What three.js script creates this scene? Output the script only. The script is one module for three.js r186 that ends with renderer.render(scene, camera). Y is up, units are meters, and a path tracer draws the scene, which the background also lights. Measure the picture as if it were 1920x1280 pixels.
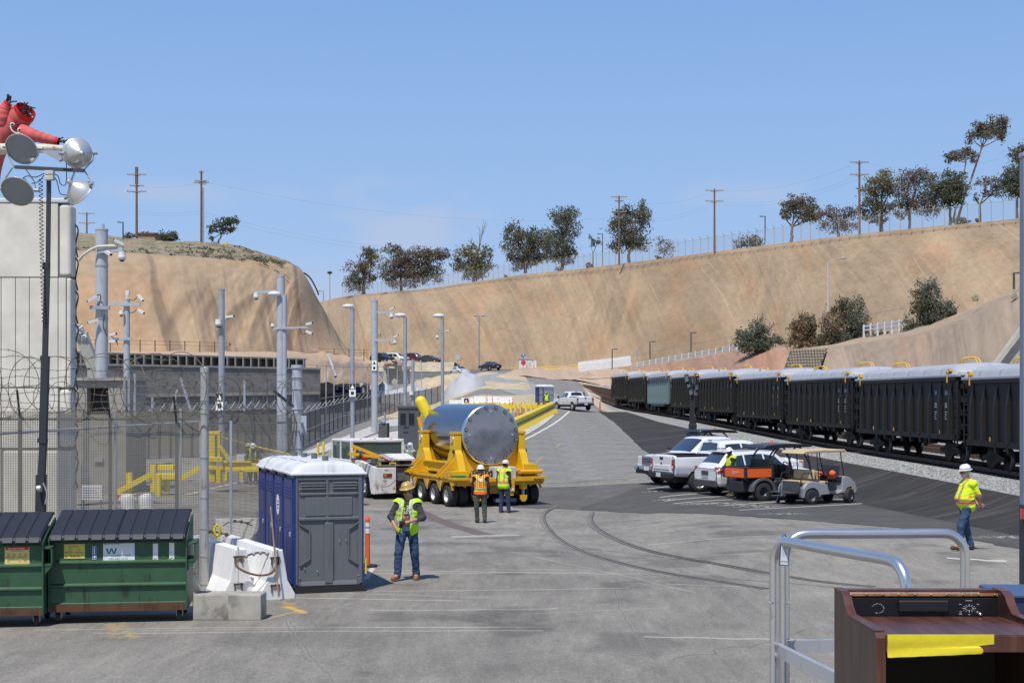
import*as THREE from 'three';
import { mergeGeometries } from 'three/addons/utils/BufferGeometryUtils.js';
import { RoundedBoxGeometry } from 'three/addons/geometries/RoundedBoxGeometry.js';

// ---------- camera, sky, sun, exposure ----------
const F = 2700, CX = 960, HY = 750, CAMY = 3.35;          // focal length and horizon row for a 1920 x 1280 frame
const scene = new THREE.Scene();
const camera = new THREE.PerspectiveCamera(2*Math.atan(640 / F)*180 / Math.PI,1.5,0.5,6000);
camera.position.set(0, CAMY,0);
camera.lookAt(0, CAMY,-10);
camera.setViewOffset(1920,1280,0,640 - HY,1920,1280); // level camera, lens shifted up
camera.updateProjectionMatrix();
const renderer = new THREE.WebGLRenderer({ antialias: true });
renderer.toneMapping = THREE.LinearToneMapping;
renderer.toneMappingExposure = 1.0;
renderer.shadowMap.enabled = true;

let seed = 7;
const rnd = ()=>{ seed = (seed*1664525 + 1013904223) >>> 0;return seed / 4294967296;};
const rr = (a, b)=>a + (b - a)*rnd();
const hash = (x, y)=>{ let h = (x*374761393 + y*668265263) | 0;h = Math.imul(h ^ (h >>> 13),1274126177);return ((h ^ (h >>> 16)) >>> 0) / 4294967296;};
const ss = (a, b, x)=>{ const t = Math.min(1, Math.max(0, (x - a) / (b - a)));return t*t*(3 - 2*t);};
const mix = (a, b, t)=>a + (b - a)*t;
const clamp = (x, a, b)=>Math.min(b, Math.max(a, x));
function vn(x, y, w = 0) { // value noise, optionally periodic in w cells
const xi = Math.floor(x), yi = Math.floor(y), fx = x - xi, fy = y - yi, u = fx*fx*(3 - 2*fx), v = fy*fy*(3 - 2*fy);
const m = (k)=>w ? ((k % w) + w) % w : k;
return mix(mix(hash(m(xi), m(yi)), hash(m(xi + 1), m(yi)), u), mix(hash(m(xi), m(yi + 1)), hash(m(xi + 1), m(yi + 1)), u), v);
}
function fbm(x, y, o = 4, w = 0) { let s = 0, a = 0.5, n = 0;for (let i = 0;i < o;i++) { s += a*vn(x + i*17, y + i*31, w);n += a;a *= 0.5;x *= 2;y *= 2;w *= 2;} return s / n;}

{
const W = 2048, H = 1024, d = new Float32Array(W*H*4);
const K = [[-90,.30,.34,.40],[-6,.40,.46,.56],[0,.49,.60,.78],[3,.45,.59,.82],[7,.345,.53,.84],[15.5,.235,.42,.775],[40,.13,.27,.62],[90,.08,.19,.50]];
for (let j = 0;j < H;j++) {
const el = ((j + .5) / H)*180 - 90;
let k = 0;while (k < K.length - 2 && el > K[k + 1][0]) k++;
const t = clamp((el - K[k][0]) / (K[k + 1][0] - K[k][0]),0,1);
const c = [1,2,3].map(q=>mix(K[k][q], K[k + 1][q], t));
for (let i = 0;i < W;i++) {
const az = i / W*64, band = ss(1.0,3.5, el)*(1 - ss(7.0,10.5, el));
let cl = band > 0 ? ss(.44,.72, fbm(az*1.25, el*.62,5,0) )*band*.6 : 0;
cl = Math.max(cl, (1 - ss(2.5,6.5, el))*ss(-2,0, el)*.7*ss(.3,.7, fbm(az*.6, el*.5 + 40,4)));
const o = (j*W + i)*4;
d[o] = mix(c[0],.50, cl);d[o + 1] = mix(c[1],.57, cl);d[o + 2] = mix(c[2],.74, cl);d[o + 3] = 1;
}
}
const sky = new THREE.DataTexture(d, W, H, THREE.RGBAFormat, THREE.FloatType);
sky.mapping = THREE.EquirectangularReflectionMapping;sky.magFilter = sky.minFilter = THREE.LinearFilter;sky.wrapS = THREE.RepeatWrapping;sky.needsUpdate = true;
scene.background = sky;scene.environment = sky;
}
const sun = new THREE.DirectionalLight(new THREE.Color(1,.945,.86),4.6);
sun.position.set(-0.19,1,0.50).multiplyScalar(150);sun.target.position.set(0,0,-60);
sun.position.add(sun.target.position);
sun.castShadow = true;sun.shadow.mapSize.set(4096,4096);sun.shadow.radius = 1;
Object.assign(sun.shadow.camera, { left: -120, right: 120, top: 120, bottom: -120, near: 1, far: 420 });
scene.add(sun, sun.target);

// ---------- helpers ----------
const V3 = THREE.Vector3, V2 = THREE.Vector2;
const v = (p)=>Array.isArray(p) ? new V3(p[0], p[1], p[2]) : p;
const P = (px, py, D)=>new V3((px - CX)*D / F, CAMY - (py - HY)*D / F,-D);   // a point seen at a pixel, at a given distance
const used = {};
function numbered(n) { used[n] = (used[n] ?? -1) + 1;return used[n] ? n + '_' + String(used[n]).padStart(3, '0') : n;}
const world = (o)=>{ o.traverse(c=>{ if (c.isMesh) { c.castShadow = c.receiveShadow = true;} });return o;};
function tag(o, label, category, group, kind) { if (label) o.userData.label = label;if (category) o.userData.category = category;if (group) o.userData.group = group;if (kind) o.userData.kind = kind;return o;}
function thing(name, label, category, pos = [0,0,0], turn = 0, group) {
const o = new THREE.Group();o.name = numbered(name);scene.add(o);o.position.copy(v(pos));o.rotation.y = turn;return tag(o, label, category, group);
}
function dup(src, pos, turn, label, group, scale) { const c = src.clone();c.name = numbered(src.name.replace(/_\d+$/, ''));c.userData = { ...src.userData };scene.add(c);c.position.copy(v(pos));if (turn !== undefined) c.rotation.y = turn;if (scale) c.scale.setScalar(scale);return tag(c, label, null, group);}
const up = new V3(0,1,0);
function between(p, q) { p = v(p);q = v(q);const d = q.clone().sub(p), m = new THREE.Matrix4(), L = d.length();m.makeRotationFromQuaternion(new THREE.Quaternion().setFromUnitVectors(up, d.normalize()));m.setPosition(p.clone().add(q).multiplyScalar(.5));return [m, L];}
const mtx = (x, y, z, rx = 0, ry = 0, rz = 0, s = 1)=>new THREE.Matrix4().compose(new V3(x, y, z), new THREE.Quaternion().setFromEuler(new THREE.Euler(rx, ry, rz)), Array.isArray(s) ? new V3(...s) : new V3(s, s, s));
class B { // collects pieces, then merges them into one named mesh
constructor(o) { this.o = o ? v(o) : new V3();this.g = [];}
add(g, m) { const h = g.index ? g.toNonIndexed() : g.clone();if (m) h.applyMatrix4(m);for (const k of Object.keys(h.attributes)) if (!['position', 'normal', 'uv', 'color'].includes(k)) h.deleteAttribute(k);if (!h.attributes.normal) h.computeVertexNormals();this.g.push(h);return this;}
box(x, y, z, w, h, d, rx, ry, rz) { return this.add(new THREE.BoxGeometry(w, h, d), mtx(x, y, z, rx, ry, rz));}
rbox(x, y, z, w, h, d, r = .03, rx, ry, rz, s = 2) { return this.add(new RoundedBoxGeometry(w, h, d, s, r), mtx(x, y, z, rx, ry, rz));}
cyl(p, q, r, r2 = r, n = 10, open = false) { const [m, L] = between(p, q);return this.add(new THREE.CylinderGeometry(r2, r, L, n,1, open), m);}
bar(p, q, w, h = w, roll = 0) { const a = v(p), b = v(q), d = b.clone().sub(a), L = d.length(), m = new THREE.Matrix4();d.normalize();let s = new V3().crossVectors(up, d);if (s.lengthSq() < 1e-6) s.set(1,0,0);s.normalize();const t = new V3().crossVectors(d, s);m.makeBasis(s, t, d);m.setPosition(a.clone().add(b).multiplyScalar(.5));const g = new THREE.BoxGeometry(w, h, L);if (roll) g.rotateZ(roll);return this.add(g, m);}
tube(pts, r, n = 24, k = 6, closed = false, tension = .5) { return this.add(new THREE.TubeGeometry(new THREE.CatmullRomCurve3(pts.map(v), closed, 'catmullrom', tension), n, r, k, closed));}
poly(pts, r, k = 6) { for (let i = 0;i + 1 < pts.length;i++) this.cyl(pts[i], pts[i + 1], r, r, k);return this;}
lathe(pts, n, m) { return this.add(new THREE.LatheGeometry(pts.map(p=>new V2(p[0], p[1])), n), m);}
prism(pts, d, m, bevel = 0) { const s = new THREE.Shape(pts.map(p=>new V2(p[0], p[1])));const g = new THREE.ExtrudeGeometry(s, { depth: d, bevelEnabled: bevel > 0, bevelSize: bevel, bevelThickness: bevel, bevelSegments: 1, curveSegments: 8 });g.translate(0,0,-d / 2);return this.add(g, m);}
sph(x, y, z, r, sx = 1, sy = 1, sz = 1, n = 12) { return this.add(new THREE.SphereGeometry(r, n, Math.ceil(n*.7)), mtx(x, y, z,0,0,0,[sx, sy, sz]));}
geo(keep, smooth) {
const hasC = this.g.every(g=>g.attributes.color);for (const g of this.g) { if (!hasC) g.deleteAttribute('color');if (!g.attributes.uv) g.setAttribute('uv', new THREE.BufferAttribute(new Float32Array(g.attributes.position.count*2),2));}
const g = mergeGeometries(this.g);g.translate(-this.o.x,-this.o.y,-this.o.z);
if (!keep) metreUV(g);return g;
}
bd(name, mat, parent = scene, label) {
const m = new THREE.Mesh(this.geo(mat.userData.keep), mat);
if (parent === scene) { m.name = numbered(name);m.position.copy(this.o);} else m.name = numberedIn(parent, name);
parent.add(m);if (label) m.userData.label = label;return m;
}
}
const nB = (t)=>new B(t.position.clone());
const inParent = new Map();
function numberedIn(p, n) { let t = inParent.get(p);if (!t) inParent.set(p, t = {});t[n] = (t[n] ?? -1) + 1;return t[n] ? n + '_' + String(t[n]).padStart(3, '0') : n;}
function metreUV(g) { // texture coordinates in metres, from the side each face points to
const p = g.attributes.position, n = g.attributes.normal, u = g.attributes.uv;
for (let i = 0;i < p.count;i++) {
const ax = Math.abs(n.getX(i)), ay = Math.abs(n.getY(i)), az = Math.abs(n.getZ(i));
if (ay > ax && ay > az) u.setXY(i, p.getX(i), p.getZ(i));else if (ax > az) u.setXY(i, p.getZ(i), p.getY(i));else u.setXY(i, p.getX(i), p.getY(i));
}
}
function group(name, parent, pos, rot) { const g = new THREE.Group();g.name = numberedIn(parent, name);if (pos) g.position.copy(v(pos));if (rot) g.rotation.set(...rot);parent.add(g);return g;}
const tabs = (T)=>(x)=>{ // smooth table look-up, rows [x, a, b ...]
let i = 0;while (i < T.length - 2 && x > T[i + 1][0]) i++;
const a = T[i], b = T[i + 1], h = b[0] - a[0], t = clamp((x - a[0]) / h,-1,1), pa = T[Math.max(0, i - 1)], nb = T[Math.min(T.length - 1, i + 2)];
const o = [];for (let k = 1;k < a.length;k++) {
const sl = (b[k] - a[k]) / h, m0 = pa === a ? sl : (b[k] - pa[k]) / (b[0] - pa[0]), m1 = nb === b ? sl : (nb[k] - a[k]) / (nb[0] - a[0]);
if (t < 0) { o.push(a[k] + m0*h*t);continue;}
const t2 = t*t, t3 = t2*t;o.push((2*t3 - 3*t2 + 1)*a[k] + (t3 - 2*t2 + t)*h*m0 + (-2*t3 + 3*t2)*b[k] + (t3 - t2)*h*m1);
} return o.length === 1 ? o[0] : o;
};

// ---------- textures and materials ----------
const lin = (c)=>{ const s = (x)=>x <= .04045 ? x / 12.92 : Math.pow((x + .055) / 1.055,2.4);return s(c);};
const toS = (x)=>x <= .0031308 ? x*12.92 : 1.055*Math.pow(x,1 / 2.4) - .055;
function tex(w, h, fn, rx, ry, color = true) { // fn(u, v) gives linear r, g, b
const d = new Uint8Array(w*h*4);
for (let j = 0;j < h;j++) for (let i = 0;i < w;i++) { const c = fn(i / w, j / h), o = (j*w + i)*4;for (let k = 0;k < 3;k++) d[o + k] = 255*clamp(color ? toS(c[k]) : c[k],0,1);d[o + 3] = 255;}
const t = new THREE.DataTexture(d, w, h, THREE.RGBAFormat);if (color) t.colorSpace = THREE.SRGBColorSpace;t.wrapS = t.wrapT = THREE.RepeatWrapping;t.magFilter = THREE.LinearFilter;t.minFilter = THREE.LinearMipmapLinearFilter;t.generateMipmaps = true;t.repeat.set(1 / rx,1 / ry);t.needsUpdate = true;return t;
}
const grey = (x)=>[x, x, x];
const T = {
mottle: tex(512,512, (a, b)=>{ const n = fbm(a*8, b*8,5,8), f = hash((a*512) | 0, (b*512) | 0);return grey(.72 + .3*n + .08*(f - .5));},3,3),
weather: tex(512,512, (a, b)=>{ const n = fbm(a*8, b*3,5,0), s = fbm(a*64, b*4,3,64), sp = vn(a*90, b*90,90);const d = .84 + .16*fbm(a*6, b*6,4,6) - .16*ss(.56,.8, s)*ss(.3,.7, n);const q = sp > .93 ? .12 : 0;return [d - q*.5, d - q, d - q*1.1];},2,2),
rust: tex(512,512, (a, b)=>{ const n = fbm(a*10, b*10,5,10), s = fbm(a*60, b*5,4,60);const r = ss(.56,.74, n*.6 + s*.4);const g = .8 + .25*fbm(a*20, b*20,3,20);return [mix(g,.55, r), mix(g,.38, r), mix(g,.28, r)];},2.3,2.3),
scuff: tex(512,512, (a, b)=>{ const n = fbm(a*6, b*6,5,6);const s = vn(a*240, b*12,0) > .9 ? .08 : 0;return grey(.8 + .22*n - s);},1,1),
grime: tex(512,512, (a, b)=>{ const n = fbm(a*6, b*6,5,6), k = ss(.52,.72, fbm(a*9 + 3, b*5,5,0)), h = hash((a*256) | 0, (b*256) | 0);const g = .62 + .6*n + .12*(h - .5) - .38*k*ss(.35,.6, vn(a*5 + 8, b*5));return [g, g*.985, g*.95];},1.7,1.7),
fine: tex(256,256, (a, b)=>grey(.82 + .22*hash((a*256) | 0, (b*256) | 0)*.6 + .1*fbm(a*8, b*8,3,8)),.6,.6),
wood: tex(512,512, (a, b)=>{ const w = fbm(a*40 + 2*fbm(a*3, b*3,3,3), b*2.2,4);const g = ss(.3,.75, w);return [mix(.65,1.15, g), mix(.6,1.12, g), mix(.55,1.1, g)];},.8,.8),
};
const mats = {};
function mat(col, rough = .7, o = {}) {
const key = JSON.stringify([col, rough, o.metal, o.map, o.bump, o.cc, o.side]);if (mats[key]) return mats[key];
const m = new (o.cc || o.sheen ? THREE.MeshPhysicalMaterial : THREE.MeshStandardMaterial)({ roughness: rough, metalness: o.metal || 0 });
if (Array.isArray(col)) m.color.setRGB(...col);else m.color.set(col);
if (o.map) m.map = T[o.map];if (o.bump) { m.bumpMap = T[o.map || 'mottle'];m.bumpScale = o.bump;}
if (o.cc) { m.clearcoat = o.cc;m.clearcoatRoughness = .08;}
if (o.side) m.side = THREE.DoubleSide;
return mats[key] = m;
}
function canvasMat(w, h, draw, rough = .7, o = {}) {
const c = document.createElement('canvas');c.width = w;c.height = h;const x = c.getContext('2d');draw(x, w, h);
const t = new THREE.CanvasTexture(c);t.colorSpace = THREE.SRGBColorSpace;t.anisotropy = 4;const m = new THREE.MeshStandardMaterial({ map: t, roughness: rough,...o });m.userData.keep = true;return m;
}
function decal(parent, name, m, w, h, mx) { const g = new THREE.PlaneGeometry(w, h);g.applyMatrix4(mx);const o = new THREE.Mesh(g, m);o.name = numberedIn(parent, name);parent.add(o);return o;}
const galv = mat([.42,.45,.48],.5, { metal: .35, map: 'weather' }), galvPaint = mat([.46,.49,.53],.55, { map: 'weather' }), black = mat([.02,.02,.022],.6), rubber = mat([.03,.03,.032],.85, { map: 'fine' });
const whitePaint = mat([.78,.78,.77],.45, { map: 'weather' }), yellow = mat([.84,.63,.02],.5, { map: 'weather' }), gold = mat([.72,.40,.012],.45, { map: 'weather' }), orange = mat([.78,.12,.02],.55), concrete = mat([.40,.385,.35],.9, { map: 'mottle' }), steelDark = mat([.09,.095,.1],.55, { metal: .3, map: 'weather' });
const yellow2 = mat([.78,.47,.012],.42, { map: "weather" });
const glassDark = new THREE.MeshPhysicalMaterial({ color: new THREE.Color(.012,.018,.022), roughness: .06, metalness: 0, specularIntensity: 1 });
// ---------- ground ----------
const roadY = tabs([[0,.05],[20,.03],[27,0],[35,-.2],[45,-.5],[52,-.52],[62,-.37],[80,.2],[100,.87],[125,1.65],[146,2.38],[165,3.3],[180,4.3],[200,5.9],[230,8.0],[260,8.9],[300,9.5],[400,10],[800,10]]);
const leftY = tabs([[0,.05],[25,0],[62,-.28],[85,.35],[110,.9],[160,1.9],[190,3.0],[215,5.0],[240,7.6],[260,8.8],[300,9.5],[400,10],[800,10]]);
const rightY = tabs([[0,.05],[25,.06],[31,.15],[40,-.02],[49,-.18],[58,-.13],[70,.0],[100,.75],[125,1.3],[146,1.8],[175,2.2],[200,4.2],[230,6.4],[260,8.4],[300,9.5],[400,10],[800,10]]);
function G(x, D) {
D = clamp(D,0,800);const a = ss(-11,-3, x), wob = .03*(vn(x*.35 + 50, D*.3) - .5), b = ss(1.5,6.5 + ss(70,150, D)*8, x);
return mix(mix(leftY(D), roadY(D), a), rightY(D), b) + wob*(1 - ss(40,60, D));
}
function GP(px, py) { // where the sight line of a pixel meets the ground
let lo = 4, hi = 320;const f = (D)=>CAMY - (py - HY)*D / F - G((px - CX)*D / F, D);
let a = lo;for (let D = lo;D < hi;D += .5) { if (f(D) <= 0) { a = D;break;} a = D;}
let l = a - .5, h = a;for (let i = 0;i < 18;i++) { const m = (l + h) / 2;if (f(m) > 0) l = m;else h = m;}
return [(px - CX)*h / F, h];
}
const GV = (px, py, dy = 0)=>{ const [x, D] = GP(px, py);return new V3(x, G(x, D) + dy,-D);};
const at = (px, D, dy = 0)=>{ const x = (px - CX)*D / F;return new V3(x, G(x, D) + dy,-D);};  // on the ground under a column of pixels
function surf(name, nu, nv, fn, material, uvs, kind = 'structure', parent = scene, col) { // grid surface, fn(u, v) -> V3
const pos = [], uv = [], idx = [], cl = [];
for (let j = 0;j <= nv;j++) for (let i = 0;i <= nu;i++) { const p = fn(i / nu, j / nv);pos.push(p.x, p.y, p.z);const q = uvs ? uvs(i / nu, j / nv, p) : [p.x, p.z];uv.push(q[0], q[1]);if (col) cl.push(...col(p, i / nu, j / nv));}
for (let j = 0;j < nv;j++) for (let i = 0;i < nu;i++) { const a = j*(nu + 1) + i, b = a + 1, c = a + nu + 1, d = c + 1;idx.push(a, b, d, a, d, c);}
const g = new THREE.BufferGeometry();g.setAttribute('position', new THREE.Float32BufferAttribute(pos,3));g.setAttribute('uv', new THREE.Float32BufferAttribute(uv,2));if (col) g.setAttribute('color', new THREE.Float32BufferAttribute(cl,3));g.setIndex(idx);g.computeVertexNormals();
const m = new THREE.Mesh(g, material);m.name = parent === scene ? numbered(name) : numberedIn(parent, name);if (kind) m.userData.kind = kind;parent.add(m);return m;
}
function resample(pts, t) { const f = t*(pts.length - 1), i = Math.min(pts.length - 2, Math.floor(f)), k = f - i;const a = pts[i], b = pts[i + 1];return a.map((q, n)=>mix(q, b[n], k));}
function curveOf(pts) { const c = new THREE.CatmullRomCurve3(pts.map(v), false, 'centripetal');const L = c.getLengths(400);return { at: (t)=>c.getPointAt(clamp(t,0,1)), len: L[L.length - 1] };}
function sheet(name, ea, eb, nu, nv, off, material, o = {}) {
const A = curveOf(ea.map(p=>{ const q = GP(...p);return [q[0],0, q[1]];})), C = curveOf(eb.map(p=>{ const q = GP(...p);return [q[0],0, q[1]];}));
return surf(name, nu, nv, (a, b)=>{ const p = A.at(a), q = C.at(a), x = mix(p.x, q.x, b), D = mix(p.z, q.z, b);let w = 0;if (o.rag) { w = o.rag*(fbm(x*1.3, D*1.1,3) - .5)*(b < .5 ? 1 - b*2 : b*2 - 1);} return new V3(x + w, G(x + w, D) + off + (o.hump ? o.hump(a, b, x, D) : 0),-D);}, material, o.uv, 'structure');
}
const asphaltTex = (()=>{ // the yard: aggregate, patches, sealed joints, cracks and tyre marks, drawn once over x -18..18, distance 8..64
const W = 2048, H = 2048, c = document.createElement('canvas');c.width = W;c.height = H;const g = c.getContext('2d'), im = g.createImageData(W, H), d = im.data;
for (let j = 0;j < H;j++) for (let i = 0;i < W;i++) {
const x = i / W*36 - 18, D = 64 - j / H*56, sp = hash(i, j), st = vn(x*5, D*.8)*.5 + vn(x*13 + 9, D*2.3)*.5, bl = fbm(x*.32 + 3, D*.22,4), b2 = fbm(x*1.1, D*.9 + 20,4);
let s = 1 + (sp - .5)*.22 + (st - .5)*.16 + (bl - .5)*.22 + (b2 - .5)*.2;const stain = ss(.63,.75, fbm(x*.55 + 31, D*.5,4));s *= 1 - .16*stain;
const o = (j*W + i)*4;d[o] = 128*s;d[o + 1] = 123*s;d[o + 2] = 113*s;d[o + 3] = 255;
}
g.putImageData(im,0,0);
const X = (x)=>(x + 18) / 36*W, Y = (D)=>(64 - D) / 56*H;
const line = (pts, w, col, al)=>{ g.strokeStyle = col;g.globalAlpha = al;g.lineWidth = w*W / 36;g.lineCap = 'round';g.lineJoin = 'round';g.beginPath();pts.forEach((p, i)=>i ? g.lineTo(X(p[0]), Y(p[1])) : g.moveTo(X(p[0]), Y(p[1])));g.stroke();g.globalAlpha = 1;};
const wob = (a, b, n, amp)=>{ const o = [];for (let i = 0;i <= n;i++) { const t = i / n;o.push([mix(a[0], b[0], t) + rr(-amp, amp), mix(a[1], b[1], t) + rr(-amp, amp)]);} return o;};
const pp = (px, py)=>GP(px, py);
for (let i = 0;i < 60;i++) { const a = [rr(-12,12), rr(15,58)];line(wob(a,[a[0] + rr(-5,5), a[1] + rr(-4,4)],14,.12), rr(.012,.03), '#4b4843', rr(.25,.6));}
for (let i = 0;i < 34;i++) { const a = [rr(-10,9), rr(16,55)];line(wob(a,[a[0] + rr(2,7), a[1] + rr(-.6,.6)],8,.05), rr(.02,.07), '#c9c4b6', rr(.2,.55));}
for (let i = 0;i < 26;i++) { const a = [rr(-6,8), rr(18,46)], k = rr(-3,3);line([[a[0], a[1]],[a[0] + k*.5, a[1] + 4],[a[0] + k*1.4, a[1] + 9]], rr(.12,.3), '#55514b', rr(.05,.14));}
line([pp(780,955), pp(850,985), pp(915,1004)],.5, '#5d4e4c',.75);
line([pp(860,1006), pp(960,1003)],.45, '#a8a396',.8);
line([pp(690,1018), pp(740,1012)],.8, '#6d6b68',.6);
for (const [a, b, w] of [[[690,1068],[1260,1075],.06],[[688,1075],[900,1070],.05],[[700,1108],[1180,1102],.05],[[960,1035],[1300,1110],.04],[[1250,1095],[1420,1100],.05]]) line(wob(pp(...a), pp(...b),12,.03), w, '#bbb6a8',.45);
line([pp(700,1062), pp(686,1085)],.1, '#c9c6bd',.8);
line(wob(pp(1370,1085), pp(1580,1102),10,.03),.035, '#3b3936',.8);
line(wob(pp(1000,1010), pp(1445,1080),16,.05),.05, '#413f3b',.55);
for (const [a, b] of [[[195,1165],[215,1195]],[[225,1165],[238,1195]],[[520,1120],[560,1150]]]) for (let i = 0;i < 26;i++) { const t = rnd(), q = pp(mix(a[0], b[0], t) + rr(-13,13), mix(a[1], b[1], t));line([q,[q[0] + rr(-.12,.12), q[1] + rr(-.06,.06)]], rr(.03,.1), '#b3904f', rr(.15,.5));}
for (const q of [[[540,1160],[556,1190],[572,1215],[600,1250],[630,1279]],[[470,1212],[500,1222],[560,1236],[640,1246],[720,1260]],[[486,1124],[530,1160],[560,1200],[572,1240]],[[640,1180],[760,1190],[900,1184]],[[690,1000],[760,990],[860,962]],[[900,1150],[1010,1190],[1160,1215],[1300,1222]],[[1150,1100],[1170,1160],[1230,1240]],[[700,1040],[850,1052],[1000,1048]]]) { const w2 = q.flatMap((p, i)=>i ? wob(pp(...q[i - 1]), pp(...p),6,.035) : []);line(w2,.06, '#a5a094',.22);line(w2,.018, '#45423d',.5);}
line([pp(540,1138), pp(570,1148)],.12, '#cfa050',.7);line([pp(500,1160), pp(565,1143)],.05, '#cfa050',.6);
line(wob(pp(1880,1052), pp(1780,1046),4,.05),.12, '#cfccc4',.8);
const t = new THREE.CanvasTexture(c);t.colorSpace = THREE.SRGBColorSpace;t.anisotropy = 8;return t;
})();
const speck = (r, g, b, rx, k = .35, o = 1)=>tex(512,512, (a, c)=>{ const s = 1 + (hash((a*512) | 0, (c*512) | 0) - .5)*k + (fbm(a*8, c*8,4,8) - .5)*.5*o + (fbm(a*40, c*40,2,40) - .5)*.35*o;return [r*s, g*s, b*s];}, rx, rx);
const tmat = (map, rough = .95, bump = 0)=>{ const m = new THREE.MeshStandardMaterial({ map, roughness: rough });if (bump) { m.bumpMap = map;m.bumpScale = bump;} return m;};
const mDirt = tmat(speck(.42,.36,.26,6)), mSand = tmat(speck(.50,.42,.27,5,.5),1,.12), mAsphalt = tmat(speck(.205,.195,.175,5,.3)), mDark = tmat(speck(.076,.071,.063,5,.4)), mBlack = tmat(tex(512,512, (a, c)=>{ const s = 1 + (hash((a*512) | 0, (c*512) | 0) - .5)*.6 + (fbm(a*8, c*8,4,8) - .5)*.8 + 1.3*ss(.55,.85, fbm(a*48, c*3,3,0));return [.028*s,.0245*s,.0205*s];},4,4)), mGravel = tmat(speck(.29,.295,.285,2.2,.9),1,.05), mConc = tmat(speck(.46,.44,.40,4,.2));
{ // the whole ground as one sheet
const xs = [], ds = [];for (let x = -60;x <= 60;x += 1) xs.push(x);for (const x of [70,85,110,150,250,500,1200,3000]) { xs.push(x);xs.unshift(-x);}
for (const D of [-3000,-800,-100,-20,0,4]) ds.push(D);for (let D = 8;D < 120;D += 1) ds.push(D);for (let D = 120;D < 330;D += 3) ds.push(D);for (const D of [350,400,600,1200,3000]) ds.push(D);
surf('ground', xs.length - 1, ds.length - 1, (a, b)=>{ const x = xs[Math.round(a*(xs.length - 1))], D = ds[Math.round(b*(ds.length - 1))];return new V3(x, G(x, D) - .02,-D);}, mDirt);
}
surf('yard_pavement',120,180, (a, b)=>{ const x = mix(-18,18, a), D = mix(8,64, b);return new V3(x, G(x, D),-D);}, new THREE.MeshStandardMaterial({ map: asphaltTex, roughness: .93 }), (a, b)=>[a, b]);
surf('road',40,130, (a, b)=>{ const D = mix(63.9,300, b), x = mix(mix(-14,-20, ss(64,130, D)), mix(13,10.2, ss(64,120, D)), a);return new V3(x, G(x, D) + .006,-D);}, mAsphalt);
surf('compound_pavement',60,70, (a, b)=>{ const x = mix(-60,-14, a), D = mix(24,130, b);return new V3(x, G(x, D) - .008,-D);}, tmat(speck(.25,.235,.205,5,.3)));
sheet('asphalt_patch',[[960,952],[1060,955],[1230,962]],[[985,913],[1080,912],[1260,905]],40,12,.007, tmat(speck(.105,.098,.088,5,.3)), { rag: .5 });
sheet('parking_lot',[[1085,954.5],[1240,962],[1400,968],[1640,986],[1800,1008],[1960,1040]],[[1215,907.5],[1230,906.5],[1250,905],[1400,890],[1600,890],[1960,900]],90,30,.010, mDark, { rag: .5 });
// ---------- railway bed, embankment, tracks ----------
const rail = tabs([[20,21.2,.35],[43.5,20.2,.5],[58,19.6,.65],[73,18.85,.8],[88,18.1,1.02],[103,17.4,1.32],[117,16.7,1.6],[132,16.0,1.86],[148,15.3,2.1],[163,14.6,2.3],[177,13.7,2.7],[188,12.3,3.5],[200,10.4,4.45],[215,6.4,5.6],[235,0,6.7],[250,-6,7.4]]);
const bedCurve = (off, dy)=>(D)=>{ const [x, y] = rail(D);return new V3(x + off, y + dy,-D);};
const bedKeys = [[-3.5,-.62],[-3.1,-.34],[-1.6,-.17],[1.6,-.17],[3,-.25],[7.5,-.25],[14,-.3]];
surf('ballast',170,6, (a, b)=>{ const D = mix(24,226, a), k = bedKeys[Math.round(b*6)], w = Math.round(b*6) < 2 ? .35*(fbm(D*.9,3,3) - .5) : 0;const [x, y] = rail(D);const xx = x + k[0] + w;return new V3(xx, Math.max(y + k[1], b < .3 ? -9 : G(xx, D) - .5),-D);}, mGravel);
{ // black embankment between the lot and the ballast
const foot = tabs([[26,12.0],[34,12.1],[48,11.9],[60,11.2],[70,9.5],[80,7.9],[100,8.2],[125,8.9],[150,9.1],[165,10.0]]);
surf('embankment',200,14, (a, b)=>{ const D = mix(26,150, a),[x, y] = rail(D), x0 = foot(D), x1 = x - 3.35, xx = mix(x0, x1, b), top = y - .33, f = b*b*.55 + b*.45;const g = G(x0, D) + .012;return new V3(xx + (b === 0 ? .2*(fbm(D*.5,9,3) - .5) : 0), mix(g, Math.max(g, top), f) + .04*Math.sin(Math.PI*b)*(fbm(xx, D*.7,3) - .5),-D);}, mBlack, (a, b, p)=>[p.x*.5 + p.z*.35, p.z*.12 - p.x*.12]);
}
{ // loose stones of the ballast shoulder
const g = new THREE.IcosahedronGeometry(.045,0), N = 26000, im = new THREE.InstancedMesh(g, mat([.31,.315,.305],.95), N);im.name = 'ballast_stones';im.userData.kind = 'stuff';const q = new THREE.Matrix4(), c = new THREE.Color();
for (let i = 0;i < N;i++) { const D = 26 + 84*Math.pow(rnd(),1.3),[x, y] = rail(D), t = rnd(), o = mix(-3.55,-1.7, t), h = mix(-.45,-.17, Math.min(1, t*1.3));const s = rr(.6,1.5);q.compose(new V3(x + o, y + h + .01,-D), new THREE.Quaternion().setFromEuler(new THREE.Euler(rr(0,6), rr(0,6), rr(0,6))), new V3(s, s*.8, s*1.2));im.setMatrixAt(i, q);const k = rr(.6,1.25);im.setColorAt(i, c.setRGB(k, k, k*.98));}
tag(im, 'loose grey crushed stones on the ballast shoulder beside the track', 'gravel');scene.add(im);
}
const mRust = mat([.16,.085,.05],.8, { map: 'rust' }), mTie = mat([.05,.04,.032],.95, { map: 'mottle' });
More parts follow.
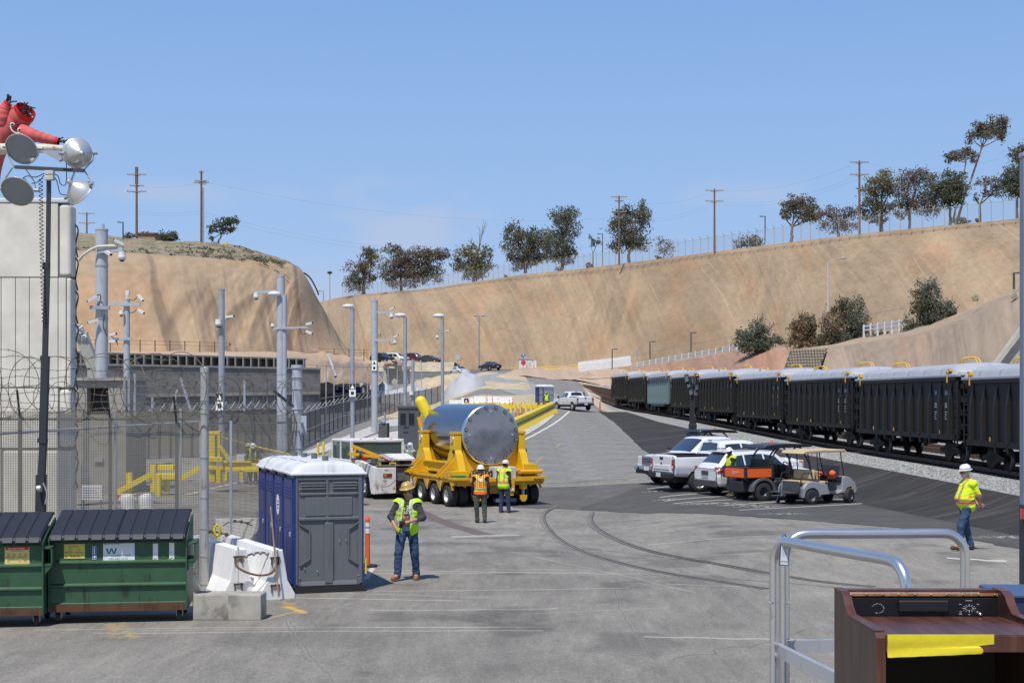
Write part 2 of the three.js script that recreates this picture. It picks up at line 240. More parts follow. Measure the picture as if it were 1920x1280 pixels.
function railTrack(name, label, f, D0, D1, stepTies) {
const t = thing(name, label, 'railway track',[f(D0)[0], f(D0)[1],-D0]);const o = t.position;
for (const s of [-.75,.75]) { const n = Math.ceil((D1 - D0) / 2.5), b = new B(o);const pts = [];for (let i = 0;i <= n;i++) { const D = mix(D0, D1, i / n),[x, y] = f(D);pts.push(new V3(x + s, y - .04,-D));} for (let i = 0;i < n;i++) b.bar(pts[i], pts[i + 1].clone().add(pts[i + 1].clone().sub(pts[i]).multiplyScalar(.004)),.075,.15);b.bd('rail', mRust, t);}
const b = new B(o);for (let D = D0;D < D1;D += stepTies) { const [x, y] = f(D),[x2] = f(D + .5);b.box(x, y - .2,-D,2.5,.17,.23,0, Math.atan2(x2 - x,.5),0);} const m = b.bd('sleepers', mTie, t);m.userData.kind = 'stuff';
}
railTrack('railway_track', 'rusty railway track that the covered gondola train stands on', rail,26,240,.6);
railTrack('railway_track', 'second rusty railway track running behind the covered train', (D)=>{ const [x, y] = rail(D);return [x + 4.6 - 2.0*ss(175,225, D), y + .25*ss(170,200, D) - .06];},60,245,.75);
railTrack('railway_track', 'rusty siding that joins the main track past the end of the train', (D)=>{ const [x, y] = rail(D);return [x + 2.4 - 2.3*ss(170,232, D) + 1.2*(1 - ss(150,180, D)), y + .12];},150,240,.75);
{
const paths = [[[1052,946],[1022,962],[1024,985],[1060,1018],[1130,1046],[1240,1072],[1340,1088],[1440,1104]],[[1112,960],[1108,975],[1122,992],[1180,1020],[1280,1045],[1400,1066],[1540,1090],[1640,1100]]];
paths.forEach((p, i)=>{ const c = curveOf(p.map(q=>{ const g = GP(...q);return [g[0],0, g[1]];}));const t = thing('pavement_rail',['curved rail let into the yard pavement, on the left of the two', 'curved rail let into the yard pavement, on the right of the two'][i], 'rail',[c.at(0).x, G(c.at(0).x, c.at(0).z),-c.at(0).z]);const o = t.position;
for (const [nm, off, w, h, m] of [['rail_head',0,.06,.012, mat([.17,.16,.145],.8, { metal: .2, map: 'rust' })],['groove',.06,.03,.004, mat([.06,.056,.05],.95)],['kerb_strip',-.10,.05,.005, mat([.20,.19,.175],.95, { map: 'mottle' })]]) { const b = new B(o);for (let k = 0;k < 70;k++) { const a = c.at(k / 70), d = c.at((k + 1.02) / 70), s = d.clone().sub(a).normalize(), n = new V3(-s.z,0, s.x).multiplyScalar(off);b.bar([a.x + n.x, G(a.x, a.z) + h / 2 + .004,-(a.z + n.z)],[d.x + n.x, G(d.x, d.z) + h / 2 + .004,-(d.z + n.z)], w, h);} b.bd(nm, m, t);}
});
}
// ---------- road markings ----------
const mLine = mat([.66,.65,.62],.9, { map: 'scuff' }), mLineY = mat([.36,.28,.14],.9, { map: 'scuff' });
function marking(name, label, pts, w, material = mLine, n = 40, off = .016) {
const c = curveOf(pts.map(q=>{ const g = GP(...q);return [g[0],0, g[1]];}));
const m = surf(name, n,1, (a, b)=>{ const p = c.at(a), d = c.at(Math.min(1, a + .01)).sub(c.at(Math.max(0, a - .01))).normalize(), s = (b - .5)*w;const x = p.x + d.z*s, D = p.z - d.x*s;return new V3(x, G(x, D) + off,-D);}, material, (a, b)=>[a*c.len, b*w]);return m;
}
marking('edge_line', '',[[948,845],[975,829],[1010,811],[1045,790],[1068,771]],.18);
for (const [a, b] of [[[1120,797],[1094,808]],[[1082,817],[1072,823]],[[1052,832],[1042,840]],[[1018,856],[1004,868]]]) marking('centre_dash', '',[a, b],.12, mLineY,6,.014);
sheet('verge_kerb',[[940,842],[975,823],[1010,803],[1040,780]],[[940,826],[975,811],[1010,793],[1036,775]],30,2,.05, mConc);
for (const [a, b] of [[[1214,917],[1266,912]],[[1237,933],[1365,922]],[[1246,940],[1408,927]],[[1263,945],[1430,934]],[[1358,948],[1475,940]],[[1386,957],[1625,944]],[[1545,938],[1592,936]]]) marking('bay_line', '',[a, b],.12, mLine,10);
{ // worn stencilled bay numbers and patches of paint on the lot
const m = canvasMat(256,64, (x, w, h)=>{ x.clearRect(0,0, w, h);x.fillStyle = '#b9b7b0';for (let i = 0;i < 60;i++) { x.beginPath();x.ellipse(rnd()*w,12 + rnd()*40, rr(3,16), rr(1,5),0,0,7);x.fill();} x.globalCompositeOperation = 'destination-out';for (let i = 0;i < 700;i++) { x.fillRect(rnd()*w, rnd()*h, rr(2,9), rr(1,5));} },.95, { transparent: true, alphaTest: .4 });
for (const [px, py, L] of [[1236,921,1.3],[1250,937,1.0],[1318,945,1.4],[1350,944,2.2],[1402,948,2.0],[1428,951,1.8],[1470,964,1.5],[1886,1008,1.6]]) { const [x, D] = GP(px, py);surf('stencil_marking',6,2, (a, b)=>{ const xx = x + (a - .5)*L + (b - .5)*.3, dd = D + (b - .5)*1.1;return new V3(xx, G(xx, dd) + .018,-dd);}, m, (a, b)=>[a, b]);}
}
marking('yard_line', '',[[340,930],[430,908],[480,897]],.14, mLine,20,.012);
marking('yard_line', '',[[380,928],[500,930]],.12, mLineY,20,.012);
// ---------- far ground: sand, gravel, upper road ----------
const hump = (c, h, s)=>(a, b, x, D)=>h*Math.exp(-((x - c[0]) ** 2 + (D - c[1]) ** 2) / (s*s));
surf('sand_slope',50,40, (a, b)=>{ const D = mix(138,224, b), x = mix(mix(-14,-16, b), mix(4.5,1.5, b), a);return new V3(x, G(x, D) + .03 + .9*(fbm(x*.16, D*.1,4) - .42)*ss(0,.12, b)*ss(0,.1, a)*(1 - ss(.9,1, a)),-D);}, mSand);
surf('gravel_apron',30,50, (a, b)=>{ const D = mix(150,228, b),[rx] = rail(D), x = mix(mix(3.5,-9, ss(150,228, D)), rx - 1.5, a);return new V3(x, mix(G(x, D) + .05, rail(D)[1] - .3, ss(.5,1, a)),-D);}, mGravel);
surf('upper_road',30,10, (a, b)=>{ const D = mix(232,262, b), x = mix(-30,30, a);return new V3(x, G(x, D) + .03,-D);}, tmat(speck(.13,.13,.13,5,.3)));

// ---------- hills ----------
function shotcrete(base0, o) { // sprayed-earth slope: run marks down the face, blotches, grain
return tex(2048,384, (a, b)=>{
const x = a*o.len, y = b*o.h, xs = x - y*o.skew; // y = 0 at the foot
const wv = fbm(xs*.22, y*.05,4), st = fbm(xs*1.1, y*.07 + 7,4), st2 = fbm(xs*.32 + 11, y*.03,4), bl = fbm(x*.09, y*.12 + 3,5), ora = ss(.52,.72, fbm(x*.13 + 40, y*.1,4)), gr = hash((a*2048) | 0, (b*384) | 0);
const k2 = o.base2 ? ss(.40,.47, a + .02*(fbm(y*.5, x*.1,3) - .5)) : 0, base = o.base2 ? base0.map((q, i)=>mix(q, o.base2[i], k2)) : base0;let s = 1 + (st - .5)*o.streak + (wv - .5)*.14 + (bl - .5)*.5 + (gr - .5)*.24 + (fbm(x*.9, y*1.1,4) - .5)*.3;const dark = ss(.55,.72, st2)*o.dark;
const wc = Math.floor(xs / 16), wl = hash(wc,5) > .45 && Math.abs(xs - wc*16 - 4 - 8*hash(wc,9) - 1.2*(fbm(y*.12, wc,3) - .5)) < .13 && y > o.h*hash(wc,3)*.6 && y < o.h*(.55 + .45*hash(wc,4)) ? .3 : 0;
return [base[0]*s*(1 - dark*.42)*(1 + ora*.07) + wl*.3, base[1]*s*(1 - dark*.42)*(1 - ora*.03) + wl*.28, base[2]*s*(1 - dark*.38)*(1 - ora*.08) + wl*.24];
},1,1);
}
function loft(name, rows, nu, nvs, material, disp, kind = 'structure') { // rows of [px, py, D];the surface runs through them one after the other
const cs = rows.map(r=>{ const pts = r.map(q=>P(...q));return (t)=>{ const f = t*(pts.length - 1), i = Math.min(pts.length - 2, Math.floor(f)), k = f - i, a = pts[Math.max(0, i - 1)], b = pts[i], c = pts[i + 1], d = pts[Math.min(pts.length - 1, i + 2)];const h = (n)=>.5*(2*b[n] + (c[n] - a[n])*k + (2*a[n] - 5*b[n] + 4*c[n] - d[n])*k*k + (3*b[n] - a[n] - 3*c[n] + d[n])*k*k*k);return new V3(h('x'), h('y'), h('z'));};});
const nv = nvs.reduce((a, b)=>a + b,0);
return surf(name, nu, nv, (a, b)=>{ let k = Math.round(b*nv), i = 0;while (i < nvs.length - 1 && k > nvs[i]) k -= nvs[i++];const t = k / nvs[i];const p = cs[i](a).lerp(cs[i + 1](a), t);if (disp) disp(p, a, i + t, t, i);return p;}, material, (a, b)=>[a, b], kind);
}
const xsR = [600,640,700,800,960,1090,1200,1380,1500,1700,1910,2200];
const rowR = (py, D)=>xsR.map((x, i)=>[x, py[i], D[i]]);
const rootR0 = 0, footR = rowR([640,668,690,692,694,692,688,662,642,604,556,500],[345,320,300,285,268,255,240,205,190,168,158,150]);
const crestR = rowR([566,557,550,541,518,504,490,467,452,430,410,380],[450,405,380,350,318,295,275,245,228,205,192,178]);
const shR = shotcrete([.315,.228,.138], { len: 330, h: 34, skew: -.55, streak: .22, dark: .3 });shR.wrapS = shR.wrapT = THREE.ClampToEdgeWrapping;
const backR = crestR.map(([x, y, D])=>[x, y - .5, D + 12]), farR = crestR.map(([x, y, D])=>[x, y + 20, D + 400]);
loft('right_hill',[footR.map(([x, y, D])=>[x, y + 45, D - 4]), footR, crestR],260,[3,40], new THREE.MeshStandardMaterial({ map: shR, roughness: .97 }), (p, a, r, t, i)=>{ if (!i) return;const w = Math.sin(Math.PI*Math.min(1, t*1.02));p.z += (fbm(a*70 - t*3.2, t*1.6,4) - .5)*3.2*w + (fbm(a*260 - t*12, t*7,3) - .5)*1.3*w;p.y += .9*w*(t > .5 ? t : .5);});
loft('right_hill_plateau',[crestR, backR, farR],120,[3,4], tmat(speck(.38,.31,.2,5)), null);
const xsL = [-200,145,300,420,500,560,600,640,668];
const rowL = (py, D)=>xsL.map((x, i)=>[x, py[i], D[i]]);
const footL = rowL([660,657,656,656,657,658,660,664,668],[168,164,165,168,173,180,186,196,206]);
const crestL = rowL([462,470,477,484,489,503,568,638,668],[190,190,191,194,199,208,222,232,232]);
const crestLi = rowL([466,474,480,487,492,509,575,641,669],[186,186,187,190,195,203,216,225,228]);
const shL = shotcrete([.365,.262,.16], { len: 90, h: 20, skew: -.25, streak: .26, dark: .95 });shL.wrapS = shL.wrapT = THREE.ClampToEdgeWrapping;
loft('left_hill',[footL.map(([x, y, D])=>[x, y + 40, D - 3]), footL, crestLi, crestL],220,[3,44,5], new THREE.MeshStandardMaterial({ map: shL, roughness: .97 }), (p, a, r, t, i)=>{ if (i !== 1) return;const w = Math.sin(Math.PI*Math.min(1, t*.97 + .03))*(1 - .9*ss(.62,.8, a)), rg = 1 - Math.abs(2*vn(a*15 - t*2.6 + .6*fbm(a*9, t*3,2), t*.9) - 1);p.z += (rg*2.6 + (fbm(a*34 - t*4, t*2.5,3) - .5)*2.2)*w;p.y += 1.2*w*t;});
const moundL = [[-200,418,215],[145,436,212],[300,450,214],[420,457,216],[500,476,217],[560,504,219],[600,574,230],[640,644,240],[668,672,240]];
const mBrush = tmat(tex(512,512, (a, b)=>{ const n = fbm(a*14, b*14,4,14), q = fbm(a*30, b*30,3,30), k = fbm(a*5, b*5,3,5);const s = .6 + .9*q;const u = ss(.4,.65, k);return [mix(.24,.15, u)*s, mix(.19,.15, u)*s, mix(.13,.07, u)*s];},.07,.2),1);
loft('brush_slope',[crestL, moundL, moundL.map(([x, y, D])=>[x, y + 14, D + 90])],160,[26,6], mBrush, (p, a, r, t, i)=>{ if (!i) { const w = Math.min(1, t*4);p.y += (fbm(a*60, t*10,4) - .6)*.9*w*(t < .95 ? 1 : .5);} });
loft('left_terrace',[[[-200,700,140],[145,690,140],[400,700,142],[560,712,150],[640,720,165],[720,716,195]],[[-200,662,150],[145,662,150],[400,668,152],[560,672,160],[640,678,176],[700,682,200]], footL.map(([x, y, D])=>[x < 600 ? x : x*1.02, y + 1, D + 2])],120,[8,10], tmat(speck(.42,.30,.195,8,.2)), (p, a, r, t, i)=>{ p.y += (fbm(a*26, r*2,3) - .5)*.5;});
const xsB = [1176,1260,1380,1480,1550,1700,1800,1915,2200];
const rowB = (py, D)=>xsB.map((x, i)=>[x, py[i], D[i]]);
const footB = rowB([728,740,750,756,760,764,770,775,782],[198,180,152,136,127,112,103,95,85]), rootB = footB.map(([x, y, D])=>[x, y + 60, D - 3]);
const topB = rowB([693,679,659,655,652,632,604,548,430],[222,203,178,162,153,138,128,119,108]);
const backB = rowB([692,676,658,650,640,612,588,536,420],[236,215,198,185,178,160,148,135,122]);
const shB = shotcrete([.36,.21,.138], { base2: [.31,.235,.165], len: 170, h: 12, skew: -.4, streak: .3, dark: .35 });shB.wrapS = shB.wrapT = THREE.ClampToEdgeWrapping;
loft('lower_slope',[rootB, footB, topB],140,[2,18], new THREE.MeshStandardMaterial({ map: shB, roughness: .97 }), (p, a, r, t, i)=>{ const w = i ? Math.sin(Math.PI*t) : 0;p.z += (fbm(a*50 - t*2, t*2,3) - .5)*1.2*w;p.y += .35*w;});
loft('slope_bench',[topB, backB, footR.slice(6).map(([x, y, D])=>[x, y + 6, D + 6])],80,[6,8], tmat(speck(.34,.255,.17,6)), (p, a, r, t, i)=>{ if (r > 0.05) p.y += (fbm(a*40, r*4,3) - .5)*.3;});
sheet('bank',[[940,704],[1010,709],[1090,716],[1175,729]],[[985,694],[1040,694],[1090,693],[1176,692]],40,10,.1, tmat(speck(.45,.33,.24,5,.3),1,.1), { hump: (a, b, x, D)=>1.0*Math.sin(Math.PI*b)*(.2 + a) + .5*(fbm(x*.5, D*.4,3) - .5) });
// ---------- pieces set out by pixel ----------
const pbox = (b, x0, y0, x1, y1, D, depth, r = 0)=>{ const a = P(x0, y0, D), c = P(x1, y1, D), w = Math.abs(c.x - a.x), h = Math.abs(a.y - c.y);return r ? b.rbox((a.x + c.x) / 2, (a.y + c.y) / 2,-D - depth / 2, w, h, depth, Math.min(r, w*.45, h*.45, depth*.45)) : b.box((a.x + c.x) / 2, (a.y + c.y) / 2,-D - depth / 2, w, h, depth);};
const pth = (name, label, cat, px, D, group)=>thing(name, label, cat, at(px, D),0, group);
const Gy = (p)=>G(p.x,-p.z);

// ---------- concrete building on the left ----------
{
const D = 34, t = pth('concrete_building', 'tall pale concrete panel building cut off by the edge behind the mesh fence', 'building',60, D), m = mat([.74,.71,.62],.92, { map: 'mottle', bump: .004 });
let b = nB(t);pbox(b,-330,384,130,1030, D + .03,.42);b.bd('core_wall', mat([.16,.155,.145],.95), t);
for (const [y0, y1, xs] of [[381,519,[-330,-120,108,132]],[521,726,[-330,-160,-110,-54,-26,1,28,54,108,123,132]],[728,840,[-330,-110,1,108,132]],[842,1026,[-330,-110,1,132]]])
for (let i = 0;i + 1 < xs.length;i++) { const last = i === xs.length - 2;b = nB(t);pbox(b, xs[i] + (i ? .5 : 0), y0, xs[i + 1] - (last ? 0 : .5), y1, D, last ? .5 : .3, last ? .1 : .012);b.bd('panel', m, t);}
b = nB(t);pbox(b,-330,371,127,380, D - .02,.5,.03);b.bd('parapet_cap', mat([.62,.64,.66],.5, { map: 'weather' }), t);
b = nB(t);for (let y = 420;y < 880;y += 62) b.tube([P(140, y,34.4), P(146, y + 12,34.3), P(141, y + 40,34.4), P(145, y + 62,34.3)],.02,14,5);b.bd('conduit', steelDark, t);
}
// ---------- red tube inflatable ----------
{
const D = 45, t = pth('tube_inflatable', 'red fabric tube figure with waving arms and black streamers above the building', 'inflatable',0, D), o = t.position;
const cloth = new THREE.MeshStandardMaterial({ color: new THREE.Color(.55,.10,.09), roughness: .75, side: THREE.DoubleSide }), inner = new THREE.MeshStandardMaterial({ color: new THREE.Color(.55,.015,.012), roughness: .8, side: THREE.DoubleSide });
const ring = (c, d, r, n)=>{ const z = new V3(0,0,1), s = new V3().crossVectors(d, z).normalize(), q = new V3().crossVectors(s, d).normalize();return [...Array(n + 1)].map((_, i)=>{ const a = i / n*2*Math.PI;return c.clone().addScaledVector(s, Math.cos(a)*r).addScaledVector(q, Math.sin(a)*r);});};
function tubeOf(name, pts, rads, mm, wr = .02) { const c = new THREE.CatmullRomCurve3(pts.map(p=>P(p[0], p[1], D + (p[2] || 0))));const m = surf(name,24,30, (a, b)=>{ const q = ring(c.getPoint(b), c.getTangent(b), resample(rads.map(x=>[x]), b)[0]*(1 + wr*Math.sin(b*34 + Math.sin(a*6.28)*2)),24)[Math.round(a*24)];return q.sub(o);}, mm, null, null, t);return c;}
tubeOf('body',[[-30,420],[-22,300],[4,252],[28,228],[43,213,-.12]],[.42,.43,.42,.40,.36], cloth);
tubeOf('collar',[[42.5,214,-.12],[48,206,-.2]],[.355,.33], inner,0);
tubeOf('arm',[[3,240,-.2],[4,222,-.3],[7,205,-.3],[12,196,-.3]],[.21,.2,.17,.14], cloth,.04);tubeOf('arm',[[42,246,-.2],[60,253,-.4],[82,259,-.4],[104,264,-.4]],[.23,.2,.16,.13], cloth,.04);
tubeOf('cuff',[[11.5,197,-.3],[15,192,-.3]],[.142,.14], inner,0);tubeOf('cuff',[[103,264,-.4],[109,265.5,-.4]],[.132,.13], inner,0);
for (const [x, y, sx, sy, n] of [[15,191,1,-1,5],[108,264,1,.1,5],[46,208,.3,-.6,9]]) for (let i = 0;i < n;i++) { const b = new B(o);let p = [x + rr(-4,4)*(n > 6 ? 3 : 1), y + rr(-3,3)*(n > 6 ? 3 : 1)], a = Math.atan2(sy, sx) + rr(-.9,.9)*(n > 6 ? 2 : 1);const pts = [];for (let k = 0;k < 5;k++) { pts.push(P(p[0], p[1], D - .45 + .05*i));a += rr(-.5,.5);p = [p[0] + Math.cos(a)*3.6, p[1] + Math.sin(a)*3.6];} b.tube(pts,.022,10,4);b.bd('streamer', black, t);}
let b = new B(o);b.tube([P(18,236, D - .44), P(22,245, D - .47), P(29,249, D - .46), P(36,249, D - .42)],.022,12,5);b.bd('mouth', whitePaint, t);
for (const [x, y] of [[22,233],[36,243]]) { b = new B(o);const c = P(x, y, D - .42);b.sph(c.x, c.y, c.z,.07,1.1,.8,.4);b.bd('eye', whitePaint, t);b = new B(o);const c2 = P(x, y, D - .445);b.sph(c2.x, c2.y, c2.z,.045,1,.9,.4);b.bd('pupil', black, t);}
}
// ---------- off-white lamp arm behind the light tower ----------
{
const D = 31, t = pth('floodlight_boom', 'off-white tapered boom with a grey lamp housing behind the floodlights', 'boom',-40, D), o = t.position, cream = mat([.62,.59,.5],.6, { map: 'rust' });
let b = new B(o);b.cyl(P(-60,280, D), P(94,278, D),.14,.09,14);b.cyl(P(94,278, D), P(128,279, D),.085,.06,12);b.bd('boom', cream, t);
b = new B(o);b.prism([[0,0],[.46,-.02],[.5,-.2],[.42,-.24]],.16, mtx(P(74,282, D).x, P(74,282, D).y,-D,0,0,0));b.bd('lamp_housing', galv, t);
b = new B(o);b.cyl(P(-60,278, D + .05), P(-60,1010, D + .05),.14,.14,12);b.bd('pole', cream, t);
}
// ---------- mobile light tower ----------
{
const D = 24, t = pth('light_tower', 'black telescopic light tower with four round floodlights behind the dumpsters', 'light tower',77, D), o = t.position, bm = mat([.035,.037,.042],.5, { map: 'scuff' }), alu = mat([.62,.62,.60],.38, { metal: .55, map: 'weather' });
const q = (x, y, d = 0)=>P(x, y, D + d);
for (const [x0, y0, x1, y1, w] of [[91,325,89,500,7],[88,494,83.5,672,9],[84.5,668,80,828,13],[80.5,820,77,905,12]]) { const b = new B(o);b.bar(q(x0, y0), q(x1, y1), w*D / F);b.bd('mast', bm, t);}
for (const [x, y, w, h] of [[86,498,11,12],[83,672,13,10],[79,826,15,9],[76,925,16,70]]) { const b = new B(o);b.bar(q(x + .4, y - h / 2), q(x - .4, y + h / 2), w*D / F*1.03);b.bd('mast_collar', bm, t);}
let b = new B(o);b.box(q(74,0).x, G(q(74,0).x, D) + .55,-D - .3,1.5,.5,.9).cyl([q(60,0).x, G(-8, D) + .28,-D + .2],[q(60,0).x, G(-8, D) + .28,-D + .38],.28).box(q(74,0).x, G(q(74,0).x, D) + .22,-D - .3,1.9,.12,.3);b.bd('trailer', bm, t);
b = new B(o);b.cyl(q(76,916,-.16), q(69,916,-.16),.055,.055,16).cyl(q(76,916,-.17), q(68.5,916,-.17),.03,.03,12).tube([q(80,905,-.1), q(87,925,-.1), q(84,945,-.1)],.012,12);b.bd('winch', alu, t);
b = new B(o);b.bar(q(27,313,-.06), q(158,320,-.06),.055,.055);b.bd('crossbar', mat([.05,.052,.058],.5), t);
b = new B(o);pbox(b,82,319,98.5,327, D - .14,.12,.012);pbox(b,82,328,98.5,337, D - .14,.12,.012);b.bd('junction_box', mat([.55,.56,.54],.5, { map: 'weather' }), t);
b = new B(o);const pts = [];for (let i = 0;i <= 460;i++) { const s = i / 460, y = mix(334,606, s), a = s*37*2*Math.PI;pts.push(q(75.5 + 3.6*Math.cos(a) + s*3.4 + 3*Math.pow(s,3), y,-.05 + .035*Math.sin(a)));} b.tube(pts,.0075,1400,4);b.bd('coiled_cable', black, t);
b = new B(o);b.tube([q(98,325), q(108,330), q(112,343), q(120,348), q(124,335), q(123,290)],.008,24,5);b.bd('cable', black, t);b = new B(o);b.tube([q(98,327), q(106,340), q(112,362), q(124,366)],.008,20,5);b.bd('cable', black, t);b = new B(o);b.tube([q(82,325), q(66,332), q(50,330), q(40,336)],.008,20,5);b.bd('cable', black, t);b = new B(o);b.tube([q(82,328), q(72,340), q(58,344)],.008,16,5);b.bd('cable', black, t);
const gl = new THREE.MeshPhysicalMaterial({ color: new THREE.Color(.22,.25,.26), roughness: .12, clearcoat: 1 });
function lamp(x, y, dir, r, cx, cy) { // bowl reflector: dir is where the glass looks
const g = group('floodlight', t), c = q(x, y), d = v(dir).normalize(), m = new THREE.Matrix4().makeRotationFromQuaternion(new THREE.Quaternion().setFromUnitVectors(up, d));m.setPosition(c);
const R = r*D / F;let b = new B(o);const pr = [[.001,-.95*R],[.18*R,-.94*R],[.26*R,-.85*R],[.45*R,-.72*R],[.75*R,-.42*R],[.93*R,-.12*R],[1.0*R,0],[1.05*R,.02*R],[1.05*R,.06*R],[.99*R,.06*R]];b.lathe(pr,40, m);b.lathe([[.001,-1.28*R],[.16*R,-1.28*R],[.19*R,-.92*R]],14, m);b.bd('reflector', alu, g);
b = new B(o);b.lathe([[.001,.05*R],[.6*R,.045*R],[.985*R,.02*R]],40, m);b.bd('glass', gl, g);
b = new B(o);const s = new V3(1,0,0).addScaledVector(d,-d.x).normalize(), e1 = c.clone().addScaledVector(s, R*1.12).addScaledVector(d,-.05), e2 = c.clone().addScaledVector(s,-R*1.12).addScaledVector(d,-.05), k = q(cx, cy,-.06), lo = cy > y ? -1 : 1;
for (const e of [e1, e2]) { const j = new V3(mix(e.x, k.x,.15), mix(e.y, k.y,.45), e.z), f = new V3(mix(k.x, e.x,.35), k.y + lo*.015, k.z);b.bar(e, j,.03,.012).bar(j, f,.03,.012).bar(f, k,.03,.012).cyl(e.clone().addScaledVector(s, e === e1 ? -.03 : .03), e.clone().addScaledVector(s, e === e1 ? .05 : -.05),.03,.03,8);} b.bd('yoke', galv, g);
}
lamp(40,279,[-.12,-.55,.8],30,36,312);lamp(32,358,[-.08,-.62,.76],30,36,316);lamp(144,287,[-.5,.15,-.8],27,150,316);lamp(151,361,[.5,-.55,-.62],27,150,322);
}
// ---------- mesh fence with razor wire ----------
const meshWire = mat([.27,.24,.185],.6, { metal: .3 });
function barbs(b, pts, every, L) { for (let i = 2;i < pts.length;i += every) { const p = pts[i], d = new V3(rr(-1,1), rr(-1,1), rr(-1,1)).normalize().multiplyScalar(L);b.cyl(p.clone().sub(d), p.clone().add(d),.004,.004,3, true);} }
{
const D = 25, t = pth('mesh_fence', 'galvanised square mesh fence with razor wire coils behind the dumpsters', 'fence',200, D), o = t.position, wireM = mat([.20,.165,.12],.55, { metal: .5 });
const p0 = at(-90, D), p1 = at(383, D), pA = at(386,30), p2 = at(557,31.5);
const secs = [[p0, p1,3.16,3.02],[pA, p2,3.05,2.86]];
secs.forEach(([a, c, top, rl], k)=>{ const L = Math.hypot(c.x - a.x, c.z - a.z), b = new B(o), s = .0295, ww = .0078;for (let i = 0;i <= L / s;i++) { const f = i*s / L, x = mix(a.x, c.x, f), z = mix(a.z, c.z, f);b.bar([x,.02, z],[x, top, z], ww);} for (let y = .05;y < top;y += s) b.bar([a.x, y, a.z],[c.x, y, c.z], ww);const m = b.bd('wire_mesh', meshWire, t);m.userData.kind = 'stuff';
const r = new B(o);r.cyl([a.x, rl, a.z - .03],[c.x, rl, c.z - .03],.022,.022,10);r.bd('top_rail', galv, t);});
for (const [px, w, top] of [[37,7,773],[206,6,776],[331,6,784]]) { const b = new B(o), q = at(px, D + .12);b.box(q.x, (P(px, top, D).y + q.y) / 2, q.z, w*D / F, P(px, top, D).y - q.y,.05);b.bd('post', galv, t);b.o = o;const a2 = new B(o);a2.bar(P(px - 1, top + 6, D), P(px - 6, top - 42, D - .35),.035,.02);a2.bd('barb_arm', steelDark, t);}
{ const b = new B(o), q = at(434,29.9);b.box(q.x,1.45, q.z + .08,.052,2.95,.05);b.bd('post', galv, t);}
let b = new B(o);b.cyl(at(383, D,-.05), P(383,697, D),.07,.07,20).lathe([[.075,0],[.078,.05],[.06,.085],[.001,.1]],20, mtx(P(383,697, D).x, P(383,697, D).y - .01,-D));for (const y of [690,748,772,855,930,988,1040,1092]) b.cyl(P(383, y, D), P(383, y + 3.4, D),.078,.078,20);b.bd('gate_post', mat([.42,.42,.40],.6, { metal: .25, map: 'rust' }), t);
b = new B(o);for (const y of [788,853,1094]) b.bar(P(383, y, D), P(374, y + 1, D),.03);b.bd('hinge', steelDark, t);
b = new B(o);b.cyl(P(375,787, D), P(375,1102, D),.016,.016,8).cyl(P(371,1094, D), P(377,1108, D),.02,.02,6);b.bd('gate_rail', galv, t);
const rings = (b2, p, q, gap, r, wr, tilt)=>{ const n = Math.round(p.distanceTo(q) / gap), d = q.clone().sub(p).setY(0).normalize(), nn = new V3(-d.z,0, d.x);for (let i = 0;i <= n;i++) { const c = p.clone().lerp(q, i / n).add(new V3(0, rr(-.05,.05),0)), R0 = r*rr(.86,1.12), k = rr(-tilt, tilt) + (i % 2 ? .5 : -.5), e = rr(.8,1.05), pts = [];for (let j = 0;j < 22;j++) { const a = j / 22*6.2832;pts.push(c.clone().addScaledVector(d, Math.cos(a)*R0*e*Math.cos(k)).addScaledVector(nn, Math.cos(a)*R0*Math.sin(k)).add(new V3(0, Math.sin(a)*R0,0)));} b2.tube(pts, wr,40,3, true);barbs(b2, pts,3,.028);} };
const big = new B(o);rings(big, P(-90,722, D), P(338,726, D),.42,.56,.0075,.3);rings(big, P(-80,748, D + .15), P(372,750, D + .15),.3,.30,.006,.4);
for (const y of [668,690,706,722,736,752,764]) { const pts = [];for (let i = 0;i <= 40;i++) pts.push(P(mix(-90, y < 700 ? 322 : 378, i / 40), y + 2.2*Math.sin(i*.8 + y) + i*.12, D - .1 + .2*Math.sin(y)));big.tube(pts,.006,80,3);barbs(big, pts,1,.03);} big.bd('razor_wire', wireM, t).userData.kind = 'stuff';
const sm = new B(o);rings(sm, P(390,744,30), P(552,742,31.3),.24,.36,.008,.5);for (const dy of [0,12,24]) sm.tube([P(386,705 + dy,25), P(470,707 + dy,28), P(552,700 + dy,33)],.006,20,3);sm.bd('razor_wire', wireM, t).userData.kind = 'stuff';
b = new B(o);b.cyl(at(557,33,-.05), P(557,690,33),.125,.115,22).cyl(P(557,690,33), P(557,684,33),.14,.14,22);for (const y of [705,727,765,805,838]) b.cyl(P(557, y,33), P(557, y + 3,33),.132,.132,22);b.bd('gate_post', galvPaint, t);
b = new B(o);pbox(b,560,779,574,815,32.8,.03);for (const [x, y] of [[565,790],[565,809]]) b.cyl(P(x, y,32.8), P(x, y,32.6),.03);b.bd('latch_plate', galvPaint, t);
b = new B(o);b.tube([P(549,768,32.8), P(552,790,32.8), P(548,825,32.8), P(551,858,32.8)],.018,20,5);b.bd('cable', steelDark, t);b = new B(o);b.bar(P(511,731,31), P(549,762,32.6),.04,.06);b.bd('barb_arm', steelDark, t);
const t2 = pth('inner_fence', 'older galvanised fence slanting behind the razor wire mesh fence', 'fence',150,29), o2 = t2.position, f0 = P(-40,815,28), f1 = P(378,790,34);
b = new B(o2);b.cyl(f0, f1,.03,.03,8);b.bd('top_rail', galv, t2);
for (const px of [64,196,330]) { const f = (px + 40) / 418, q = f0.clone().lerp(f1, f);b = new B(o2);b.box(q.x, (q.y + .35) / 2, q.z,.055, q.y + .3,.05);b.bd('post', galv, t2);}
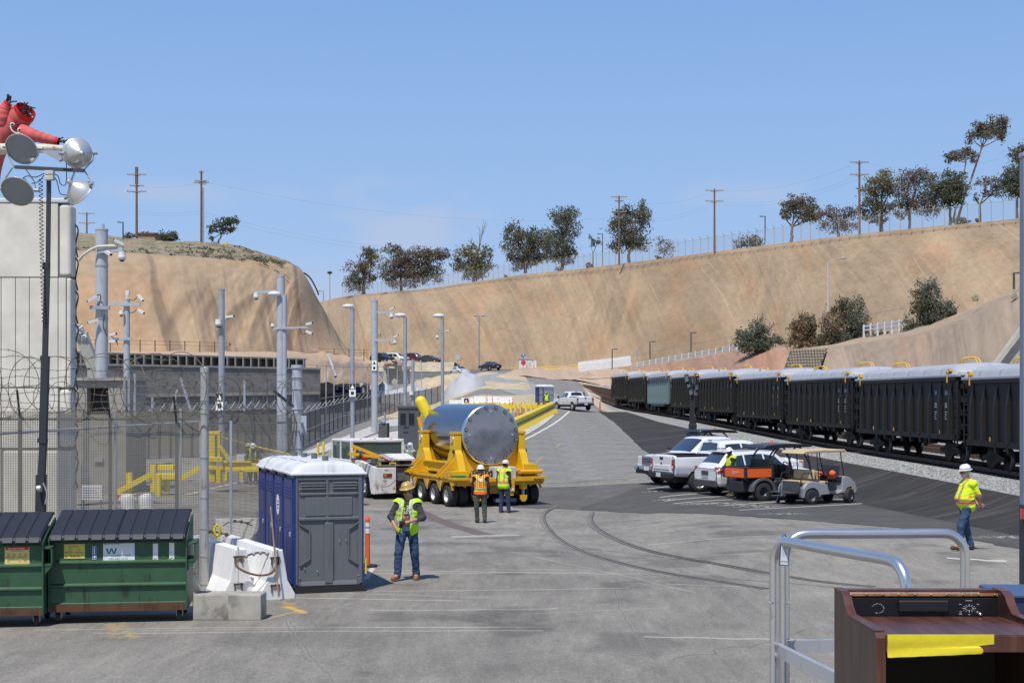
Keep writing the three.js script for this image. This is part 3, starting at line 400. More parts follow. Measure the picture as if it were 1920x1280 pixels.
for (const [px, y0, y1] of [[320,730,772],[358,708,772],[252,700,780],[233,705,780],[241,708,780],[458,712,770],[285,745,775]]) { b = new B(o2);b.bar(P(px, y1,40), P(px + (px === 358 ? -20 : 0) + (px === 320 ? 12 : 0), y0,40),.06);b.bd('post', galv, t2);}
}
// ---------- dumpsters ----------
const dGreen = mat([.034,.098,.046],.5, { map: 'rust' }), dLid = mat([.016,.018,.025],.6, { map: 'scuff' }), dRust = mat([.10,.05,.025],.85, { map: 'rust' });
const stickerY = canvasMat(192,144, (x, w, h)=>{ x.fillStyle = '#d9c65c';x.fillRect(0,0, w, h);x.fillStyle = '#4a4424';x.font = '12px sans-serif';x.fillText('NO HAZARDOUS',44,22);x.fillText('WASTE ACCEPTED',38,36);x.font = 'bold 18px sans-serif';x.fillText('PELIGRO',10,92);x.fillText('PELIGRO',98,92);for (const [a, b] of [[56,58],[140,58]]) { x.beginPath();x.arc(a, b,11,0,7);x.lineWidth = 3;x.strokeStyle = '#4a4424';x.stroke();} x.fillStyle = '#b3a045';for (let i = 0;i < 5;i++) x.fillRect(14 + i*34,106,26,20);x.fillStyle = '#2c4a2c';for (let i = 0;i < 60;i++) x.fillRect(rnd()*w,60 + rnd()*60, rr(1,6), rr(1,3));},.6);
const stickerR = canvasMat(192,144, (x, w, h)=>{ x.fillStyle = '#d9cb78';x.fillRect(0,0, w, h);x.fillStyle = '#c23a2c';x.fillRect(6,0, w - 12,24);x.fillStyle = '#e8dfae';x.font = 'bold 20px sans-serif';x.fillText('DO NOT PARK',24,20);x.fillStyle = '#4a4424';x.font = '12px sans-serif';x.fillText('NO HAZARDOUS',46,38);x.font = 'bold 17px sans-serif';x.fillText('PELIGRO',12,92);x.fillText('PELIGRO',98,92);for (const [a, b] of [[30,66],[74,66],[118,66],[160,66],[30,118],[118,118],[160,118]]) { x.beginPath();x.arc(a, b,10,0,7);x.moveTo(a - 7, b - 7);x.lineTo(a + 7, b + 7);x.lineWidth = 3;x.strokeStyle = '#b3492f';x.stroke();} },.6);
const stickerW = canvasMat(320,192, (x, w, h)=>{ x.fillStyle = '#dfe2e4';x.fillRect(0,0, w, h);x.fillStyle = '#b9bcc4';x.fillRect(0,0, w*.55,14);x.fillStyle = '#1f7d6e';x.font = 'bold 84px sans-serif';x.save();x.translate(26,112);x.scale(1.5,1);x.fillText('W',0,0);x.restore();x.font = 'bold 23px sans-serif';x.fillStyle = '#3a7f78';x.fillText('WASTE MANAGEMENT',38,138);x.font = 'bold 32px serif';x.fillText('949-642-1191',54,176);x.fillStyle = '#1d4a2a';for (let i = 0;i < 26;i++) x.fillRect(rnd() < .5 ? rnd()*20 : w - rnd()*16, rnd()*h, rr(2,8), rr(1,4));},.6);
const stickerB = canvasMat(48,160, (x, w, h)=>{ x.fillStyle = '#31529b';x.fillRect(0,0, w, h);x.fillStyle = '#dfe6f2';x.fillRect(18,12,12,90);x.beginPath();x.moveTo(24,150);x.lineTo(6,116);x.lineTo(42,116);x.fill();x.strokeStyle = '#dfe6f2';x.lineWidth = 4;x.strokeRect(3,3, w - 6, h - 6);},.6);
const stickerS = canvasMat(64,192, (x, w, h)=>{ x.fillStyle = '#e6e6e2';x.fillRect(0,0, w, h);x.fillStyle = '#555';x.font = '22px sans-serif';x.fillText('NO.',12,120);x.fillStyle = '#23562f';for (let i = 0;i < 22;i++) x.fillRect(rnd()*w,150 + rnd()*40, rr(3,14), rr(2,8));},.6);
function dumpster(label, x0, x1, D, stickers) { // local: front face at z = 0, ground at y = 0
const t = thing('dumpster', label, 'dumpster',[(x0 + x1) / 2, G((x0 + x1) / 2, D),-D],.13, 'green dumpsters side by side'), w = x1 - x0, h = w / 2, dp = .98;
let b = new B(); // body: stepped front with two lapped folds
b.prism([[0,.19],[0,.30],[-.012,.31],[-.012,.54],[.028,.555],[.028,.575],[-.014,.60],[-.014,.88],[.026,.895],[.026,.915],[-.02,.94],[-.02,1.20],[.05,1.23],[.05,1.275],[-.15,1.33],[-dp,1.42],[-dp,.19]].map(([z, y])=>[z, y]), w, mtx(0,0,0,0,-Math.PI / 2,0));b.bd('body', dGreen, t);
b = new B();b.box(0,.235,.008, w + .01,.11,.016);b.bd('base_rail', dRust, t);
for (const s of [-1,1]) { b = new B();b.prism([[.02,.19],[.045,1.25],[-.2,1.34],[-.5,1.42],[-dp,1.54],[-dp,.19]],.022, mtx(s*(h + .012),0,0,0,-Math.PI / 2,0));b.bd('end_plate', dGreen, t);
const g = group('lift_sleeve', t);b = new B();const X = s*(h + .085);b.box(X,1.17,-.3,.12,.03,.62).box(X,.92,-.3,.12,.03,.62).box(s*(h + .135),1.045,-.3,.02,.26,.62);b.prism([[0,0],[.12,0],[0,-.14]],.6, mtx(s*(h + .025),.905,-.3,0, s < 0 ? Math.PI : 0,0));b.bd('sleeve', dGreen, g);}
for (let k = 0;k < 2;k++) { // lids, each with raised ribs
const g = group('lid', t), lw = w / 2 - .01, cx = (k ? 1 : -1)*(w / 4), prof = (dz)=>[[.09,1.235 + dz],[.09,1.265 + dz],[.06,1.30 + dz],[-.15,1.375 + dz],[-.5,1.475 + dz],[-dp,1.60 + dz]];
b = new B();b.prism([...prof(.02),...prof(-.01).reverse()], lw, mtx(cx,0,0,0,-Math.PI / 2,0));b.bd('lid_shell', dLid, g);
for (let i = 0;i < 5;i++) { b = new B();const x = cx + (i - 2)*(lw / 5);b.prism([[.096,1.25],[.096,1.285],[.062,1.325],[-.15,1.402],[-.5,1.503],[-dp + .03,1.622],[-dp + .03,1.6],[-.5,1.48],[-.1,1.39]], lw / 5 - .042, mtx(x,0,0,0,-Math.PI / 2,0),.006);b.bd('lid_panel', dLid, g);b = new B();b.box(x,1.272,.104, lw / 5 - .05,.03,.008,-.35);b.bd('lid_tab', mat([.10,.105,.12],.7, { map: 'scuff' }), g);}
}
b = new B();b.cyl([-h,1.6,-dp - .02],[h,1.6,-dp - .02],.02);b.bd('hinge_rod', dRust, t);
for (const [sx, sz] of [[-1,-.13],[1,-.13],[-1,-.95],[1,-.95]]) { const g = group('caster', t);b = new B();const x = sx*(h - .1);b.cyl([x - .03,.09, sz],[x + .03,.09, sz],.09,.09,18);b.bd('wheel', rubber, g);b = new B();b.box(x - .045,.14, sz,.012,.12,.08,.3).box(x + .045,.14, sz,.012,.12,.08,.3).box(x,.2, sz,.14,.03,.14);b.cyl([x - .035,.09, sz],[x + .035,.09, sz],.035,.035,10);b.bd('fork', galv, g);}
for (const [m, cx, cy, sw, sh] of stickers) decal(t, 'sticker', m, sw, sh, mtx(cx, cy,-.014));
return t;
}
{
const d = (x)=>(x - CX)*21.5 / F, a = d(97), c = d(345), mid = (a + c) / 2;const at2 = (x, y)=>[d(x) - mid,1.07 + (1029 - y) / 125.6];
dumpster('green dumpster with white and yellow stickers, right of the two, black ribbed lids closed', a, c,21.5,[[stickerY,...at2(141,1028),.30,.215],[stickerB,...at2(177,1031),.06,.2],[stickerW,...at2(222,1031),.46,.27],[stickerS,...at2(289,1031),.075,.25],[stickerS,...at2(319,1030),.075,.25]]);
const e = (x)=>(x - CX)*21.0 / F;dumpster('green dumpster with one yellow no-parking sticker, cut off by the edge', e(-170), e(74),21.0,[[stickerR, e(28) - (e(-170) + e(74)) / 2,1.06,.35,.25]]);
}
// ---------- concrete block, barriers, cable loop, stick ----------
{ const b0 = at(428,21.75), t = new B(b0);t.rbox(b0.x - .02, b0.y + .19, b0.z - .2,1.05,.40,.42,.025,0,-.03);tag(t.bd('concrete_block', mat([.42,.40,.35],.95, { map: 'grime', bump: .012 })), 'weathered grey concrete kerb block on the ground right of the dumpsters', 'concrete block');}
const jersey = [[-.30,0],[.30,0],[.30,.07],[.17,.30],[.085,.81],[-.085,.81],[-.17,.30],[-.30,.07]];
function kRail(label, p, turn, L, white = true, group = 'white concrete barriers', cat = 'barrier') { // local: long axis along -z from the near end
const t = thing('concrete_barrier', label, cat, p, turn, group);let b = new B();b.prism(jersey, L, mtx(0,0,-L / 2),.015);b.bd('body', white ? mat([.84,.84,.82],.7, { map: 'weather' }) : concrete, t);
b = new B();b.cyl([-.04,.12,.0],[-.04,.86,.0],.02,.02,8);b.bd('steel_pin', mat([.6,.58,.54],.6, { map: 'rust' }), t);for (const y of [.24,.7]) { b = new B();b.box(-.04, y,.02,.16,.025,.05).cyl([-.1, y - .12,.03],[-.1, y,.03],.012).cyl([.02, y - .12,.03],[.02, y,.03],.012);b.bd('bracket', dRust, t);} return t;
}
kRail('white concrete barrier end beside the blue toilets with the cable loop in front', at(519,24.1),.47,3.05);
kRail('white concrete barrier between the fence post and the cable loop', at(450,24.3),.50,3.0);
kRail('white concrete barrier showing just behind the thick fence post', at(374,25.9),.50,3.0);
kRail('white concrete barrier lying across behind the mesh fence near the yellow link', at(405,31.5),-1.35,3.0);
{
const D = 24.1, o = P(480,1057, D), t = thing('cable_loop', 'rusty steel cable loop with clamps hung between the white barriers', 'cable', o), c = (a, k = 1)=>P(480 + 37*k*Math.cos(a),1057 + 20*k*Math.sin(a) + 3*Math.sin(2*a), D - .04 - .1*Math.sin(a));
for (const k of [1,1.06]) { const b = new B(o);b.tube([...Array(20)].map((_, i)=>c(i / 20*2*Math.PI, k)),.013,60,6, true);b.bd('cable', mat([.14,.085,.05],.8, { map: 'rust' }), t);}
for (const a of [-2.1,-1.7,-1.35,-1.0]) { const b = new B(o), p = c(a);b.sph(p.x, p.y, p.z,.036,1,1.1,.8,8);b.bd('clamp', galv, t);}
const b2 = new B();const p = P(507,950,24.0), q = P(522,1119,23.9);b2.o = q.clone();b2.cyl(p, q,.014,.014,10);tag(b2.bd('wooden_pole', mat([.42,.30,.2],.7, { map: 'wood' })), 'thin wooden pole leaning on the white barrier beside the toilets', 'pole');
const lk = P(407,994,26.4), b3 = new B(lk);b3.tube([...Array(14)].map((_, i)=>{ const a = i / 14*2*Math.PI;return P(407 + 5*Math.cos(a)*(Math.abs(Math.cos(a)) > .5 ? 1.1 : 1),994 + 10*Math.sin(a),26.4 - .02);}),.022,40,8, true);b3.cyl(P(405,1003,26.4), P(405,1030,26.4),.01);tag(b3.bd('lifting_ring', yellow), 'yellow steel lifting ring on the barrier beside the thick fence post', 'lifting ring');
const b4 = new B(P(400,997,26.6));b4.tube([P(386,996,26.2), P(398,996,26.4), P(412,999,26.6), P(430,1004,26.6)],.014,30,5).tube([P(418,985,31), P(432,978,31), P(455,979,31), P(474,986,31)],.014,30,5);for (const [x, y, d] of [[392,996,26.2],[400,997,26.4],[412,999,26.5],[424,1002,26.5],[440,977,30.9],[452,978,30.9],[464,981,30.9]]) { const p = P(x, y, d);b4.sph(p.x, p.y, p.z,.04,1,1,1,8);} tag(b4.bd('anchor_cable', mat([.16,.11,.07],.8, { map: 'rust' })), 'rusty anchor cable with clamps strung along the barriers behind the fence', 'cable');
}
// ---------- portable toilets ----------
const tGrey = mat([.135,.145,.155],.55, { map: 'weather' }), tBlue = mat([.012,.03,.20],.5, { map: 'weather' }), tWhite = mat([.68,.69,.70],.5, { map: 'weather' });
function toilet(p, turn, label, logo, shell = tGrey) { // local: door faces -x, long row along -z;near side wall is the +z face
const t = thing('portable_toilet', label, 'portable toilet', p, turn, 'row of blue portable toilets'), w = 1.16, H = 2.12;let b;
b = new B();b.box(0,.06,0, w + .08,.12, w + .06);b.bd('skid', mat([.015,.015,.016],.7), t);
b = new B();b.rbox(0, H / 2 + .06,0, w - .04, H - .1, w - .04,.03);b.bd('shell', shell, t);
for (const s of [1,-1]) { // side walls with moulded ribs
const g = group('side_wall', t), Z = s*(w / 2);const f = (x, y, ww, hh, d = .03, r = .012)=>{ const q = new B();q.rbox(x, y, Z - s*.012, ww, hh, d, r);return q;};
f(-.03,1.16,.05,2.0).box(.53,1.16, Z - s*.01,.06,2.0,.03).box(-.545,1.16, Z - s*.01,.03,2.0,.03).bd('rib', shell, g);b = new B();
for (let k = 0;k < 3;k++) for (const c of [-1,1]) { b.rbox(c*.27,1.99 - k*.052, Z + s*.006,.42,.018,.03,.006, s*.5);} b.bd('louvre', shell, g);
f(0,2.07,1.06,.06).rbox(0,1.79, Z - s*.01,1.0,.05,.034,.014).rbox(0,1.34, Z - s*.006,1.02,.06,.044,.016).rbox(0,1.56, Z - s*.012,.80,.34,.026,.01).box(0,.16, Z - s*.012,1.04,.05,.03).bd('moulding', shell, g);
b = new B();for (const c of [-1,1]) { b.bar([c*.50,1.26, Z],[c*.33,1.14, Z],.03,.022).bar([c*.33,1.14, Z],[c*.33,.62, Z],.026,.02).bar([c*.33,.62, Z],[c*.5,.5, Z],.03,.022);b.rbox(c*.27,.17, Z + s*.002,.42,.09,.03,.014, s*-.3);} b.rbox(0,.72, Z - s*.004,.15,1.1,.034,.014);b.bd('rib', shell, g);
b = new B();for (const [x, y] of [[.17,.94],[.29,.95],[-.42,.46],[-.2,.4],[-.5,1.9],[-.5,.3],[.5,.3]]) b.cyl([x, y, Z],[x, y, Z + s*.015],.012,.012,6);b.bd('bolt', galv, g);
}
{ const g = group('door', t), X = -w / 2;b = new B();b.rbox(X - .005,1.1,0,.05,1.9,.96,.02);b.bd('door_leaf', tBlue, g);b = new B();for (let k = 0;k < 4;k++) b.rbox(X - .03,1.92 - k*.065,0,.04,.03,.8,.01);b.bd('louvre', tBlue, g);b = new B();b.rbox(X - .022,1.45,0,.03,.5,.72,.012).rbox(X - .022,.62,-.22,.03,.9,.2,.02).rbox(X - .022,.62,.22,.03,.9,.2,.02);b.bd('door_panel', mat([.03,.045,.12],.5), g);b = new B();b.rbox(X - .045,1.05,.36,.03,.09,.03,.01);b.bd('handle', galv, g);if (logo) decal(g, 'logo', logo,.42,.42, mtx(X - .04,1.5,0,0,-Math.PI / 2,0));}
for (const [sx, sz] of [[-1,-1],[-1,1],[1,-1],[1,1]]) { b = new B();b.rbox(sx*(w / 2 - .004),1.12, sz*(w / 2 - .022),.04,2.06,.035,.012);b.bd('corner_post', sx < 0 ? tBlue : mat([.03,.045,.16],.5), t);}
{ const g = group('roof', t), hx = w / 2 + .07;b = new B();const prof = [[-hx,2.13],[-hx,2.17],[-hx + .1,2.25],[-hx + .24,2.33],[0,2.36],[hx - .24,2.34],[hx - .1,2.26],[hx,2.17],[hx,2.13]];b.rbox(0,2.15,0, hx*2,.05, w + .06,.02);b.bd('roof_rim', tWhite, g);const rm = tWhite.clone();rm.side = THREE.DoubleSide;surf('roof_shell',28,28, (a, c)=>{ const u = (a - .5)*2, q = (c - .5)*2;return new V3(u*(hx - .02),2.165 + .2*Math.pow(Math.max(0, (1 - Math.pow(Math.abs(u),4))*(1 - Math.pow(Math.abs(q),12))),.6), q*(w / 2 + .01));}, rm, null, null, g);b = new B();for (const c of [-.35,-.1,.15,.4]) b.box(c,2.365,0,.02,.012, w*.75);b.bd('rib', tWhite, g);b = new B();b.cyl([.05,2.3,-.1],[.05,2.45,-.1],.055,.055,14);b.bd('vent_pipe', tGrey, g);}
return t;
}
const roundLogo = canvasMat(128,128, (x)=>{ x.clearRect(0,0,128,128);x.fillStyle = '#e9ecf2';x.beginPath();x.arc(64,64,62,0,7);x.fill();x.fillStyle = '#5a6b96';x.fillRect(26,42,76,9);x.fillRect(18,60,92,12);x.fillRect(30,82,68,8);},.5, { transparent: true, alphaTest: .5 });
{
const th = .30, c0 = at(606,25.5), d = [-Math.sin(th),-Math.cos(th)], lab = ['blue and grey portable toilet nearest the worker, grey side wall fully in view', 'blue portable toilet with a round white logo on its door', 'blue portable toilet third in the row from the grey side wall', 'blue portable toilet at the far end of the row beside the mesh fence'];
for (let i = 0;i < 4;i++) { const x = c0.x + d[0]*1.2*i, z = c0.z + d[1]*1.2*i;toilet([x, G(x,-z), z], th, lab[i], i === 1 ? roundLogo : null).scale.set(1.03,.955,1);}
}
// ---------- orange delineator ----------
function delineator(p, label, h = 1.07, grp = 'orange delineator posts') { const t = thing('delineator', label, 'delineator', p, rr(0,3), grp);let b = new B();b.lathe([[.055,.05],[.05,.3],[.042, h - .12],[.05, h - .1],[.035, h - .06],[.02, h - .04],[.018, h],[.001, h]],14);b.bd('post', orange, t);b = new B();b.lathe([[.052, h - .38],[.051, h - .28]],14).lathe([[.05, h - .25],[.049, h - .16]],14);b.bd('reflective_band', mat([.75,.75,.75],.35), t);b = new B();b.prism([...Array(8)].map((_, i)=>[Math.cos(i*.785 + .39)*.2, Math.sin(i*.785 + .39)*.2]),.05, mtx(0,.025,0, Math.PI / 2,0,0));b.bd('base', rubber, t);return t;}
const del0 = delineator(at(689,29.3), 'tall orange delineator post with white bands beside the grey toilet wall');
{ const b = new B(at(685,25.2));b.cyl(P(685.5,1046,25.2), P(685.5,1075,25.2),.022,.022,10);tag(b.bd('marker_stake', yellow), 'short yellow stake standing against the toilet skid corner', 'stake');}
// ---------- grey retaining wall with a row of cells on top ----------
{
const t = pth('retaining_wall', 'long dark grey concrete wall with open cells along its top below the left hill', 'wall',370,104), o = t.position, A = at(100,96), C = at(596,111), m = mat([.22,.213,.20],.9, { map: 'grime' }), lt = mat([.36,.34,.30],.9, { map: 'mottle' });
const yT = 5.75;let b = new B(o);b.bar([A.x, (yT - 1) / 2, A.z],[C.x, (yT - 1) / 2, C.z],.6, yT + 1);b.bd('wall_slab', m, t);
b = new B(o);b.bar([A.x,3.55, A.z + .25],[C.x,3.9, C.z + .25],.5,.22);b.bd('ledge', lt, t);b = new B(o);b.bar([A.x, yT + .02, A.z],[C.x, yT + .02, C.z],.75,.14);b.bd('coping', lt, t);
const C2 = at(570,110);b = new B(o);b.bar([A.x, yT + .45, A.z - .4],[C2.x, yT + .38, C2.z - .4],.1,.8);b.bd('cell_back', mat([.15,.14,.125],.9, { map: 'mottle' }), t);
b = new B(o);b.bar([A.x, yT + .82, A.z - .1],[C2.x, yT + .72, C2.z - .1],.5,.12);b.bd('cell_cap', mat([.22,.215,.205],.9, { map: 'mottle' }), t);
for (let i = 0;i <= 30;i++) { const f = i / 30, p = A.clone().lerp(C2, f);b = new B(o);b.box(p.x, yT + .42, p.z + .1,.1,.72,.5);b.bd('cell_post', mat([.25,.24,.215],.9, { map: 'mottle' }), t);}
}
{ // low grey plant building with dark opening, behind the fence
const D = 56, t = pth('plant_building', 'low grey concrete plant building with a black opening behind the razor wire', 'building',190, D), m = mat([.34,.325,.29],.9, { map: 'mottle' });let b = nB(t);pbox(b,140,712,162,985, D,3);pbox(b,202,712,236,985, D,3);pbox(b,162,712,202,727, D,3);pbox(b,162,777,202,985, D,3);b.bd('wall', m, t);
b = nB(t);pbox(b,161,727,203,778, D + .6,.2);b.bd('opening', black, t);b = nB(t);pbox(b,138,707,240,713, D - .15,3.3);b.bd('roof_edge', concrete, t);
b = nB(t);pbox(b,175,858,192,866, D - .1,.1);b.bd('wall_lamp', galv, t);
}
{ // ducts bundle on top
const D = 66, o = P(158,640, D), t = thing('duct_stack', 'bundle of crumpled white duct on a tilted grey chute beside the building', 'duct', at(160, D));let b = nB(t);for (let i = 0;i < 26;i++) { const x = rr(143,162), y = rr(610,634);b.tube([P(x, y, D - rr(0,.3)), P(x + rr(-5,5), y - rr(2,7), D - .4), P(x + rr(-6,6), y + rr(0,6), D - rr(0,.3))],.06,8,6);} b.bd('duct', mat([.75,.76,.76],.35, { map: 'mottle' }), t);
b = nB(t);b.bar(P(152,628, D), P(176,690, D),.5,.5).bar(P(176,690, D), at(180, D),.5,.5);b.bd('chute', mat([.42,.42,.36],.5, { metal: .2, map: 'weather' }), t);
}
// ---------- camera masts and lamp posts ----------
const camWhite = mat([.66,.66,.64],.45), camDark = mat([.05,.05,.055],.5);
const signM = (blackFirst)=>canvasMat(64,128, (x)=>{ x.fillStyle = '#efefec';x.fillRect(0,0,64,128);x.fillStyle = '#1d1f22';if (blackFirst) { x.fillRect(2,2,60,60);x.fillStyle = '#f2f2f0';} x.beginPath();x.moveTo(32,10);x.lineTo(54,52);x.lineTo(10,52);x.fill();x.fillStyle = '#1d1f22';x.fillRect(16,78,32,34);},.6);
const sgA = signM(true), sgB = signM(false);
function fixedCam(t, x, y, D, dir) { const g = group('security_camera', t), b = nB(t), c = P(x, y, D), d = v(dir).normalize();b.bar(c, c.clone().addScaledVector(d,.42),.12,.11);b.bd('housing', camWhite, g);const k = nB(t);k.bar(c.clone().addScaledVector(d,.42), c.clone().addScaledVector(d,.45),.1,.09);k.bd('lens', camDark, g);}
function domeCam(t, x, y, D, r = .16) { const g = group('dome_camera', t), b = nB(t), c = P(x, y, D);b.sph(c.x, c.y, c.z, r,1,1,1,14).cyl([c.x, c.y, c.z],[c.x, c.y + r*1.3, c.z], r*.95, r*.8,14);b.bd('housing', camWhite, g);const k = nB(t);k.sph(c.x, c.y - r*.35, c.z, r*.8,1,1,1,12);k.bd('dome_glass', camDark, g);}
function mast(px, top, w, D, label, extra, name = 'camera_mast', cat = 'camera mast', m = galvPaint) { const t = pth(name, label, cat, px, D), r = w*D / F / 2, o = t.position;let b = new B(o);b.cyl(at(px, D,-.05), P(px, top, D), r, r,22);b.cyl(P(px, top + 2, D), P(px, top - .5, D), r*1.06, r*1.06,22);b.bd('pole', m, t);extra && extra(t, o, D, (x, y, d = 0)=>P(x, y, D + d));return t;}
mast(190,430,23,60, 'thickest pale grey camera mast, nearest the concrete building', (t, o, D, q)=>{
let b = new B(o);b.cyl(q(193,430), q(193,420),.05,.05,8);b.bd('finial', galv, t);b = new B(o);b.tube([q(147,488,-.3), q(158,476,-.4), q(182,463,-.4), q(219,461,-.4)],.06,24,8);b.bd('curved_arm', mat([.62,.6,.52],.6, { map: 'weather' }), t);
b = new B(o);b.bar(q(182,471,-.3), q(229,467,-.35),.12,.17).cyl(q(229,478,-.35), q(229,452,-.35),.04);b.bd('bracket_arm', galvPaint, t);fixedCam(t,231,459, D - .35,[-.55,.3,.2]);fixedCam(t,198,472, D - .4,[.5,-.25,.5]);domeCam(t,228,482, D - .35,.17);
b = new B(o);b.bar(q(168,576,-.35), q(205,577,-.35),.15,.15);b.bd('bracket_arm', galv, t);fixedCam(t,180,554, D - .4,[-.75,-.55,.3]);fixedCam(t,183,634 - 40 + 5, D - .4,[-.8,-.3,.3]);
b = new B(o);b.tube([q(180,554,-.4), q(187,552,-.4), q(188,560,-.4), q(184,572,-.4)],.022,14,5);b.bd('cable', camDark, t);b = new B(o);b.tube([q(195,590,-.3), q(193,612,-.3), q(200,630,-.3)],.022,14,5);b.bd('cable', camDark, t);b = new B(o);for (const y of [497,577,596]) b.cyl(q(190, y), q(190, y + 2.5),.275,.275,22);b.bd('clamp_band', galv, t);
b = new B(o);pbox(b,163,728,199,775, D - .5,.3);b.bd('black_panel', black, t);
});
mast(237,561,12,72, 'slim grey camera mast linked by brackets to the thick mast', (t, o, D, q)=>{
let b = new B(o);b.bar(q(206,570,-.2), q(262,571,-.2),.14,.16);b.bd('bracket_arm', galvPaint, t);b = new B(o);b.bar(q(204,636,-.2), q(246,635,-.2),.1,.12);b.bd('bracket_arm', galvPaint, t);b = new B(o);pbox(b,234,545,241,554, D,.2,.02);b.cyl(q(237.5,554), q(237.5,562),.04);b.bd('sensor', camWhite, t);
fixedCam(t,258,553, D - .2,[.6,-.6,.3]);fixedCam(t,258,580, D - .2,[.6,-.35,.3]);domeCam(t,227,588, D - .3,.13);fixedCam(t,205,628, D - .2,[.6,.1,.3]);fixedCam(t,205,640, D - .2,[.6,0,.3]);
b = new B(o);b.tube([q(243,561,-.2), q(250,563,-.2), q(258,555,-.2)],.02,12,5);b.bd('cable', camDark, t);b = new B(o);b.tube([q(243,586,-.2), q(250,585,-.2), q(258,578,-.2)],.02,12,5);b.bd('cable', camDark, t);b = new B(o);b.tube([q(208,630,-.2), q(218,640,-.2), q(220,648,-.2)],.02,12,5);b.bd('cable', camDark, t);
});
mast(415,542,11.5,70, 'dark grey pole with a dome camera and a black and white triangle sign', (t, o, D, q)=>{ domeCam(t,409,607, D - .25,.17);fixedCam(t,423,594, D - .2,[.65,.05,.2]);let b = new B(o);b.tube([q(421,598,-.1), q(428,598,-.2), q(430,591,-.2)],.03,12,5);b.bd('bracket', galv, t);b = new B(o);b.cyl(q(415,542), q(415,520),.012,.008,5);b.bd('whip_aerial', galv, t);const g = group('sign_plate', t);const c = q(411,753,-.32);b = new B(o);b.box(c.x, c.y, c.z - .02,15*D / F,33*D / F,.03);b.bd('plate', camDark, g);decal(g, 'sign_face', sgA,14*D / F,32*D / F, mtx(c.x - o.x, c.y - o.y, c.z - o.z + .005));}, 'camera_mast', 'camera mast', galv);
mast(526,517,15,78, 'tall grey double mast with a lamp head and cameras above the wall end', (t, o, D, q)=>{ let b = new B(o);b.cyl(at(532, D), q(532,552),.16,.16,14);b.bd('second_pole', galvPaint, t);b = new B(o);b.bar(q(477,548,-.2), q(519,546,-.2),.14,.14);b.bd('bracket_arm', galvPaint, t);domeCam(t,480,556, D - .2,.16);b = new B(o);const c = q(514,551,-.3);b.sph(c.x, c.y, c.z,.36,1,.42,.6,16);b.bd('lamp_head', mat([.62,.63,.62],.4), t);b = new B(o);b.bar(q(510,616,-.2), q(578,613,-.2),.1,.1);b.bd('bracket_arm', galvPaint, t);fixedCam(t,574,608, D - .2,[.5,.1,.3]);fixedCam(t,574,621, D - .2,[.5,-.2,.3]);domeCam(t,511,611, D - .2,.11);b = new B(o);b.tube([q(560,613,-.2), q(566,626,-.2), q(574,624,-.2)],.02,12,5);b.bd('cable', camDark, t);b = new B(o);b.cyl(q(526,517), q(526,511),.05,.03,8);b.bd('finial', galv, t);});
mast(702,563,12,108, 'grey mast with two camera brackets and small triangle sign, nearest the fence corner', (t, o, D, q)=>{ let b = new B(o);b.bar(q(706,585,-.2), q(736,586,-.2),.13,.15);b.bd('bracket_arm', galvPaint, t);b = new B(o);b.bar(q(702,638,-.2), q(741,637,-.2),.13,.15);b.bd('bracket_arm', galvPaint, t);fixedCam(t,731,580, D - .2,[.5,.2,.3]);domeCam(t,734,593, D - .2,.17);fixedCam(t,738,632, D - .2,[.5,.2,.3]);domeCam(t,740,642, D - .2,.13);b = new B(o);b.tube([q(730,640,-.2), q(732,646,-.2), q(740,645,-.2)],.02,10,5);b.bd('cable', camDark, t);b = new B(o);b.tube([q(712,632,-.2), q(714,626,-.2), q(708,630,-.2)],.02,10,5);b.bd('cable', camDark, t);const g = group('sign_plate', t), c = q(701.5,685,-.3);b = new B(o);b.box(c.x, c.y, c.z - .02,9*D / F,20*D / F,.03);b.bd('plate', camDark, g);decal(g, 'sign_face', sgB,8.6*D / F,19.4*D / F, mtx(c.x - o.x, c.y - o.y, c.z - o.z + .005));b = new B(o);b.cyl(q(702,563), q(702,557),.07,.04,8);b.bd('finial', galv, t);});
function lampPost(px, top, w, D, label, hx, extra) { return mast(px, top, w, D, label, (t, o, D2, q)=>{ const k = D / 100;let b = new B(o);const c = q(px + hx, top - 4);b.sph(c.x, c.y, c.z,.42*k,1,.38,.55,16).cyl(q(px, top + 1), q(px, top - 5),.07);b.bd('lamp_head', mat([.6,.62,.6],.4), t);extra && extra(t, o, D, q);}, 'lamp_post', 'lamp post', galv);}
lampPost(660.5,578,8,92, 'grey lamp post with a triangle and square sign beside the perimeter fence',-8, (t, o, D, q)=>{ const g = group('sign_plate', t), c = q(660.5,731,-.3);let b = new B(o);b.box(c.x, c.y, c.z - .02,12.4*D / F,25*D / F,.03);b.bd('plate', camDark, g);decal(g, 'sign_face', sgA,12*D / F,24.4*D / F, mtx(c.x - o.x, c.y - o.y, c.z - o.z + .005));});
lampPost(759.5,595,7,118, 'plain grey lamp post between the signed mast and the soil mound',-9);
lampPost(829.5,596,6.4,130, 'grey lamp post with small cameras, rightmost along the perimeter fence',-7, (t, o, D, q)=>{ let b = new B(o);b.bar(q(824,623,-.1), q(840,622,-.1),.1,.1);b.bd('bracket', galv, t);fixedCam(t,836,621, D - .2,[.5,.1,.3]);domeCam(t,820,632, D - .2,.15);});
mast(774,674,6,125, 'short grey pole standing in front of the soil mound', (t, o, D, q)=>domeCam(t,771,739, D - .2,.2), 'short_pole', 'pole', galv);

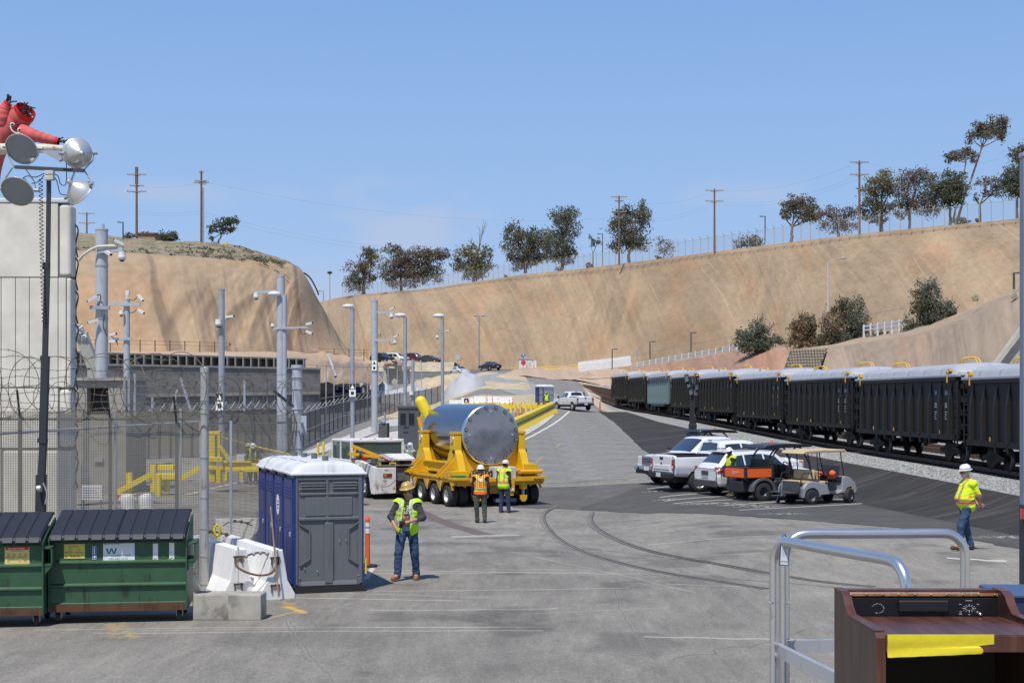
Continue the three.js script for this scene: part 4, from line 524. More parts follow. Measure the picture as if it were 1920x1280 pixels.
// ---------- perimeter fences ----------
const screenM = (()=>{ const m = new THREE.MeshStandardMaterial({ color: new THREE.Color(.15,.14,.125), roughness: .95, side: THREE.DoubleSide, transparent: true, opacity: .72 });return m;})();
function perimeter(label, keys, n, h, mesh, armDir, postM = galv) { // keys [px, D]
const c = curveOf(keys.map(([px, D])=>{ const p = at(px, D);return [p.x,0, p.z];})), t = thing('perimeter_fence', label, 'fence',[c.at(0).x, G(c.at(0).x,-c.at(0).z), c.at(0).z]), o = t.position;const pt = (f, y)=>{ const p = c.at(f);return new V3(p.x, G(p.x,-p.z) + y, p.z);};
for (let i = 0;i <= n;i++) { const f = i / n, p = pt(f,0);let b = new B(o);b.box(p.x, p.y + h / 2, p.z + .05,.085, h,.085);b.bd('post', postM, t);if (armDir) { b = new B(o);b.bar(pt(f, h - .03), pt(f, h).add(new V3(armDir,.42,.1)),.05,.035);b.bd('barb_arm', mat([.55,.57,.58],.5, { metal: .3 }), t);} }
if (mesh) for (let i = 0;i < n;i++) { const q = surf('mesh_panel',1,1, (a, b)=>pt((i + a*.99) / n,.06 + b*(h - .12)).sub(o), screenM, null, null, t);}
for (const y of [h - .06, h*.45,.08]) { const b = new B(o);for (let i = 0;i < n;i++) b.bar(pt(i / n, y), pt((i + 1) / n, y),.045,.045);b.bd('rail', galv, t);}
return t;
}
perimeter('dark mesh perimeter fence with barbed arms running back beside the booth',[[540,82],[577,92],[640,118],[700,145],[745,165],[800,182],[832,192]],30,2.15, true,.42, steelDark);
perimeter('outer row of taller pale fence posts behind the mesh perimeter fence',[[565,112],[590,118],[640,140],[700,160],[760,185],[790,200]],12,5.2, false,0);
perimeter('grey mesh fence in front of the retaining wall',[[236,78],[380,80],[520,84]],16,2.6, true,.35, steelDark);
{ // pale concrete kerb walk between fence and booth
sheet('walkway',[[540,872],[600,852],[680,822],[740,800],[790,790]],[[540,860],[600,838],[680,806],[740,786],[790,778]],40,4,.05, mConc);
sheet('ramp',[[575,880],[640,880],[720,880],[800,880]],[[600,850],[660,832],[720,812],[800,800]],30,10,.03, mConc);
sheet('gravel_strip',[[560,884],[590,872],[620,858]],[[575,866],[600,854],[625,840]],12,4,.055, mGravel);
}
// ---------- guard booth and cabinet ----------
{
const D = 76, t = pth('guard_booth', 'narrow dark grey guard booth with two dark windows beside the cask', 'booth',764, D), m = mat([.085,.092,.105],.55, { map: 'weather' });let b = nB(t);pbox(b,746,765,786,905, D,1.2,.03);b.bd('shell', m, t);b = nB(t);pbox(b,745,760,787,766, D - .06,1.35,.03);b.bd('roof', m, t);
for (const [a, c] of [[750.5,760],[766.5,776]]) { const g = group('window', t);b = nB(t);pbox(b, a - .8,774, c + .8,796, D - .03,.06);b.bd('frame', steelDark, g);b = nB(t);pbox(b, a,775, c,795, D - .04,.06);b.bd('pane', glassDark, g);} for (const [x0, x1, y] of [[756,766,800],[756,765,809]]) { b = nB(t);pbox(b, x0, y, x1, y + 1.6, D - .03,.05);b.bd('vent_slot', black, t);}
const t2 = pth('electrical_cabinet', 'brownish steel electrical cabinet on a post left of the grey booth', 'cabinet',718,72);b = new B(t2.position);pbox(b,709,793,726,820,72,.4,.02);b.bd('cabinet_box', mat([.17,.16,.145],.45, { metal: .4, map: 'weather' }), t2);b = new B(t2.position);pbox(b,726,793,729,820,72.05,.3);b.bd('hinge_side', black, t2);b = new B(t2.position);pbox(b,714,820,721,858,72.1,.2);b.cyl(P(721.5,773,72), P(721.5,793,72),.045).cyl(P(712,786,72), P(719,792,72),.09);b.bd('stand', galv, t2);
for (const y of [785,800]) { b = new B(t2.position);b.bar(P(722, y,73), P(746, y - 1,73),.05);b.bd('conduit', galv, t2);}
for (const [px, y0, y1] of [[596,831,868],[606,830,868]]) { const bb = new B(at(px,62));bb.cyl(at(px,62), P(px, y0 + 1,62),.05,.05,12).sph(P(px, y0 + 1,62).x, P(px, y0 + 1,62).y,-62,.05);tag(bb.bd('bollard', yellow), px < 600 ? 'slim yellow bollard behind the toilets, the shorter one beside the mesh post' : 'slim yellow bollard behind the toilets, nearer the white tractor cab', 'bollard', 'slim yellow bollards');}
}
// ---------- yellow drop-arm vehicle barrier inside the fence ----------
{
const D = 57, t = pth('vehicle_barrier', 'yellow steel drop-arm vehicle barrier frame behind the mesh fence', 'vehicle barrier',400, D), o = t.position, Y = (n, x0, y0, x1, y1, d = .3, dd = 0)=>{ const b = new B(o);pbox(b, x0, y0, x1, y1, D + dd, d,.02);return b.bd(n, yellow, t);};
Y('column',391,812,402,903,.35);Y('column',407,812,412,858,.2);Y('head_beam',391,808,412,815,.38,-.02);Y('plate',390,857,417,866,.5,-.1);Y('plate',390,873,418,881,.5,-.1);Y('post',404,881,413,906,.25,-.15);Y('leg',419,882,426,902,.2);Y('leg',448,882,455,901,.2);Y('leg',483,882,490,901,.2);
let b = new B(o);b.bar(P(412,836, D), P(431,864, D),.12,.12);b.bd('brace', yellow, t);Y('arm_beam',414,864,470,868,.25);Y('arm_beam',414,878,520,885,.25);Y('arm_beam',484,862,520,868,.25);Y('web',416,868,518,878,.1,.08);
const t2 = pth('barrier_gate', 'yellow gate posts with slanted arms behind the mesh fence, left of the drop arm', 'vehicle barrier',290,55), D2 = 55, o2 = t2.position;const Z = (n, x0, y0, x1, y1, d = .3, dd = 0)=>{ const q = new B(o2);pbox(q, x0, y0, x1, y1, D2 + dd, d,.02);return q.bd(n, yellow, t2);};
Z('post',236,886,246,924,.25);Z('post',281,871,291,922,.3);Z('post',291,888,300,931,.3,-.4);Z('post',306,894,316,922,.25);Z('head_plate',294,872,325,881,.4);Z('head_plate',291,888,327,899,.4,-.3);
for (const [a, c] of [[[217,924],[281,890]],[[335,899],[390,868]]]) { b = new B(o2);b.bar(P(a[0], a[1], D2), P(c[0], c[1], D2),.2,.2);b.bd('slanted_arm', yellow, t2);}
b = new B(P(412,818, D));b.tube([P(412,819, D), P(440,827, D + 1), P(474,836, D + 4), P(545,852,60)],.03,30,5);tag(b.bd('barrier_rope', yellow), 'yellow rope slanting from the drop-arm column across behind the mesh fence', 'rope');
const S = (nm, lab, cat, x0, y0, x1, y1, DD, m, d = .06)=>{ const tt = pth(nm, lab, cat, (x0 + x1) / 2, DD);let q = new B(tt.position);pbox(q, x0, y0, x1, y1, DD, d,.02);q.bd('panel', m, tt);q = new B(tt.position);for (const x of [x0 + 3, x1 - 3]) q.cyl(at(x, DD + d / 2 + .06), P(x, y1 - 2, DD + d / 2 + .06),.03,.03,6);q.bd('stand', galv, tt);return tt;};
S('placard', 'white lettered placard standing behind the mesh fence above the dumpster', 'sign',152,910,191,938,44, canvasMat(128,96, (x)=>{ x.fillStyle = '#d4d5d2';x.fillRect(0,0,128,96);x.fillStyle = '#8f9196';for (let i = 0;i < 5;i++) x.fillRect(12,14 + i*15,104 - (i*31) % 40,5);}));
const bar = canvasMat(128,32, (x)=>{ x.fillStyle = '#e6e4de';x.fillRect(0,0,128,32);x.fillStyle = '#c9502c';for (let i = -1;i < 4;i++) { x.beginPath();x.moveTo(i*44,32);x.lineTo(i*44 + 22,32);x.lineTo(i*44 + 46,0);x.lineTo(i*44 + 24,0);x.fill();} });S('barricade', 'orange and white striped barricade board behind the mesh fence', 'barricade',212,926,254,938,45, bar);
S('electrical_cabinet', 'small pale cabinet on a post behind the razor wire beside a thin cone', 'cabinet',253,832,273,856,66, mat([.5,.51,.5],.5, { map: 'weather' }),.3);
S('placard', 'two blank white panels fixed behind the yellow drop arm', 'sign',443,851,461,872,62, whitePaint);
b = new B(at(243,60));b.lathe([[.22,0],[.2,.05],[.08,.06],[.05,1.0],[.001,1.02]],12, mtx(at(243,60).x, at(243,60).y + .6,-60)).cyl(at(243,60), at(243,60,.62),.05);tag(b.bd('traffic_cone', orange), 'thin orange cone post in front of the grey plant building', 'traffic cone');
for (const [x, lab] of [[243, 'short white drum behind the mesh fence, left of the pair above the dumpster'],[277, 'short white drum behind the mesh fence, right of the pair above the dumpster']]) { const q = at(x,43);b = new B(q);b.lathe([[.001,0],[.2,0],[.22,.1],[.2,.3],[.22,.5],[.2,.66],[.12,.74],[.001,.76]],18, mtx(q.x, q.y, q.z,0,0,.12));tag(b.bd('drum', whitePaint), lab, 'drum', 'white drums');}
}
// ---------- wheels shared by the vehicles ----------
function wheel(parent, p, r, w, o = {}) { // axle along local x;s = side that shows the rim
const g = group('wheel', parent, p, o.steer ? [0, o.steer,0] : null), s = o.side || 1, mr = mtx(0,0,0,0,0,-Math.PI / 2);let b = new B();
const k = r*(o.rim || .62);b.lathe([[k,-w / 2],[r*.86,-w / 2],[r*.97,-w*.42],[r,-w*.3],[r, w*.3],[r*.97, w*.42],[r*.86, w / 2],[k, w / 2]],32, mr);if (o.tread) for (let i = 0;i < 22;i++) { const a = i / 22*6.283;b.box(s*w*.3, Math.cos(a)*r*.985, Math.sin(a)*r*.985, w*.36,.035, r*.15,-a + Math.PI / 2 - Math.PI / 2,0,0);} else for (const f of [-.24,-.08,.08,.24]) b.lathe([[r + .001, f*w - w*.055],[r + .008, f*w - w*.045],[r + .008, f*w + w*.045],[r + .001, f*w + w*.055]],32, mr);b.bd('tyre', rubber, g);
b = new B();b.lathe([[k + .002, w*.46*s],[k*.93, w*.44*s],[k*.88, w*.26*s],[k*.5, w*(o.dish ?? .18)*s],[k*.32, w*(o.hub ?? .4)*s],[k*.2, w*(o.hub ?? .4)*s],[.001, w*(o.hub ?? .4)*s]],28, mr);if (o.spokes) for (let i = 0;i < o.spokes;i++) { const a = i / o.spokes*6.283;b.bar([s*w*.34, Math.cos(a)*k*.2, Math.sin(a)*k*.2],[s*w*.4, Math.cos(a)*k*.92, Math.sin(a)*k*.92], k*.2,.025);} b.bd('rim', o.rimM || mat([.6,.6,.6],.35, { metal: .7 }), g);return g;
}
// ---------- self-propelled trailer, cradle and steel cask ----------
const TH = 24*Math.PI / 180, cask0 = P(920.5,815,53), cg = G(cask0.x,53);
const caskPos = new V3(cask0.x, cg,-53), cy = cask0.y - cg, R = 1.13;
{
const t = thing('transport_trailer', 'yellow multi-axle heavy trailer with dual tyres carrying the steel cask', 'trailer', caskPos.clone().add(new V3(-1.6*Math.sin(TH),0,-1.6*Math.cos(TH))), TH);let b;
const zs = [1.62,.28,-1.06,-2.4];
for (const s of [-1,1]) { // side girders with arched cut-outs over the wheels
const pts = [[2.35,1.08],[2.35,.80],[2.15,.78]];for (const z of zs) pts.push([z + .58,.62],[z + .34,.90],[z - .34,.90],[z - .58,.62],[z - .66,.60]);pts.push([-3.4,.62],[-3.4,1.08]);b = new B();b.prism(pts,.09, mtx(s*1.74,0,0,0,-Math.PI / 2,0).multiply(mtx(0,0,0)));b.bd('side_girder', mat([.66,.39,.012],.5, { map: 'grime' }), t);
b = new B();b.box(s*1.74,1.05,-.5,.16,.06,5.8);b.bd('girder_flange', gold, t);
for (const z of zs) { const ax = group('axle', t);b = new B();b.box(s*1.2,.62, z,.32,.5,.3).box(s*1.2,.45, z,.5,.16,.16);b.bd('suspension', gold, ax);for (const dx of [1.62,1.2]) wheel(t,[s*(dx + .0),.39, z],.39,.34, { side: s, rim: .6, dish: -.1, hub: .1, rimM: mat([.62,.61,.58],.45, { metal: .3, map: 'rust' }) });wheel(t,[s*.55,.39, z],.39,.34, { side: s });}
}
b = new B();b.box(0,1.0,-.5,3.4,.14,5.8);b.bd('deck', mat([.45,.27,.02],.6, { map: 'rust' }), t);
b = new B();b.box(0,.72,-.5,.9,.5,5.6);b.bd('spine_beam', mat([.30,.19,.03],.6, { map: 'rust' }), t);
b = new B();b.box(0,.98,2.4,3.4,.12,.3).box(0,.86,2.32,3.3,.16,.12);b.bd('end_beam', gold, t);for (const x of [-1.55,1.55]) { b = new B();b.box(x,1.03,2.25,.55,.07,.7).prism([[0,0],[.5,0],[0,-.3]],.06, mtx(x < 0 ? x + .28 : x - .28,1.0,2.25,0, x < 0 ? Math.PI : 0,0));b.bd('outrigger', gold, t);b = new B();b.box(x*1.1,.96,2.3,.12,.16,.3).box(x*1.12,.86,2.3,.09,.1,.12);b.bd('corner_bracket', gold, t);}
for (const x of [-.85,.98]) { const g = group('jack', t);b = new B();b.cyl([x,.98,2.3],[x,.62,2.3],.17,.15,14);b.bd('cylinder', gold, g);b = new B();b.cyl([x,.62,2.3],[x,.38,2.3],.06);b.bd('rod', galv, g);b = new B();b.prism([[-.14,.4],[.14,.4],[.13,.25],[.06,.16],[-.06,.16],[-.13,.25]],.12, mtx(x,0,2.3));b.bd('foot', gold, g);}
b = new B();b.box(.28,.78,2.5,.5,.5,.12).box(.25,1.12,2.46,.42,.16,.1).box(.3,.55,2.48,.4,.3,.1);b.bd('control_box', gold, t);b = new B();b.box(.27,.62,2.57,.42,.09,.02);b.bd('plate', whitePaint, t);b = new B();b.box(.3,.22,2.2,.8,.12,.3);b.bd('lower_bumper', mat([.12,.15,.2],.5), t);
b = new B();b.rbox(.2,1.22,2.2,.84,.44,.6,.03);b.bd('tank', mat([.55,.57,.56],.5, { map: 'weather' }), t);for (let i = 0;i < 4;i++) { b = new B();b.rbox(1.2 + (i % 2)*.18,1.18 + .06*(i > 1),2.18 - .1*i,.75,.07,.12,.02);b.bd('timber', mat([.40,.22,.12],.8, { map: 'wood' }), t);}
b = new B();b.cyl([.85,1.24,2.3],[1.75,1.24,2.3],.08,.08,12);b.bd('hydraulic_ram', gold, t);b = new B();for (let i = 0;i < 9;i++) b.tube([[-1.1 + i*.12,1.07,2.2],[-1.0 + i*.12,1.26 + .12*rnd(),2.1 + .2*rnd()],[-.85 + i*.1,1.12,2.28]],.03,10,5);b.bd('hoses', black, t);b = new B();b.rbox(-1.5,1.12,2.1,.5,.07,.25,.02);b.bd('green_case', mat([.02,.22,.06],.5), t);b = new B();b.poly([[-1.9,1.08,1.9],[-1.9,1.26,1.9],[-1.5,1.26,1.9],[-1.5,1.08,1.9]],.02);b.bd('tray_rail', galv, t);
for (const [x, z] of [[-1.8,.95],[-1.8,-.4],[-1.8,-1.75]]) { b = new B();b.box(x,1.0, z,.02,.09,.12);b.bd('reflector', mat([.6,.04,.02],.4), t);b = new B();b.box(x,.74, z + .12,.025,.38,.07);b.bd('striped_plate', mat([.6,.45,.3],.6, { map: 'scuff' }), t);}
b = new B();b.bar([0,.7,-3.3],[0,.55,-5.6],.3,.22);b.bd('drawbar', mat([.2,.19,.17],.6, { map: 'rust' }), t);
const c = thing('cask_cradle', 'yellow steel cradle with four upright arms holding the cask', 'cradle', caskPos, TH);const y0 = 1.09;
for (const z of [-.3,-3.6]) { const g = group('saddle', c);for (const s of [-1,1]) { // upright with trunnion slot
b = new B();b.prism([[-.72, y0],[.72, y0],[.72, y0 + .12],[.36, y0 + .8],[.22, y0 + .95],[.22,2.55],[.18,2.62],[-.18,2.62],[-.22,2.55],[-.22, y0 + .95],[-.36, y0 + .8],[-.72, y0 + .12]],.25, mtx(s*1.28,0, z,0, Math.PI / 2,0),.012);b.bd('upright', yellow2, g);
b = new B();b.box(s*1.28,2.66, z,.32,.09,.5).box(s*1.28,2.05, z,.28,.03,.47);b.bd('cap_plate', gold, g);b = new B();b.cyl([s*1.4,2.42, z + .02],[s*1.46,2.42, z + .02],.12,.12,16);b.cyl([s*1.0,2.42, z],[s*1.3,2.42, z],.14,.14,16);b.bd('trunnion', mat([.75,.75,.74],.25, { metal: .8 }), g);
b = new B();b.prism([[0,0],[.62,0],[0,.62]],.05, mtx(s*1.41, y0, z + .2,0, s < 0 ? Math.PI : 0,0)).prism([[0,0],[.62,0],[0,.62]],.05, mtx(s*1.41, y0, z - .2,0, s < 0 ? Math.PI : 0,0));b.bd('gusset', gold, g);
const arc = [];for (let i = 0;i <= 12;i++) { const a = -Math.PI / 2 + s*(i / 12)*1.35;arc.push([Math.cos(a)*(R + .03), cy + Math.sin(a)*(R + .03)]);} const sp = [...arc,[s*1.24,2.35],[s*1.24, y0],[0, y0]];b = new B();b.prism(sp,.2, mtx(0,0, z));b.bd('saddle_plate', yellow2, g);} }
for (const s of [-1,1]) { b = new B();b.box(s*1.3, y0 + .28,-1.95,.2,.36,2.5).box(s*1.34, y0 + .47,-1.95,.3,.05,2.6);b.bd('side_beam', yellow2, c);b = new B();b.cyl([s*1.4,1.98,-.1],[s*1.47,1.98,-.1],.07);b.bd('lug', black, c);}
b = new B();b.box(0, y0 + .1,.1,2.5,.2,.5).box(0, y0 + .08,-1.9,2.3,.14,4.2);b.bd('base_frame', gold, c);b = new B();b.box(1.42, y0 + .22,.2,.5,.4,.7).box(-1.3, y0 + .1,.3,.8,.2,.5);b.bd('end_block', yellow2, c);
const k = thing('steel_cask', 'huge polished steel cask lying on the yellow cradle, bolted lid facing out', 'cask',[caskPos.x, cg, caskPos.z], TH), L = 4.25;
const shell = mat([.26,.275,.31],.2, { metal: 1 }), face = (()=>{ const m = new THREE.MeshStandardMaterial({ color: new THREE.Color(.50,.505,.515), metalness: .85, roughness: .5 });m.roughnessMap = tex(512,512, (a, b2)=>{ const n = fbm(a*5, b2*5,4,5), s = fbm((a + b2)*40, (a - b2)*4,3);return grey(.75 + .5*(n - .5) + .3*(s - .5));},2.4,2.4, false);m.map = tex(512,512, (a, b2)=>grey(.42 + .95*fbm(a*4, b2*4,4,4) + .2*(fbm((a + b2)*50, (a - b2)*5,3) - .5)),2.4,2.4);return m;})();
const mz = mtx(0, cy,0, Math.PI / 2,0,0);b = new B();b.lathe([[R - .02,-L],[R,-L + .02],[R,-.34],[R - .004,-.335],[R - .004,-.31],[R,-.305],[R,-.12]],96, mz);b.bd('shell', shell, k);b = new B();b.lathe([[.001,-L],[R - .02,-L]],64, mz);b.bd('end_plate', face, k);
b = new B();b.lathe([[R - .006,-.12],[R + .006,-.115],[R + .006,-.05],[R - .03,0],[R - .06,.004]],96, mz);b.bd('rim_ring', mat([.7,.71,.72],.28, { metal: 1 }), k);b = new B();b.lathe([[R - .06,.004],[.001,.006]],96, mz);b.bd('lid', face, k);
for (let i = 0;i < 16;i++) { const a = (i + .5) / 16*2*Math.PI, x = Math.cos(a)*(R - .12), y = cy + Math.sin(a)*(R - .12), g = group('lid_bolt', k);b = new B();b.cyl([x, y,-.01],[x, y,.011],.074,.074,16);b.bd('counterbore', mat([.03,.03,.03],.6), g);b = new B();b.cyl([x, y,0],[x, y,.045],.047,.047,6);b.bd('bolt_head', mat([.5,.48,.42],.35, { metal: .8 }), g);}
for (let i = 0;i < 4;i++) { const a = i*Math.PI / 2, x = Math.cos(a)*R*.76, y = cy + Math.sin(a)*R*.76;b = new B();b.cyl([x, y,0],[x, y,.03],.05,.05,14);b.bd('plug', mat([.75,.74,.7],.3, { metal: .8 }), k);}
const rm = thing('lift_cylinder', 'fat yellow hydraulic cylinder sticking up behind the far end of the cask', 'hydraulic cylinder', at(815,57.6));b = new B(rm.position);const q0 = P(789,753,57.4), q1 = P(816,803,57.2);b.cyl(q0, q1,.23,.23,24).sph(q0.x, q0.y, q0.z,.23,1,1,1,16);b.cyl(q1, at(818,57),.12);b.bd('barrel', yellow, rm);b = new B(rm.position);pbox(b,803,768,812,778,56.95,.1,.01);b.bd('plate', gold, rm);b = new B(rm.position);b.cyl(P(786,781,56), P(790,803,56),.1,.1,10);b.bd('pivot_bracket', gold, rm);
}
// ---------- white tow tractor ----------
{
const th = 27*Math.PI / 180, c0 = P(702,925,55), t = thing('tow_tractor', 'white industrial tow tractor with a low cab, parked ahead of the yellow trailer', 'tow tractor',[c0.x, G(c0.x,55),-55], th), w = mat([.72,.715,.68],.5, { map: 'rust' });let b; // local: rear face at z = 0, left side x = 0, length along -z, width along +x
const arch = (cz, r, n = 10)=>[...Array(n + 1)].map((_, i)=>{ const a = Math.PI - i / n*Math.PI;return [cz + Math.cos(a)*r,.47 + Math.sin(a)*r];});
for (const x of [.06,2.34]) { b = new B();b.prism([[-5.2,.22],...arch(-4.1,.6).filter(p=>p[1] > .3),[-3.4,.22],[-1.7,.22],...arch(-1.05,.62).filter(p=>p[1] > .3),[-.3,.22],[0,.22],[0,1.22],[-1.6,1.42],[-5.2,1.42]],.14, mtx(x,0,0,0,-Math.PI / 2,0),.01);b.bd('side_panel', w, t);}
b = new B();b.rbox(.44,.72,-.06,.88,1.0,.16,.02);b.bd('rear_panel', w, t);b = new B();b.rbox(1.96,.72,-.06,.88,1.0,.16,.02);b.bd('rear_panel', w, t);
b = new B();b.box(1.2,.55,-.5,.7,.7,.5).box(1.2,.42,-.15,.3,.12,.5);b.bd('hitch', steelDark, t);b = new B();b.box(1.2,.95,-2.6,2.1,.5,5.0);b.bd('chassis', mat([.14,.14,.135],.7, { map: 'rust' }), t);
b = new B();b.box(1.2,1.2,-.85,2.2,.05,1.7,-.12).box(1.2,1.4,-3.4,2.3,.05,3.5);b.bd('deck', mat([.24,.21,.18],.8, { map: 'rust' }), t);
{ const g = group('cab', t), z0 = -2.75, z1 = -4.9;b = new B();b.rbox(1.2,2.17, (z0 + z1) / 2,2.3,.12, z0 - z1 + .12,.04);b.bd('roof', w, g);for (const [x, z] of [[.1, z0],[2.3, z0],[.1, z1],[2.3, z1],[.1,-3.9]]) { b = new B();b.bar([x,1.42, z],[x,2.13, z],.1);b.bd('pillar', w, g);} b = new B();b.box(1.2,1.78, z0,2.1,.62,.02).box(.08,1.78,-3.35,.02,.62,.95).box(.08,1.78,-4.4,.02,.62,.85).box(2.32,1.78,-3.8,.02,.62,2.0).box(1.2,1.78, z1,2.1,.62,.02);b.bd('window', new THREE.MeshPhysicalMaterial({ color: new THREE.Color(.30,.40,.37), roughness: .05, transmission: .8, thickness: 0 }), g);b = new B();b.rbox(.75,1.65,-4.0,.5,.6,.16,.05).rbox(1.6,1.62,-4.3,.8,.5,.12,.05).box(1.2,1.46,-3.8,2.1,.08,2.0);b.bd('seat', black, g);b = new B();for (const x of [.5,1.1,1.8]) b.rbox(x,2.24, z0,.09,.05,.07,.02);b.bd('roof_lamps', orange, g);}
b = new B();b.prism([[0,1.44],[0,1.62],[.8,1.68],[1.7,1.5],[1.7,1.44]],.95, mtx(1.62,0,-2.6,0,-Math.PI / 2,0));b.bd('engine_cover', w, t);
wheel(t,[.14,.47,-1.05],.47,.36, { side: -1, rim: .6, dish: .1, hub: .34, rimM: mat([.66,.63,.55],.5, { map: 'rust' }) });wheel(t,[2.24,.47,-1.05],.47,.36, { side: 1, rim: .6 });wheel(t,[.16,.47,-4.1],.47,.34, { side: -1, rim: .6 });wheel(t,[2.22,.47,-4.1],.47,.34, { side: 1, rim: .6 });
{ const g = group('tail_light', t);b = new B();b.box(.52,.92,.025,.36,.13,.03);b.bd('bezel', black, g);b = new B();b.box(.42,.92,.045,.13,.09,.02);b.bd('amber_lens', mat([.7,.16,.03],.3), g);b = new B();b.box(.6,.92,.045,.16,.09,.02);b.bd('red_lens', mat([.35,.015,.012],.3), g);}
decal(t, 'maker_mark', canvasMat(96,32, (x)=>{ x.clearRect(0,0,96,32);x.fillStyle = '#cf7f72';x.font = 'bold 28px sans-serif';x.fillText('FMC',10,27);},.6, { transparent: true, alphaTest: .4 }),.26,.09, mtx(.44,.72,.028));decal(t, 'unit_number', canvasMat(96,32, (x)=>{ x.clearRect(0,0,96,32);x.fillStyle = '#77736a';x.font = 'bold 24px sans-serif';x.fillText('0005N',6,26);},.6, { transparent: true, alphaTest: .4 }),.24,.07, mtx(.5,1.12,.028));decal(t, 'warning_triangle', canvasMat(48,48, (x)=>{ x.clearRect(0,0,48,48);x.fillStyle = '#c89a1a';x.beginPath();x.moveTo(24,2);x.lineTo(46,44);x.lineTo(2,44);x.fill();x.fillStyle = '#332';x.fillRect(21,16,6,16);x.fillRect(21,35,6,5);},.6, { transparent: true, alphaTest: .4 }),.15,.15, mtx(.8,.44,.028));
for (const [x, z] of [[.25,-.25],[.2,-4.9]]) { b = new B();b.cyl([x,1.34, z],[x + .07,1.34, z],.13,.13,18).box(x + .035,1.26, z,.07,.18,.26);b.bd('lifting_lug', yellow, t);} for (const x of [.68,1.7]) { b = new B();b.poly([[x,1.2,-.12],[x,1.38,-.12],[x + .24,1.38,-.12],[x + .24,1.2,-.12]],.02);b.bd('grab_handle', yellow, t);}
b = new B();b.tube([[.05,.62,-1.0],[.3,.5,.12],[.6,.58,.2],[.85,.8,.18],[1.05,.95,.2]],.012,30,5);b.bd('cable', black, t);b = new B();b.cyl([.5,1.3,-1.25],[.5,1.55,-1.25],.16,.13,14).cyl([1.1,1.28,-1.0],[1.35,1.4,-1.1],.14,.14,12);b.bd('drum_gear', steelDark, t);
for (const x of [.28,.72]) { b = new B();b.cyl([x,1.52,-2.1],[x + .22,1.52,-2.1],.1,.1,12);b.bd('red_bottle', mat([.5,.02,.03],.35), t);}
const tb = thing('tow_bar', 'yellow A-frame tow bar lying across the rear deck of the white tractor', 'tow bar', at(690,55.5));const q = (x, y, d = 55.4)=>P(x, y, d);b = new B(tb.position);b.bar(q(659,835), q(716,858),.13,.11).bar(q(654,850,55.2), q(712,857,55.2),.12,.1).bar(q(668,838), q(663,850),.11,.08).bar(q(690,848), q(716,857),.22,.08);b.bd('frame', gold, tb);b = new B(tb.position);b.cyl(q(674,853,55), q(678,853,55),.16,.16,18);b.bd('guide_wheel', rubber, tb);b = new B(tb.position);b.cyl(q(673,853,54.98), q(679,853,54.98),.08,.08,14);b.bar(q(676,842,55.1), q(676,853,55.1),.1,.1);b.bd('wheel_hub', gold, tb);b = new B(tb.position);b.cyl(q(713,856), q(730,864),.035,.02,8);b.bd('red_pin', mat([.45,.03,.02],.4), tb);
const tr = thing('truss_frame', 'grey aluminium truss frame standing between the tractor and the cask', 'truss', at(745,61)), o = tr.position, r2 = (x, y, d = 59)=>P(x, y, d);const al = mat([.5,.52,.55],.4, { metal: .5 });b = new B(o);for (const [a, c] of [[[712,833],[772,835]],[[712,846],[775,848]],[[730,857],[772,850]]]) b.bar(r2(...a), r2(...c),.07).bar(r2(a[0], a[1],60), r2(c[0], c[1],60),.07);b.bd('chord', al, tr);for (let i = 0;i < 9;i++) { b = new B(o);const x = 713 + i*7.2;b.bar(r2(x,833), r2(x + (i % 2 ? 4 : -1),848),.05).bar(r2(x,833,60), r2(x + 5,847,59),.045);b.bd('lattice', al, tr);} for (const x of [716,770]) { b = new B(o);b.bar(r2(x,846,60), at(x,60),.07);b.bd('leg', al, tr);}
}
const ds2 = (m)=>{ const q = m.clone();q.side = THREE.DoubleSide;return q;};
